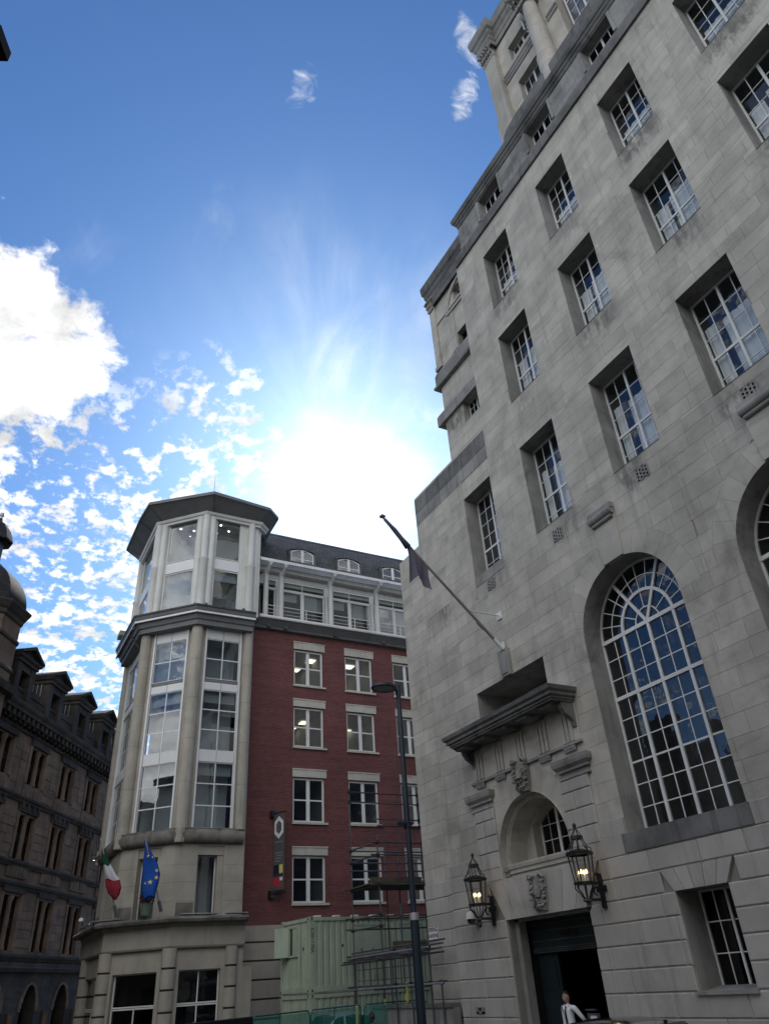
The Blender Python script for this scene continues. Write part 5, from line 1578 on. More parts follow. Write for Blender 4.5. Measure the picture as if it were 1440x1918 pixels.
# blocks picked out in the wall between windows
rnd = random.Random(11)
for x in wc[1:6]:
    for z in [5.2 + .42 * k for k in range(26)]:
        for p, q in ((x + HW + .28, x + PIT / 2 - .02), (x + PIT / 2 + .01, x + PIT - HW - .28)):
            if any(abs(z + .2 - t) < .45 for t in (4.72, 7.95, 8.95, 12.05, 15.4)) or z > 15: continue
            g = MB(SF); g.block(p, q, z + .01, z + .41, -.02, rnd.uniform(.012, .05), .012); g.build('stone', 'sandstone', sand)
# roof and dormers
b = MB(SF); b.face([(s0, -.4, 16.6), (s1, -.4, 16.6), (s1, -1.5, 18.8), (s0, -1.5, 18.8)]); b.face([(s0, -1.5, 18.8), (s1, -1.5, 18.8), (s1, -8, 19.4), (s0, -8, 19.4)]); b.face([(s1, -.4, 16.6), (s1, -1.5, 18.8), (s1, -8, 19.4), (s1, -8, 16)])
b.build('roof', 'slate', sand)
for k in range(-1, 5):
    x = 38.05 + 3.86 * k
    if 31.4 < x < 37.0: continue
    d = MB(SF)
    hw = 1.0
    d.box(x - hw, x - .52, -2.2, .22, 16.5, 18.75); d.box(x + .52, x + hw, -2.2, .22, 16.5, 18.75); d.box(x - .52, x + .52, -2.2, .18, 18.35, 18.75); d.box(x - hw - .05, x + hw + .05, -.1, .30, 16.45, 16.72)
    d = d.build('dormer', 'sandstone_dark', sand)
    e = MB(SF)
    e.sweep([(0, 18.72), (.08, 18.74), (.08, 18.9), (.18, 18.96), (.24, 19.1), (0, 19.12)], [(x + hw, -2.2), (x + hw, .24), (x - hw, .24), (x - hw, -2.2)])
    e.poly([(x - hw, 19.1), (x + hw, 19.1), (x, 19.62)], -2.4, .22)
    for sg in (-1, 1):                                   # raking cornice, carried back as a little roof
        e.poly([(x + sg * (hw + .26), 19.10), (x + sg * (hw + .30), 19.24), (x, 19.86), (x, 19.66)], -2.6, .52)
    e.build('pediment', 'sandstone_dark', d)
    f_ = MB(SF); f_.box(x - .52, x + .52, -.35, -.3, 16.7, 18.36); f_.build('dormer_glass', 'pane_dark', d)
    f_ = MB(SF); f_.box(x - .52, x + .52, -.30, -.26, 17.5, 17.56); f_.box(x - .025, x + .025, -.30, -.262, 16.7, 18.36); f_.build('sash', 'black', d)
    f_ = MB(SF); f_.box(x - .52, x + .52, -.9, -.85, 16.7, 18.36); f_.build('room', 'black', d)
    g = MB(SF)
    for j in range(9): g.box(x - hw - .06 + 0, x - hw, -2.3 + j * .25, -2.27 + j * .25, 17.2, 18.7)
    g.build('lead_seam', 'lead_ribbed', d)
    c = MB(SF); c.box(x - hw - .55, x - hw - .02, -2.2, -.75, 16.6, 18.55); c.build('lead_cheek', 'lead_ribbed', sand)
    p = MB(SF); p.box(x - PIT / 2 - .6, x - PIT / 2 + .55, -.2, .06, 17.35, 17.72); p.build('parapet_panel', 'sandstone_dark', sand)
# pointed ground-floor arches
for x in wc:
    g = MB(SF); n = 9
    def half(z, hw=.82, zp=2.35, rise=1.25): return hw if z <= zp else hw * math.sqrt(max(0, 1 - ((z - zp) / rise) ** 1.6))
    zs_ = [0] + [2.35 + 1.25 * k / n for k in range(n + 1)]
    for z0, z1 in zip(zs_, zs_[1:]):
        for sg in (-1, 1):
            i = [(x + sg * half(z0), 0, z0), (x + sg * PIT / 2, 0, z0), (x + sg * PIT / 2, 0, z1), (x + sg * half(z1), 0, z1)]; g.face(i)
            g.face([(x + sg * half(z0), 0, z0), (x + sg * half(z1), 0, z1), (x + sg * half(z1), -.7, z1), (x + sg * half(z0), -.7, z0)])
    g.face([(x - PIT / 2, 0, 3.6), (x + PIT / 2, 0, 3.6), (x + PIT / 2, 0, 4.95), (x - PIT / 2, 0, 4.95)])
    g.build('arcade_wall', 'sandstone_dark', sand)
    for k in range(n):
        for sg in (-1, 1):
            z0, z1 = zs_[k + 1], zs_[min(n + 1 - 0, k + 2)] if k + 2 <= n else 3.6
            v = MB(SF); v.poly([(x + sg * half(z0), z0), (x + sg * (half(z0) + .28), z0 + .05), (x + sg * (half(z1) + .28 * (1 - k / n) + .02), z1 + .12), (x + sg * half(z1), z1)], -.05, .04 + .02 * (k % 2)); v.build('arch_stone', 'sandstone', sand)
    w = MB(SF); w.box(x - .85, x + .85, -.7, -.65, 0, 3.6); w.build('shop_glass', 'pane_dark', sand)
    w = MB(SF); w.box(x - .9, x + .9, -1.6, -1.5, 0, 3.7); w.build('room', 'black', sand)
    w = MB(SF); w.lathe([(.20, 0), (.20, .4), (.15, .45), (.15, 2.1), (.24, 2.35)], (x + PIT / 2, .1), 8); w.build('arcade_shaft', 'sandstone', sand, smooth='auto')
# turret with slated dome and lantern
tc = (34.4, -1.2)
oc8 = lambda r_, z: [(tc[0] + r_ * math.cos(R(22.5 + 45 * k)), tc[1] + r_ * math.sin(R(22.5 + 45 * k)), z) for k in range(8)]
def octa(prof, name, m, parent=sand):
    g = MB(SF); rings = [oc8(r_, z) for r_, z in prof]
    for p, q in zip(rings, rings[1:]):
        for k in range(8): g.face([p[k], p[(k + 1) % 8], q[(k + 1) % 8], q[k]])
    return g.build(name, m, parent)
RB = 2.3
tur = octa([(RB, 0), (RB, 19.85)], 'turret', 'sandstone')
for z in (18.75, 17.2): octa([(RB, z), (RB + .1, z + .05), (RB + .1, z + .2), (RB, z + .28)], 'turret_band', 'sandstone_dark', tur)
octa([(RB, 16.05), (2.7, 16.1), (2.8, 16.45), (RB, 16.6)], 'turret_band', 'sandstone_dark', tur)
octa([(RB, 19.8), (2.4, 19.9), (2.42, 20.1), (2.55, 20.22), (2.72, 20.48), (2.72, 20.58), (2.3, 20.68)], 'turret_cornice', 'sandstone_dark', tur)
pr = []
for k in range(18):                                      # slate courses, each proud of the one above
    t0, t1 = k / 18, (k + 1) / 18
    rd = lambda t: .45 + 1.9 * (1 - t ** 2.1) ** .72 if t < 1 else .45
    pr += [(rd(t0) + .035, 20.65 + 2.65 * t0), (rd(t1) + .035, 20.65 + 2.65 * t1)]
dm = octa(pr, 'dome', 'slate_dome', tur)
lt = octa([(.70, 23.2), (.70, 23.4), (.50, 23.45), (.50, 24.8)], 'lantern_stage', 'black_iron', tur)
octa([(.50, 24.75), (.92, 24.85), (.92, 24.95), (.84, 25.2), (.70, 25.6), (.42, 26.0), (.14, 26.2), (.08, 26.45)], 'lantern_cap', 'slate_dome', lt)
g = MB(SF); g.lathe([(.02, 26.4), (.08, 26.46), (.05, 26.52), (.12, 26.6), (.15, 26.7), (.12, 26.8), (.02, 26.85)], tc, 12); g.build('finial', 'galv', lt, smooth=True)
for k in (-1, 0):                                        # small paired lights in the turret
    a0 = R(22.5 + 45 * (6 + k + 1) - 22.5)
    cx_, cw_ = tc[0] + RB * .924 * math.cos(a0), tc[1] + RB * .924 * math.sin(a0)
    nn = SF.u * math.cos(a0) + SF.n * math.sin(a0); tt = Vector((-nn.y, nn.x, 0)); o_ = SF(cx_, cw_, 0)
    ff = Frame((o_.x, o_.y), (tt.x, tt.y)); ff.n = nn
    for q in (-.42, .42):
        g = MB(ff); g.box(q - .26, q + .26, -.1, .012, 19.05, 19.65); g.build('turret_window', 'black', tur)
        g = MB(ff); g.box(q - .34, q + .34, 0, .05, 19.65, 19.75); g.box(q - .34, q - .26, 0, .05, 19.05, 19.65); g.box(q + .26, q + .34, 0, .05, 19.05, 19.65); g.build('jamb_shaft', 'sandstone', tur)
# its lower rear wing, which the bank's windows reflect
b = MB(SF); b.box(5.0, 31.2, -14, -.3, 0, 12.6); b.build('wing_wall', 'sandstone', sand)
b = MB(SF); b.sweep([(0, 12.2), (.2, 12.25), (.3, 12.5), (.3, 12.65), (0, 12.8)], [(31.2, -.3), (5, -.3)]); b.box(5, 31.2, -14, -.3, 12.6, 12.75); b.build('wing_cornice', 'sandstone_dark', sand)
b = MB(SF); b.box(12, 13.6, -3, -1.5, 12.7, 15.6); b.box(22, 23.6, -3, -1.5, 12.7, 15.4); b.box(16, 20, -6, -3, 12.7, 14.4); b.build('chimney', 'sandstone_dark', sand)
for u in range(6, 31, 3):
    for z in (1.0, 5.1, 9.0):
        w = MB(SF); w.box(u, u + 1.4, -.3, -.27, z, z + 2.1); w = w.build('window', 'sandstone_dark', sand); w2 = MB(SF); w2.box(u + .12, u + 1.28, -.27, -.25, z + .1, z + 2.0); w2.build('pane', 'pane_dark', w)
# blocks that close the street behind and beside the viewpoint
for nm, lab, (x0, x1, y0, y1), h, m_ in (('opposite_building', 'plain stone office block across the road from the bank, behind the viewpoint', (-34, -12, -50, 11), 21.0, 'beige_stone'),
                                    ('opposite_building', 'sooty stone warehouse closing the road far behind the viewpoint', (-12, 46, -52, -26), 22.0, 'sandstone')):
    ob = thing(nm, lab, 'building', ((x0 + x1) / 2, (y0 + y1) / 2, 0))
    b = MB(); b.box(x0, x1, y0, y1, 0, h); b.build('wall', m_, ob)
    b = MB(); b.box(x0 - .4, x1 + .4, y0 - .4, y1 + .4, h, h + .5); b.build('cornice', 'beige_soot', ob)
    for z in (1.0, 4.8, 8.6, 12.4, 16.2, 20.0):
        if x1 < 0:
            for y in range(int(y0) + 2, int(y1) - 2, 4): w = MB(); w.box(x1, x1 + .03, y, y + 1.6, z, z + 2.4); w = w.build('window', 'lintel', ob); q = MB(); q.box(x1 + .03, x1 + .04, y + .1, y + 1.5, z + .1, z + 2.3); q.build('pane', 'pane_dark', w)
        else:
            for x in range(x0 + 2, x1 - 2, 4): w = MB(); w.box(x, x + 1.6, y1, y1 + .03, z, z + 2.4); w = w.build('window', 'lintel', ob); q = MB(); q.box(x + .1, x + 1.5, y1 + .03, y1 + .04, z + .1, z + 2.3); q.build('pane', 'pane_dark', w)
# a further block down the street, its railed flat roof just showing
far = thing('distant_building', 'distant grey block with a railed roof showing past the glazed tower', 'building', tuple(SF(66, -3, 0)))
g = MB(SF); g.box(63, 74, -14, -.5, 0, 18.3); g.build('wall', 'beige_soot', far)
g = MB(SF); g.box(62.9, 74, -14, -.3, 18.3, 18.6); g.build('roof_edge', 'frame_grey', far)
g = MB(SF)
for z in (18.9, 19.2, 19.5): g.tube([(63, -.6, z), (74, -.6, z)], .03, 5)
for k in range(12): g.tube([(63 + k, -.6, 18.6), (63 + k, -.6, 19.5)], .025, 5)
g.build('roof_rail', 'galv', far)
for u in range(3):
    for z in (5, 9, 13): g = MB(SF); g.box(64.5 + 3 * u, 66 + 3 * u, -.5, -.45, z, z + 2); g.build('window', 'pane_dark', far)
# ================================================================== STREET OBJECTS
# ---- wall lanterns
def lantern(y, label):
    t = thing('wall_lantern', label, 'lantern', tuple(BF(y, 0.09, 4.3)), 'lanterns flanking the doorway')
    w = .58; K_ = .89; f = lambda r_, a, z: (y + K_ * r_ * math.cos(a), w + K_ * r_ * math.sin(a), z)
    def LT(b_, prof, n_): b_.lathe([(q[0] * K_, q[1]) for q in prof], (y, w), n_)
    z0, z1 = 4.22, 4.80; rb, rt = .25, .325; n = 6
    c = MB(BF)
    for k in range(n):
        a = 2 * math.pi * k / n
        c.tube([f(rb, a, z0), f(rt, a, z1)], .016, 5)
    LT(c, [(rb + .03, z0 - .05), (rb + .045, z0), (rb - .02, z0 + .02)], n); LT(c, [(rt - .02, z1 - .01), (rt + .04, z1), (rt + .05, z1 + .05), (rt + .01, z1 + .075), (.12, z1 + .13), (.02, z1 + .14)], n)
    LT(c, [(.02, z0 - .05), (rb + .02, z0 - .05)], n)
    c.build('cage', 'black_iron', t)
    for k in range(n):
        a, a2 = 2 * math.pi * k / n, 2 * math.pi * (k + 1) / n
        p = MB(BF); p.face([f(rb - .006, a, z0), f(rb - .006, a2, z0), f(rt - .006, a2, z1), f(rt - .006, a, z1)]); p.build('pane', 'pane_lantern', t)
    c = MB(BF)
    for k in range(8):                                   # crown of scrolled straps
        a = 2 * math.pi * k / 8
        c.tube([f(.31, a, z1 + .05), f(.325, a, z1 + .13), f(.24, a, z1 + .17), f(.21, a, z1 + .24), f(.17, a, z1 + .30), f(.15, a, z1 + .36)], .014, 5)
    LT(c, [(.14, z1 + .34), (.17, z1 + .35), (.17, z1 + .42), (.13, z1 + .43)], 8)
    for k in range(4):
        a = 2 * math.pi * k / 4 + .4; c.tube([f(.15, a, z1 + .43), f(.09, a, z1 + .50), f(.03, a, z1 + .58), f(.02, a, z1 + .64)], .013, 5)
    LT(c, [(.0, z1 + .60), (.04, z1 + .62), (.055, z1 + .66), (.04, z1 + .70), (.0, z1 + .72)], 8)
    c.build('crown', 'black_iron', t)
    c = MB(BF)
    for k in range(8):
        a = 2 * math.pi * k / 8; c.tube([f(rb, a, z0 - .03), f(.27, a, z0 - .12), f(.16, a, z0 - .22), f(.12, a, z0 - .30), f(.06, a, z0 - .35)], .014, 5)
    LT(c, [(.12, z0 - .35), (.13, z0 - .39), (.05, z0 - .42), (.05, z0 - .47), (.07, z0 - .51), (.04, z0 - .56), (.0, z0 - .60)], 8)
    c.build('basket', 'black_iron', t)
    c = MB(BF)
    for z in (z0 - .37, z0 - .02): c.box(y - .025, y + .025, .10, w - .03, z - .03, z + .03)
    c.box(y - .06, y + .06, .075, .13, z0 - .55, z0 + .18); c.box(y - .16, y + .16, .075, .12, z0 - .20, z0 - .08)
    c.tube([(y, .13, z0 - .33), (y, .22, z0 - .10), (y, .32, z0 - .12), (y, .34, z0 - .22), (y, .27, z0 - .28)], .02, 6)
    c.tube([(y, .13, z0 + .14), (y, .16, z0 + .20), (y, .22, z0 + .16)], .02, 6)
    c.build('bracket', 'black_iron', t)
    c = MB(BF)
    for k in range(4):
        a = 2 * math.pi * k / 4 + .5; c.tube([f(.10, a, z0 + .02), f(.10, a, z0 + .17)], .022, 8)
    LT(c, [(.13, z0 + .0), (.13, z0 + .02), (.0, z0 + .03)], 10); c.build('candle_tube', 'sign_white', t)
    for k in range(4):
        a = 2 * math.pi * k / 4 + .5; g = MB(BF); p = f(.10, a, 0)
        g.lathe([(.004, z0 + .17), (.03, z0 + .195), (.026, z0 + .225), (.004, z0 + .27)], (p[0], p[1]), 8); g.build('bulb', 'candle_bulb', t, smooth=True)


lantern(19.22, 'black iron wall lantern left of the doorway, above the white dome camera')
lantern(14.72, 'black iron wall lantern right of the doorway, under the arched window sill')
# ---- cameras
def dome_cam(f, u, w, z, label, group=None, sc=1.0):
    t = thing('security_camera', label, 'camera', tuple(f(u, w, z)), group)
    c = MB(f); c.box(u - .03 * sc, u + .03 * sc, 0 + w - .2 * sc, w, z + .02 * sc, z + .08 * sc); c.lathe([(.02 * sc, z + .14 * sc), (.10 * sc, z + .11 * sc), (.12 * sc, z + .02 * sc), (.12 * sc, z - .02 * sc)], (u, w), 14); c.build('housing', 'sign_white', t, smooth='auto')
    c = MB(f); c.lathe([(.10 * sc, z - .02 * sc), (.085 * sc, z - .09 * sc), (.04 * sc, z - .13 * sc), (.005 * sc, z - .14 * sc)], (u, w), 14); c.build('dome', 'car_black', t, smooth=True)
dome_cam(BF, 20.05, .30, 3.93, 'white dome security camera on the bank wall under the left lantern', sc=1.25)
for fi, u, lab in ((1, 2.78, 'small dark spotlight on the tower ledge left of the middle shaft'), (0, .30, 'small dark spotlight on the tower ledge right of the middle shaft'), (0, 2.35, 'small dark spotlight on the tower ledge beside the right-hand window')):
    fr = FACES[fi][0]; t = thing('ledge_spotlight', lab, 'spotlight', tuple(fr(u, .12, 19.88)), 'spotlights on the tower ledge')
    c = MB(fr); c.tube([(u, .12, 19.86), (u, .12, 19.98)], .02, 6); c.box(u - .10, u + .10, .09, .13, 19.97, 20.0); c.build('bracket', 'black_iron', t)
    c = MB(fr); c.tube([(u, .06, 20.02), (u, .20, 20.10)], [.06, .08], 10); c.build('lamp_head', 'black_iron', t)
    c = MB(fr); c.tube([(u, .20, 20.10), (u, .205, 20.103)], .065, 10); c.build('lens', 'lens', t)
fr = FACES[2][0]; t = thing('floodlight', 'small glinting floodlight above the green white and red flag', 'floodlight', tuple(fr(.8, .5, 8.6)))
c = MB(fr); c.tube([(1.3, 0, 8.7), (.8, .5, 8.55)], .02, 6); c.build('arm', 'black_iron', t)
c = MB(fr); c.lathe([(.02, 8.62), (.11, 8.58), (.13, 8.5), (.1, 8.44)], (.8, .55), 10); c.build('housing', 'lead', t, smooth='auto')
c = MB(fr); c.lathe([(.01, 8.435), (.05, 8.435)], (.8, .55), 8); c.build('bulb', 'cam_led', t)
t = thing('floodlight', 'small pale floodlight at the left tip of the ground-storey canopy ledge', 'floodlight', (5.5, 39.0, 5.45))
c = MB(); c.tube([(5.6, 39.0, 5.3), (5.45, 38.9, 5.62)], .02, 6); c.build('arm', 'black_iron', t)
c = MB(); c.lathe([(.02, 5.74), (.10, 5.70), (.12, 5.62), (.09, 5.57)], (5.42, 38.88), 10); c.build('housing', 'sign_white', t, smooth='auto')

# ---- street name plate
CF = Frame((BX + .06, 0), (0, 1)).flip()
t = thing('street_sign', 'white street name plate reading SPRING GARDENS on the bank corner', 'sign', tuple(CF(22.8, .01, 3.75)))
c = MB(CF); c.box(22.48, 23.10, .0, .025, 3.55, 3.94); c.build('plate', 'sign_white', t)
c = MB(CF)
for q in ((22.485, 23.095, 3.555, 3.567), (22.485, 23.095, 3.923, 3.935), (22.485, 22.497, 3.555, 3.935), (23.083, 23.095, 3.555, 3.935)): c.box(q[0], q[1], .025, .029, q[2], q[3])
c.build('border', 'black', t)
text_mesh('SPRING', .165, CF, 22.79, .028, 3.835, 'black', t); text_mesh('GARDENS', .135, CF, 22.79, .028, 3.67, 'black', t)

# ---- bank flagpole and its drooping flag
t = thing('flagpole', 'slanting grey flagpole bracketed to the stone bank above the hood', 'flagpole', tuple(BF(16.95, .15, 11.0)))
c = MB(BF); c.tube([(16.95, .16, 11.0), (16.97, 4.05, 14.86)], [.048, .036], 10); c.build('pole', 'pole_grey', t, smooth='auto')
c = MB(BF); c.lathe([(.03, 14.84), (.10, 14.87), (.10, 14.90), (.05, 14.93), (.02, 14.98)], (16.97, 4.06), 10); c.build('finial', 'pole_grey', t)
c = MB(BF); c.tube([(17.0, .03, 12.12), (16.96, 1.27, 12.10)], .022, 8); c.box(16.88, 17.12, .012, .05, 12.0, 12.24); c.build('stay', 'sign_white', t)
c = MB(BF); c.box(16.83, 17.07, .13, .17, 10.93, 11.17); c.tube([(16.95, .15, 10.99), (16.95, .42, 11.26)], .065, 10); c.build('socket', 'sign_white', t)
c = MB(BF); c.tube([(16.95, .75, 11.55), (16.95, .95, 11.76)], .06, 8); c.build('collar', 'pole_grey', t)
def P0(s_): return Vector((16.95 + .02 * s_, .16 + 3.89 * s_, 11.0 + 3.86 * s_))
g = MB(BF); rowsN, colsN = 16, 15; idx = []
for i in range(rowsN + 1):
    v = i / rowsN
    for j in range(colsN + 1):
        h = j / colsN
        top = P0(.83 - .22 * h)                          # laced to the pole, gathered near its tip
        hang = Vector((16.95, 3.22 - .62 * h, top.z + (12.72 - .24 * h + .30 * math.sin(math.pi * h) - top.z) * v))
        gath = min(1, v * 2.6) ** .8
        p = top.lerp(hang, gath)
        fold = .11 * math.sin(h * 9.5 + v * 1.2) * (0.35 + .65 * v) + .05 * math.sin(h * 17)
        p.x += fold * v
        idx.append(tuple(p))
i0 = g.pts(idx)
for i in range(rowsN):
    for j in range(colsN): q = i0 + i * (colsN + 1) + j; g.q.append((q, q + 1, q + colsN + 2, q + colsN + 1)); g.mi.append(0)
o = g.build('flag', 'flag_dark', None, smooth=True, root=Vector(BF(16.95, 2.9, 13.3))); tag(o, 'dark violet grey flag hanging limp from the slanting bank flagpole', 'flag')
g = MB(BF); g.tube([P0(.985), P0(.93), P0(.90), P0(.84) + Vector((.02, 0, -.02)), P0(.78) + Vector((.03, 0, -.05))], [.052, .06, .075, .075, .11], 9); x_ = g.build('gathered_cloth', 'flag_dark', o, smooth=True)

# ---- tower flagpoles
def to_ray_free(): pass
def pole(base, tip, label, r_=.035):
    t = thing('flagpole', label, 'flagpole', base, 'flagpoles on the tower ledge')
    b_, e_ = Vector(base), Vector(tip)
    c = MB(); c.tube([b_, e_], [r_, r_ * .8], 8); c.build('pole', 'pole_wood', t, smooth='auto')
    c = MB(); c.tube([e_, e_ + (e_ - b_).normalized() * .10], [.05, .03], 8); c.build('finial', 'galv', t)
    d = (e_ - b_).normalized(); c = MB(); c.tube([b_ - d * .02, b_ + d * .42], .07, 8); c.build('socket', 'soffit_grey', t)
    return b_, e_
def bunched(name, stops, label, cat, mats, seed, n=18):
    """cloth hanging bunched: lofted wrinkled sections along a line; stops = (point, half-width across, half-depth, material)"""
    rnd = random.Random(seed); ph = [rnd.uniform(0, 6.28) for _ in range(4)]
    g = MB(); K = 4; S_ = []
    for (p, a, d_, m_), (p2, a2, d2, m2) in zip(stops, stops[1:]):
        for k in range(K):
            t = k / K; S_.append((Vector(p).lerp(Vector(p2), t), a + (a2 - a) * t, d_ + (d2 - d_) * t, m_))
    p, a, d_, m_ = stops[-1]; S_.append((Vector(p), a, d_, m_))
    i0 = []
    for i, (p, a, d_, m_) in enumerate(S_):
        row = []
        for k in range(n):
            q = 2 * math.pi * k / n; w = 1 + .22 * math.sin(3 * q + ph[0] + i * .10) + .16 * math.sin(5 * q + ph[1] - i * .07) + .08 * math.sin(9 * q + ph[2])
            row.append((p.x + a * w * math.cos(q) * .85 + .0, p.y + d_ * w * math.sin(q) - a * w * math.cos(q) * .5, p.z + .05 * math.sin(2 * q + ph[3]) * min(1, i / 4)))
        i0.append(g.pts(row))
    for i in range(len(S_) - 1):
        for k in range(n): g.q.append((i0[i] + k, i0[i] + (k + 1) % n, i0[i + 1] + (k + 1) % n, i0[i + 1] + k)); g.mi.append(S_[i][3])
    g.q.append(tuple(i0[-1] + k for k in range(n))); g.mi.append(S_[-1][3])
    o = g.build(name, mats, None, smooth=True, root=Vector(stops[0][0])); return tag(o, label, cat, 'flags on the tower'), g
pole((6.355, 35.8, 5.52), (5.23, 35.0, 8.27), 'pale leaning flagpole carrying the green white and red flag')
pole((8.04, 35.2, 5.62), (6.86, 34.3, 8.33), 'pale leaning flagpole carrying the blue starred flag')
o, g = bunched('flag', [((5.36, 35.15, 7.98), .05, .05, 0), ((5.46, 35.2, 7.72), .10, .09, 0), ((5.56, 35.2, 7.38), .13, .11, 0), ((5.60, 35.2, 7.36), .14, .12, 1), ((5.78, 35.2, 7.0), .22, .14, 1),
    ((5.90, 35.2, 6.82), .26, .15, 1), ((5.92, 35.2, 6.80), .26, .15, 2), ((6.02, 35.2, 6.5), .27, .15, 2), ((6.08, 35.25, 6.25), .20, .12, 2), ((6.12, 35.25, 6.10), .08, .06, 2)],
    'green white and red striped flag hanging bunched on the left tower pole', 'flag', ['flag_green', 'flag_white', 'flag_red'], 4)
o, g = bunched('flag', [((6.93, 34.45, 8.22), .04, .04, 0), ((7.05, 34.5, 7.98), .09, .08, 0), ((7.16, 34.55, 7.68), .18, .13, 0), ((7.28, 34.6, 7.35), .30, .15, 0), ((7.38, 34.6, 6.95), .36, .16, 0),
    ((7.38, 34.6, 6.6), .33, .15, 0), ((7.37, 34.6, 6.3), .26, .13, 0), ((7.40, 34.6, 6.06), .20, .11, 0)], 'royal blue flag with gold stars hanging from the tower pole by the left window', 'flag', ['flag_blue'], 9)
EUF = o
ef = Frame((7.3, 34.35), (.8, -.6))
from mathutils.bvhtree import BVHTree
bv = BVHTree.FromPolygons([v.co.copy() for v in o.data.vertices], [tuple(p.vertices) for p in o.data.polygons])
for (u, z, s_) in [(-.22, 7.62, .075), (-.04, 7.56, .06), (.17, 7.32, .07), (.22, 7.05, .08), (.24, 6.78, .095), (.0, 6.62, .105), (-.20, 6.60, .05), (.12, 7.48, .05)]:
    c = Vector((7.32 + u * .86, 33.0, z)); d = Vector((0, 1, 0))
    P = []
    for k in range(10):
        a = math.pi / 2 + math.pi * k / 5; r_ = s_ * (1 if k % 2 == 0 else .42)
        st = c + Vector((r_ * math.cos(a), 0, r_ * math.sin(a)))
        h = bv.ray_cast(st - base_of(o), d)
        P.append(None if h[0] is None else tuple(h[0] + base_of(o) + Vector((0, -.012, 0))))
    if None in P: continue
    m_ = MB(); cc = tuple(sum((Vector(p) for p in P), Vector()) / 10 + Vector((0, -.006, 0)))
    for k in range(10): m_.face([P[k], P[(k + 1) % 10], cc])
    m_.build('star', 'flag_star', o)
# window planter on the ledge
t = thing('planter', 'pale stone planter with dark red blooms on the ledge behind the blue flag', 'planter', (7.42, 35.25, 5.42))
c = MB(); c.lathe([(.18, 5.44), (.22, 5.5), (.26, 5.85), (.30, 5.92), (.26, 5.92)], (7.42, 35.25), 12); c.build('pot', 'planter_green', t, smooth='auto')
c = MB(); rnd = random.Random(3)
for k in range(90):
    a, r_, z = rnd.uniform(0, 6.28), .32 * math.sqrt(rnd.random()), 5.92 + rnd.random() * .34
    p = Vector((7.42 + r_ * math.cos(a), 35.25 + r_ * math.sin(a), z)); q = .05
    n_ = Vector((rnd.uniform(-1, 1), rnd.uniform(-1, 1), rnd.uniform(-.3, 1))).normalized(); u_ = n_.orthogonal().normalized() * q; v_ = n_.cross(u_)
    c.face([p - u_, p + v_, p + u_, p - v_])
c.build('blooms', 'planter_bloom', t)

# ---- hanging banner on the brick wall
t = thing('hanging_sign', 'tall dark banner sign with a white hexagon badge on the red brick wall', 'sign', (13.3, BY, 8.1))
NF = Frame((13.33, BY - .06), (.46, -.89))
c = MB(NF); c.box(.12, .80, -.03, .03, 6.45, 9.78); c.build('board', 'banner', t)
for w_, m_ in ((1, 'f'),):
    c = MB(NF); n = 6; cx, cz, R0, R1 = .46, 9.18, .33, .21
    ho = [(cx + .30 * q[0], cz + .52 * q[1]) for q in ((0, 1), (.95, .5), (.95, -.5), (0, -1), (-.95, -.5), (-.95, .5))]
    hi_ = [(cx + .19 * math.cos(R(90 - 60 * k)), cz + .31 * math.sin(R(90 - 60 * k))) for k in range(6)]
    for k in range(6): j = (k + 1) % 6; c.face([(ho[k][0], .036, ho[k][1]), (ho[j][0], .036, ho[j][1]), (hi_[j][0], .036, hi_[j][1]), (hi_[k][0], .036, hi_[k][1])])
    c.build('badge', 'sign_white', t)
    c = MB(NF)
    for k in range(10):
        a0, a1 = R(60 + 24 * k), R(60 + 24 * (k + 1)); c.face([(cx + q * math.cos(a), .036, cz + 1.6 * q * math.sin(a)) for q, a in ((.07, a0), (.10, a0), (.10, a1), (.07, a1))])
    c.build('badge', 'banner_dim', t)
    c = MB(NF); c.face([(.2, .036, 8.50), (.72, .036, 8.50), (.72, .036, 8.545), (.2, .036, 8.545)])
    for k, (a, d) in enumerate(((.2, .72), (.3, .7), (.24, .62), (.22, .56))): c.face([(a, .036, 8.02 - .12 * k), (d, .036, 8.02 - .12 * k), (d, .036, 8.07 - .12 * k), (a, .036, 8.07 - .12 * k)])
    c.build('print', 'banner_dim', t)
    for (a, d, z0, z1, m2) in ((.16, .52, 7.12, 7.52, 'navy'), (.52, .74, 7.16, 7.52, 'sign_yellow'), (.16, .74, 7.04, 7.10, 'navy'), (.14, .56, 6.72, 6.98, 'sign_red'), (.56, .74, 6.84, 6.98, 'sign_white'), (.14, .74, 6.62, 6.72, 'sign_red')):
        c = MB(NF); c.face([(a, .036, z0), (d, .036, z0), (d, .036, z1), (a, .036, z1)]); c.build('print', m2, t)
for z in (9.85, 6.32):
    c = MB(NF); c.box(-.02, .10, -.16, .16, z - .16, z + .16) if False else c.box(-.06, .12, -.14, .14, z - .17, z + .14); c.tube([(0, 0, z), (.92, 0, z + .02)], .03, 8); c.build('bracket', 'black_iron', t)

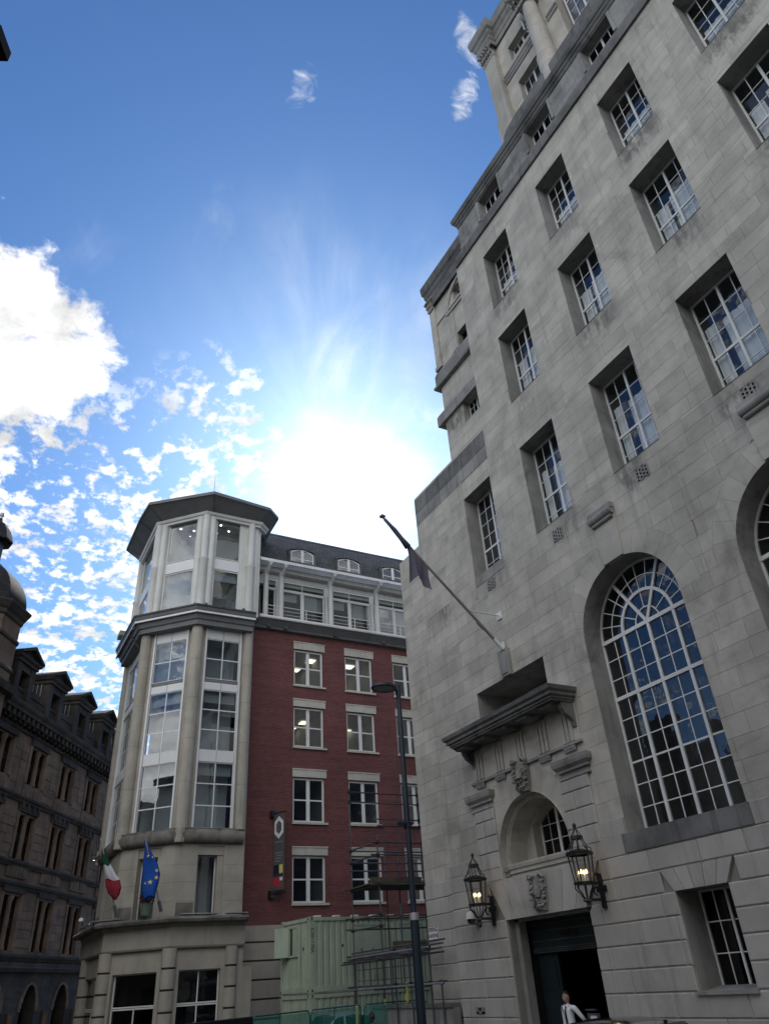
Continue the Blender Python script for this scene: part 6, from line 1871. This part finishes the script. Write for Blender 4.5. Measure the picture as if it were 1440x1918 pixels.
# ---- street lamp at the corner
t = thing('street_lamp', 'tall dark blue street lamp with a flat oval head by the scaffold', 'street lamp', (11.5, 20.0, 0))
c = MB(); c.tube([(11.5, 20, 0), (11.5, 20, 3.98)], .125, 14); c.tube([(11.5, 20, 3.98), (11.5, 20, 10.55)], [.085, .072], 14); c.tube([(11.5, 20, 10.55), (11.5, 20, 10.62)], [.085, .05], 12); c.build('post', 'lamp_blue', t, smooth='auto')
c = MB(); c.tube([(11.5, 20, 3.92), (11.5, 20, 4.10)], .13, 14); c.build('collar', 'galv', t, smooth='auto')
c = MB(); c.tube([(11.5, 20, 6.30), (11.5, 20, 6.42)], .11, 14); c.box(11.2, 11.62, 19.9, 20.1, 6.36, 6.44); c.build('bracket', 'lamp_blue', t)
c = MB(); c.tube([(11.5, 20, 10.42), (11.3, 19.98, 10.46), (11.22, 19.98, 10.47)], .035, 8); c.build('arm', 'lamp_blue', t)
c = MB(); n = 28
def oval(k, a, b_, z): q = 2 * math.pi * k / n; return (10.95 + a * 1.12 * math.cos(q), 19.95 + b_ * 1.3 * math.sin(q), z)
for (a0, b0, z0), (a1, b1, z1) in zip([(.30, .20, 10.415), (.36, .25, 10.40), (.385, .27, 10.44), (.36, .25, 10.52), (.1, .08, 10.55)], [(.36, .25, 10.40), (.385, .27, 10.44), (.36, .25, 10.52), (.1, .08, 10.55), (.01, .01, 10.552)]):
    for k in range(n): c.face([oval(k, a0, b0, z0), oval(k + 1, a0, b0, z0), oval(k + 1, a1, b1, z1), oval(k, a1, b1, z1)])
c.build('lamp_head', 'lamp_blue', t, smooth='auto')
c = MB(); c.face([oval(k, .30, .20, 10.416) for k in range(n)]); c.build('lens', 'lens', t)
# lamp whose arm end just enters the top left of the view
t = thing('street_lamp', 'black street lamp whose arm end pokes in at the top left corner against the sky', 'street lamp', (-2.9, 4.3, 0))
c = MB(); c.tube([(-2.9, 4.3, 0), (-2.9, 4.3, 7.4)], [.10, .06], 12); c.tube([(-2.9, 4.3, 7.3), (-2.5, 4.0, 7.7), (-1.6, 3.55, 7.86), (-1.0, 3.28, 7.9)], .045, 8); c.build('post', 'black_iron', t, smooth='auto')
c = MB(); lf = Frame((-1.0, 3.28), (.9, -.42)); c.box(-.42, .02, -.10, .10, 7.86, 7.95); c.f = lf
c = MB(lf); c.box(-.35, .155, -.09, .09, 7.95, 8.06); c.box(-.30, .11, -.07, .07, 8.06, 8.12); c.build('lamp_head', 'black', t)
c = MB(lf); c.face([(-.30, -.07, 7.945), (.10, -.07, 7.945), (.10, .07, 7.945), (-.30, .07, 7.945)]); c.build('lens', 'lens', t)

# ---- stacked site cabins
def cabin(loc, ang, z0, h, label, windows):
    t = thing('site_cabin', label, 'portable cabin', (loc[0], loc[1], z0), 'stacked green site cabins')
    LFm = Frame(loc, (math.cos(ang), math.sin(ang)))                       # long side
    EF = Frame((loc[0] - 2.44 * math.sin(ang), loc[1] + 2.44 * math.cos(ang)), (math.sin(ang), -math.cos(ang)))   # end, u from left to the corner
    for f, L in ((LFm, 6.06), (EF, 2.44)):
        b = MB(f); u = .16; a0 = z0 + .20; a1 = z0 + h - .14; pts = []
        pitch = .275 if L > 3 else .20
        while u < L - .16 - 1e-6:
            for du, w in ((0, 0), (.10 * pitch / .2, 0), (.13 * pitch / .2, -.036), (.17 * pitch / .2, -.036)):
                if u + du < L - .15: pts.append((u + du, w))
            u += pitch
        pts.append((L - .15, 0))
        i = b.pts([(p[0], p[1], a0) for p in pts]); j = b.pts([(p[0], p[1], a1) for p in pts])
        for k in range(len(pts) - 1): b.q.append((i + k, i + k + 1, j + k + 1, j + k)); b.mi.append(0)
        b.build('ribbed_side', 'cabin_green', t)
        b = MB(f); b.box(.0, L, -.10, .03, z0 + h - .15, z0 + h - .02); b.box(0, L, -.10, .03, z0 + .03, z0 + .20); b.box(0, .17, -.10, .035, z0 + .03, z0 + h); b.box(L - .17, L, -.10, .035, z0 + .03, z0 + h); b.build('rail', 'cabin_green', t)
        b = MB(f)
        for u in (0, L - .18):
            for z in (z0, z0 + h - .14): b.box(u - .005, u + .185, -.12, .042, z, z + .14)
        b.build('corner_casting', 'cabin_green', t)
        b = MB(f)
        for u in (.05, L - .12):
            for z in (z0 + .03, z0 + h - .11): b.box(u, u + .06, .03, .046, z, z + .08)
        b.build('casting_hole', 'black', t)
    b = MB(LFm); b.box(.05, 6.0, -2.4, -.05, z0 + .1, z0 + h - .02); b.build('shell', 'cabin_dark', t)
    for (f, u0, u1, d, e, kind) in windows(LFm, EF, z0):
        if kind == 'shutter':
            b = MB(f); b.box(u0, u1, 0, .05, d, e); b.box(u0 - .03, u1 + .03, .05, .07, e - .05, e + .02); b.box(u0 - .05, u1 + .05, 0, .09, d - .06, d); b.build('shutter', 'cabin_green', t)
            for q in (.3, .7): b = MB(f); b.box(u0 + (u1 - u0) * q - .02, u0 + (u1 - u0) * q + .02, .05, .07, d + .12, d + .2); b.build('catch', 'black', t)
        else:
            w = MB(f); w.box(u0, u0 + .07, -.02, .05, d, e); w.box(u1 - .07, u1, -.02, .05, d, e); w.box(u0, u1, -.02, .05, d - .07, d); w.box(u0, u1, -.02, .05, e, e + .06); w.box(u0 + .30, u1 - .07, .0, .03, d, e); w = w.build('window', 'cabin_green', t)
            pane(f, u0 + .07, u0 + .30, d, e, .01, 'pane_dark', w)
            b = MB(Frame(f(u0, .05, 0).to_2d(), (-.75 * f.u + .65 * f.n).to_2d())); b.box(0, .62, -.03, 0, d - .05, e + .05); b.build('open_shutter', 'cabin_green', t)
    for (f, u, z) in ((LFm, 1.5, z0 + 1.55), (LFm, 2.62, z0 + 1.5), (EF, 1.9, z0 + 1.5)): b = MB(f); b.box(u - .025, u + .025, 0, .02, z - .05, z + .05); b.build('bolt_hole', 'black', t)
    return t, LFm, EF
A6 = R(6.0)
def upw(L_, E_, z0): return [(L_, 1.95, 3.35, z0 + 1.20, z0 + 2.30, 'shutter'), (L_, 4.3, 5.5, z0 + 1.2, z0 + 2.3, 'shutter'), (E_, .72, 1.46, z0 + 1.32, z0 + 2.28, 'win')]
cb, LFm, EF = cabin((13.09, 31.2), A6, 2.36, 2.59, 'pale green ribbed site cabin with an open end shutter, upper of the stack', upw)
text_mesh('C201170A', .20, LFm, .085, .042, 4.12, 'black', cb, .003, vertical=True)
cb2, LF2, EF2 = cabin((13.09, 31.2), A6, -.25, 2.58, 'pale green ribbed site cabin at the bottom of the stack, mostly behind the green fence', lambda a, b_, z: [])
b = MB(LFm)
for k in range(6): b.box(.3 + .9 * k, .55 + .9 * k, -.3, -.05, 4.95, 5.0)
b.build('roof_fitting', 'sign_white', cb)

# ---- scaffold round the bank corner and in front of the brick wall
t = thing('scaffold', 'tube scaffold with boarded lift and yellow post sleeves beside the red brick wall', 'scaffold', (14.5, 27.0, 0))
tr = .028
def tb(p, q, m_='steel_tube', r_=tr): c = MB(); c.tube([p, q], r_, 6); c.build('tube', m_, t)
def cl(p): c = MB(); c.box(p[0] - .05, p[0] + .05, p[1] - .05, p[1] + .05, p[2] - .055, p[2] + .055); c.build('clamp', 'black_iron', t)
yf, yb = 26.0, 28.05
back = [13.5, 16.68]; front = [13.6, 14.42, 15.46]
for x, z in ((13.5, 9.25), (16.68, 9.2), (14.98, 7.95), (15.55, 7.0)): tb((x, yb, 0), (x, yb, z))
tb((15.76, yb + .1, 5.6), (15.76, yb + .1, 11.17), r_=.022)
for x, z in ((13.6, 7.15), (14.40, 4.9), (15.47, 7.1)): tb((x, yf, 0), (x, yf, z))
for z in (9.1, 8.72, 8.11, 7.86): tb((13.4 if z > 8.2 else 14.7, yb - .03, z), (16.8, yb - .03, z)); cl((16.68, yb, z)); cl((13.5, yb, z)) if z > 8.2 else None
for z in (6.9, 6.48): 
    tb((13.55, yf - .1, z), (13.45, yb + .1, z)); tb((13.3, yf - .03, z), (15.7, yf - .03, z)); tb((13.4, yb - .03, z), (16.8, yb - .03, z)); cl((13.6, yf, z)); cl((13.5, yb, z))
tb((13.4, yb - .03, 6.2), (16.8, yb - .03, 6.2))
for z in (5.52, 4.55, 4.2, 3.35, 2.42): 
    tb((13.6, yf - .25, z), (13.5, yb + .2, z)); tb((13.2, yb - .03, z + .03), (16.8, yb - .03, z + .03)); cl((13.5, yb, z)); cl((13.6, yf, z))
tb((13.2, yf - .03, 5.5), (15.9, yf - .03, 5.5)); tb((13.2, yf - .03, 4.5), (15.7, yf - .03, 4.5)); tb((13.2, yf - .03, 3.3), (15.7, yf - .03, 3.3)); tb((13.2, yf - .03, 2.35), (15.7, yf - .03, 2.35))
for k in range(5):
    b = MB(); y0 = yf + .06 + k * .39; b.box(13.4, 16.7, y0, y0 + .36, 5.56, 5.60); b.build('board', 'plank', t)
b = MB(); b.box(14.3, 16.6, yb + .02, yb + .06, 5.6, 6.0); b.build('toe_board', 'plank', t)
b = MB(); b.box(14.0, 16.3, yf - .06, yf - .02, 3.45, 3.72); b.build('toe_board', 'plank', t)
# lower lifts reaching forward along the bank's corner
for (x, z, y0, m_) in ((13.28, 3.42, 21.5, 'steel_tube'), (13.20, 3.30, 21.5, 'steel_tube'), (13.34, 3.20, 21.6, 'steel_tube'), (13.12, 3.36, 22.1, 'galv'), (13.28, 2.46, 21.45, 'steel_tube'), (13.14, 2.42, 21.5, 'galv'), (13.34, 3.52, 21.5, 'steel_tube'), (13.0, 3.25, 22.2, 'steel_tube'), (12.9, 3.18, 23.5, 'steel_tube')):
    tb((x, y0, z), (x + .1, 28.1, z - .04), m_)
for y in (21.8, 22.4, 23.6, 24.6):
    tb((13.3, y, 0), (13.3, y, 3.5 if y > 22 else 2.5)); cl((13.3, y, 2.44)); cl((13.3, y, 3.38)) if y > 22 else None
for k, (y, z) in enumerate(((23.2, 3.25), (23.9, 3.3), (24.8, 3.2))): tb((12.7, y, z), (13.7, y, z))
for k in range(8):
    y = 23.4 + .55 * k; tb((13.45, y, 2.4), (13.45, y, 3.2), r_=.02)
for z in (2.62, 2.95): tb((13.5, 23.3, z), (13.5, 27.8, z), r_=.012)
for (x, y, z1) in ((12.56, 26.0, 1.99), (13.62, 26.0, 2.07), (14.42, 26.0, 2.16)):
    b = MB(); b.tube([(x, y, .1), (x, y, z1)], .055, 10); b.build('sleeve', 'yellow_sleeve', t, smooth='auto')
tb((12.56, 26.0, 0), (12.56, 26.0, 3.2)); 
b = MB(); b.box(13.34, 13.40, 24.0, 24.06, 2.0, 2.5); b.build('sleeve', 'yellow_sleeve', t)
# low boundary wall stub under it
t = thing('low_wall', 'low soot-stained stone wall under the scaffold beside the bank corner', 'wall', (13.3, 22.5, 0))
b = MB(); b.box(13.36, 13.60, 21.4, 26.5, 0, 1.82); b.build('wall', 'portland_dim', t)
b = MB(); b.box(13.32, 13.62, 21.4, 26.6, 1.82, 1.92); b.build('coping', 'portland_soot', t)

# ---- green mesh fence panels
def fence(p, q, label):
    t = thing('fence_panel', label, 'fence', (p[0], p[1], 0), 'green meshed site fence panels')
    d = Vector((q[0] - p[0], q[1] - p[1])); L = d.length; f = Frame(p, d)
    b = MB(f); b.tube([(.02, 0, .1), (.02, 0, 1.85), (.12, 0, 1.98), (L - .12, 0, 1.98), (L - .02, 0, 1.85), (L - .02, 0, .1)], .021, 8); b.tube([(.02, 0, .2), (L - .02, 0, .2)], .019, 8); b.build('tube_frame', 'green_tube', t)
    b = MB(f); b.tube([(L * .45, 0, .2), (L * .45, 0, 1.98)], .018, 6); b.build('upright', 'green_tube', t)
    b = MB(f); n = 24; m2 = 8
    i = [[b.pts([(L * k / n, .02 + .015 * math.sin(k * 1.3 + j), .2 + 1.74 * j / m2)]) for j in range(m2 + 1)] for k in range(n + 1)]
    for k in range(n):
        for j in range(m2): b.q.append((i[k][j], i[k + 1][j], i[k + 1][j + 1], i[k][j + 1])); b.mi.append(0)
    b.build('mesh_sheet', 'netting', t)
    b = MB(f)
    for u in (.02, L - .02): b.box(u - .3, u + .3, -.12, .12, 0, .13)
    b.build('foot', 'tyre', t)
fence((7.62, 22.0), (9.9, 23.6), 'green meshed fence panel in front of the red brick building corner')
fence((9.92, 23.62), (12.35, 25.3), 'green meshed fence panel in front of the silver car')
fence((12.5, 25.4), (14.9, 25.5), 'green meshed fence panel below the scaffold, right of the yellow post')

# ---- cars
def car(name, label, loc, ang, paint, L, Wd, H, glassm='pane_dark'):
    """SUV-like body lofted from cross-sections, with wheels, glass, lamps, mirrors"""
    t = thing(name, label, 'car', (loc[0], loc[1], 0)); f = Frame(loc, (math.cos(ang), math.sin(ang)))
    hw = Wd / 2
    sec = [(-L / 2, .45, .62, .80, .80), (-L / 2 + .15, .32, .86, .95, .94), (-L / 2 + .9, .25, .98, 1.0, .98), (-L / 2 + 1.35, .25, 1.02, 1.0, .98), (0, .25, 1.02, 1.0, .99), (L / 2 - .9, .25, 1.04, 1.0, .98), (L / 2 - .12, .32, 1.0, .96, .93), (L / 2, .45, .8, .88, .82)]
    b = MB(f); rings = []
    for (u, z0, z1, k0, k1) in sec:
        P = []
        for w, z in ((-.86, z0), (-1, z0 + .18), (-1.0, (z0 + z1) / 2 + .05), (-.96, z1 - .08), (-.88, z1), (.88, z1), (.96, z1 - .08), (1.0, (z0 + z1) / 2 + .05), (1, z0 + .18), (.86, z0)): P.append((u, w * hw * k0, z))
        rings.append(b.pts(P))
    for a, c in zip(rings, rings[1:]):
        for k in range(10): b.q.append((a + k, a + (k + 1) % 10, c + (k + 1) % 10, c + k)); b.mi.append(0)
    b.q.append(tuple(rings[0] + k for k in range(10))); b.q.append(tuple(rings[-1] + k for k in range(10))); b.mi += [0, 0]
    b.build('body', paint, t, smooth='auto')
    # greenhouse: roof skin on pillars, glass between
    zb = 1.0; us = [-L / 2 + 1.25, -L / 2 + 2.0, L / 2 - 1.05, L / 2 - .35]
    b = MB(f); n = 12; m2 = 8; g = []
    for i in range(n + 1):
        u = us[1] + (us[2] - us[1]) * i / n; crown = 1 - ((i / n - .45) / .6) ** 2 * .05
        g.append(b.pts([(u, hw * .80 * (2 * j / m2 - 1), H * crown - .10 * abs(2 * j / m2 - 1) ** 3.2) for j in range(m2 + 1)]))
    for i in range(n):
        for j in range(m2): b.q.append((g[i] + j, g[i + 1] + j, g[i + 1] + j + 1, g[i] + j + 1)); b.mi.append(0)
    b.build('roof', paint, t, smooth=True)
    rz = lambda u: H * (1 - (((u - us[1]) / (us[2] - us[1]) - .45) / .6) ** 2 * .05) - .10
    b = MB(f)
    for sg in (-1, 1):
        b.face([(us[0], sg * hw * .93, zb), (us[3], sg * hw * .93, zb), (us[2], sg * hw * .805, rz(us[2])), (us[1], sg * hw * .805, rz(us[1]))])
    b.face([(us[0], -hw * .92, zb), (us[0], hw * .92, zb), (us[1], hw * .80, rz(us[1]) + .05), (us[1], -hw * .80, rz(us[1]) + .05)]); b.face([(us[3], -hw * .92, zb), (us[3], hw * .92, zb), (us[2], hw * .80, rz(us[2]) + .05), (us[2], -hw * .80, rz(us[2]) + .05)])
    b.build('window_glass', glassm, t)
    b = MB(f)
    for sg in (-1, 1):
        for (u0, u1) in ((us[0], us[1]), (us[3], us[2]), (0.1, .12)): b.tube([(u0, sg * hw * .935, zb), (u1, sg * hw * .81, rz(min(max(u1, us[1]), us[2])))], .035, 6)
        0 and b.tube([(us[1] + .2, sg * hw * .70, H + .01), (us[1] + .25, sg * hw * .70, H + .03), (us[2] - .2, sg * hw * .70, H + .0), (us[2] - .15, sg * hw * .70, H - .03)], .018, 6)
    b.build('pillar', paint, t)
    b = MB(f); b.box(us[0] + .1, us[3] - .1, -hw * .85, hw * .85, .5, .98); b.build('cabin_floor', 'black', t)
    for u in (-L / 2 + .85, L / 2 - .9):
        for sg in (-1, 1):
            w = MB(f); w.tube([(u, sg * (hw - .22), .34), (u, sg * (hw + .01), .34)], .34, 20); w = w.build('wheel', 'tyre', t); r_ = MB(f); r_.tube([(u, sg * (hw + .0), .34), (u, sg * (hw + .02), .34)], .21, 12); r_.build('rim', 'chrome', w)
    for sg in (-1, 1):
        h = MB(f); h.box(-L / 2 - .01, -L / 2 + .22, sg * hw * .55 - .16, sg * hw * .55 + .16, .72, .86); h.build('headlight', 'chrome', t)
        h = MB(f); h.box(L / 2 - .2, L / 2 + .01, sg * hw * .66 - .12, sg * hw * .66 + .12, .8, 1.0); h.build('tail_light', 'sign_red', t)
        h = MB(f); h.box(us[0] + .35, us[0] + .5, sg * (hw + .05) - .10, sg * (hw + .05) + .10, 1.0, 1.14); h.build('mirror', paint, t)
car('parked_car', 'black car at the kerb in front of the doorway, only its roof showing', (9.80, 10.45), R(90), 'car_black', 4.6, 1.86, 1.84)
car('parked_car', 'pale silver car behind the green fence under the site cabins', (12.2, 27.3), R(4), 'car_silver', 4.4, 1.8, 1.80)
# dark van-like hoarding strip seen left of the fence
t = thing('fence_panel', 'fence panel sheeted in near-black cloth left of the green one', 'fence', (5.6, 20.2, 0), 'green meshed site fence panels')
f = Frame((5.3, 20.3), (2.3, 1.62)); b = MB(f); b.tube([(0, 0, .1), (0, 0, 1.98), (2.8, 0, 1.98), (2.8, 0, .1)], .021, 8); b.build('tube_frame', 'black_iron', t)
b = MB(f); b.box(0, 2.8, -.01, .01, .1, 1.97); b.build('mesh_sheet', 'black', t)

# ---- menu stand in the doorway
t = thing('menu_stand', 'small lectern stand with a white menu sheet inside the doorway', 'stand', (14.1, 16.0, .33))
SFm = Frame((13.95, 16.12), (0, 1)).flip(); SFm = Frame((13.95, 16.2), (0, -1))
SFm.n = Vector((-1, 0, 0))
b = MB(SFm); b.tube([(.0, 0, .33), (.0, 0, 1.32)], .02, 8); b.lathe([(.16, .33), (.16, .35), (.03, .37)], (0, 0), 12); b.build('post', 'black_iron', t)
b = MB(SFm); b.box(-.21, .21, -.03, .0, 1.30, 1.63); b.box(-.23, .13, -.05, .02, 1.68, 1.71); b.build('frame', 'lead', t)
b = MB(SFm); b.box(-.10, .12, .001, .006, 1.33, 1.58); b.build('sheet', 'paper', t)
# ================================================================== PEOPLE
import bmesh
def skin_body(name, joints, edges, mats, parent, root=0, sub=2):
    """one continuous surface grown from a jointed skeleton"""
    me = bpy.data.meshes.new(name)
    off = base_of(parent)
    me.from_pydata([tuple(Vector(j[0]) - off) for j in joints], edges, [])
    o = bpy.data.objects.new(name, me); COL.objects.link(o); o.parent = parent
    md = o.modifiers.new('s', 'SKIN'); md.use_smooth_shade = True; md.branch_smoothing = .6
    for i, j in enumerate(joints):
        r_ = j[1]; sv = me.skin_vertices[0].data[i]; sv.radius = r_ if isinstance(r_, tuple) else (r_, r_); sv.use_root = (i == root)
    ss = o.modifiers.new('d', 'SUBSURF'); ss.levels = ss.render_levels = sub
    bpy.context.view_layer.update()
    m2 = bpy.data.meshes.new_from_object(o.evaluated_get(bpy.context.evaluated_depsgraph_get()))
    o.modifiers.clear(); o.data = m2; bpy.data.meshes.remove(me)
    m2.materials.clear()
    for k in ([mats] if isinstance(mats, str) else mats): m2.materials.append(MATS[k])
    m2.polygons.foreach_set('use_smooth', [True] * len(m2.polygons)); m2.update()
    return o


def person(pos, facing, label, skin, hair, top, legs, tie=False, pose='back', H=1.78, group=None, top_len=None):
    t = thing('person', label, 'person', pos, group)
    f = Frame((pos[0], pos[1]), (math.cos(facing), math.sin(facing)))     # u = person's left-right axis, w = front
    z = pos[2]; k = H / 1.78
    def P(u, w, h): return tuple(f(u * k, w * k, z + h * k))
    if pose == 'back':                   # one hand behind the back, elbow out
        armL = [(.215, .0, 1.42), (.34, -.12, 1.20), (.30, -.30, 1.05), (.16, -.24, 1.00)]
        armR = [(-.205, .0, 1.42), (-.27, -.04, 1.16), (-.24, .0, .93), (-.235, .04, .86)]
    else:
        armL = [(.205, 0, 1.42), (.27, -.03, 1.15), (.25, .06, .90), (.25, .09, .82)]
        armR = [(-.205, 0, 1.42), (-.27, -.03, 1.15), (-.25, .06, .90), (-.25, .09, .82)]
    J = [((0, 0, .97), (.165, .115)), ((0, .0, 1.16), (.150, .105)), ((0, .0, 1.34), (.175, .115)), ((0, -.01, 1.45), (.11, .085)), ((0, .0, 1.50), (.058, .058)), ((0, .012, 1.55), .053)]
    for a in (armL, armR): J += [(a[0], .068), (a[1], .048), (a[2], .038), (a[3], .034)]
    J += [((.095, 0, .90), .095), ((.10, .01, .50), .062), ((.105, -.02, .12), .045), ((.11, .10, .04), (.048, .035)), ((-.095, 0, .90), .095), ((-.10, .01, .50), .062), ((-.105, -.02, .12), .045), ((-.11, .10, .04), (.048, .035))]
    E_ = [(0, 1), (1, 2), (2, 3), (3, 4), (4, 5), (3, 6), (6, 7), (7, 8), (8, 9), (3, 10), (10, 11), (11, 12), (12, 13), (0, 14), (14, 15), (15, 16), (16, 17), (0, 18), (18, 19), (19, 20), (20, 21)]
    body = skin_body('body', [(P(*p), tuple(x * k for x in r_) if isinstance(r_, tuple) else r_ * k) for p, r_ in J], E_, [top, legs, skin], t)
    for pl_ in body.data.polygons:
        c = (pl_.center + base_of(t)); h = (c.z - z) / k
        r_ = (c - f(0, 0, c.z)).length
        pl_.material_index = 2 if (h > 1.485 and r_ < .14 * k) else (1 if h < .93 and r_ < .27 * k and not (h > .8 and r_ > .2 * k) else 0)
    # head: shaped from a sphere, with nose, brow, chin
    bm = bmesh.new(); bmesh.ops.create_uvsphere(bm, u_segments=28, v_segments=20, radius=1.0)
    for v in bm.verts:
        x, y, zz = v.co                                   # y = front
        w = 1 - .22 * max(0, -zz) ** 1.5
        X, Y_, Z_ = x * .076 * w, y * .098 * (1 - .08 * max(0, -zz)), zz * .122
        if y > 0 and zz < -.35: Y_ += .012 * (1 - abs(x))
        if y > .85 and -.42 < zz < .22: Y_ += .024 * max(0, 1 - abs(x) / .22) * (1 - abs(zz + .14) / .38)
        if y > .6 and .05 < zz < .28 and .18 < abs(x) < .62: Y_ -= .010
        if y > .75 and .26 < zz < .42: Y_ += .004
        v.co = (X, Y_, Z_)
    me = bpy.data.meshes.new('head'); bm.to_mesh(me); bm.free()
    off = base_of(t); turn = R(14) if pose == 'back' else 0
    cf, sf = math.cos(turn), math.sin(turn)
    def HP(x, y, zz): return Vector(f((x * cf - y * sf) * k, (x * sf + y * cf + .02) * k, z + (1.648 + zz) * k))
    for v in me.vertices: v.co = HP(*v.co) - off
    me.materials.append(MATS[skin]); fix_normals(me); me.polygons.foreach_set('use_smooth', [True] * len(me.polygons))
    ho = bpy.data.objects.new('head', me); COL.objects.link(ho); ho.parent = t
    class HF:                                             # head frame
        def __call__(s, u, w, zz): return HP(u, w, zz)
    for sg in (-1, 1):
        g = MB(HF()); g.tube([(sg * .030 - .011, .086, .018), (sg * .030, .093, .018), (sg * .030 + .011, .086, .018)], [.004, .009, .004], 6); g.build('eye', 'eye_white', ho, smooth=True)
        g = MB(HF()); g.tube([(sg * .030, .094, .018), (sg * .030, .1015, .018)], .005, 8); g.build('iris', 'black', ho)
        g = MB(HF()); g.tube([(sg * .012, .098, .038), (sg * .030, .097, .043), (sg * .050, .084, .038)], .005, 5); g.build('eyebrow', hair, ho)
        g = MB(HF()); g.tube([(sg * .073, -.004, .035), (sg * .085, -.016, .03), (sg * .085, -.012, -.005), (sg * .074, .002, -.03)], [.008, .012, .011, .006], 7); g.build('ear', skin, ho, smooth=True)
    g = MB(HF()); g.tube([(-.024, .088, -.062), (0, .098, -.060), (.024, .088, -.062)], [.003, .007, .003], 6); g.build('mouth', 'lip', ho, smooth=True)
    # hair cap
    bm = bmesh.new(); bmesh.ops.create_uvsphere(bm, u_segments=30, v_segments=20, radius=1.0)
    bmesh.ops.delete(bm, geom=[v for v in bm.verts if v.co.z < (.42 if v.co.y > .25 else (-.10 if v.co.y > -.3 else -.45))], context='VERTS')
    rnd = random.Random(2)
    for v in bm.verts:
        x, y, zz = v.co; q = 1 + rnd.uniform(-.025, .04)
        v.co = (x * .084 * q, (y * .106 - .004) * q, zz * .137 * q + (.012 if y > .3 else 0))
    me = bpy.data.meshes.new('hair'); bm.to_mesh(me); bm.free()
    for v in me.vertices: v.co = HP(*v.co) - off
    me.materials.append(MATS[hair]); me.polygons.foreach_set('use_smooth', [True] * len(me.polygons))
    o = bpy.data.objects.new('hair', me); COL.objects.link(o); o.parent = t
    # hands: palm and five fingers, lightly curled
    for a, sg in ((armL, 1), (armR, -1)):
        w0, e0 = Vector(P(*a[3])), (Vector(P(*a[3])) - Vector(P(*a[2]))).normalized()
        sd = e0.cross(Vector((0, 0, 1))); sd = sd.normalized() if sd.length > .1 else f.n.copy(); dn = e0.cross(sd).normalized()
        JJ = [(w0 - e0 * .02, .026 * k), (w0 + e0 * .05, (.036 * k, .018 * k)), (w0 + e0 * .085, (.038 * k, .016 * k))]; EE = [(0, 1), (1, 2)]
        for q in range(4):
            b0 = w0 + e0 * .085 + sd * (.027 - .018 * q); ln = (.036, .042, .039, .030)[q]; st = 2
            for s_ in range(3):
                b0 = b0 + (e0 * math.cos(.35 * s_) + dn * math.sin(.35 * s_)) * ln * (.9 if s_ == 0 else .65); JJ.append((b0, (.0092 - .0012 * s_) * k)); EE.append((st, len(JJ) - 1)); st = len(JJ) - 1
        b0 = w0 + e0 * .03 + sd * .03; st = 1
        for s_ in range(3): b0 = b0 + (e0 * .8 + sd * (.6 - .35 * s_)).normalized() * .027; JJ.append((b0, .0105 * k - .001 * s_)); EE.append((st, len(JJ) - 1)); st = len(JJ) - 1
        skin_body('hand', JJ, EE, skin, t, 0, 1)
    if tie:
        g = MB(f); g.f = f
        tz = [(1.475, .072, .030), (1.44, .098, .022), (1.30, .130, .028), (1.12, .120, .034), (1.0, .126, .040), (.95, .128, .004)]
        i = [g.pts([(-h * k, w * k, z + zz * k), (0, (w + .012) * k, z + zz * k), (h * k, w * k, z + zz * k)]) for zz, w, h in tz]
        for a, c in zip(i, i[1:]): g.q += [(a, a + 1, c + 1, c), (a + 1, a + 2, c + 2, c + 1)]; g.mi += [0, 0]
        g.build('tie', 'tie', t)
        for sg in (-1, 1):
            g = MB(f); g.face([(0, .085 * k, z + 1.475 * k), (sg * .06 * k, .055 * k, z + 1.52 * k), (sg * .085 * k, .05 * k, z + 1.49 * k), (sg * .055 * k, .105 * k, z + 1.425 * k)]); g.build('collar', top, t)
        g = MB(f); g.lathe([(.152 * k, z + .93 * k), (.156 * k, z + .97 * k)], (0, 0), 20); g.build('belt', 'black', t)
    return t


person((14.02, 17.13, .331), R(-90) + R(0), 'person in a white shirt and dark tie standing in the bank doorway', 'skin', 'hair_dark', 'shirt', 'trousers', True, 'back', 1.76)
person((12.6, 25.0, 0), R(200), 'person with dark hair in a dark coat by the yellow post and silver car', 'skin_dark', 'hair_dark', 'coat_cloth', 'trousers', H=1.76)
person((6.0, 24.6, .10), R(150), 'person with grey hair beside the ground-floor shop window, left of the ginger-haired one', 'skin', 'hair_grey', 'coat_cloth', 'trousers', H=1.80)
person((7.0, 25.2, .10), R(170), 'person with ginger hair in front of the right-hand shop window', 'skin', 'hair_ginger', 'coat_cloth', 'trousers', H=1.80)
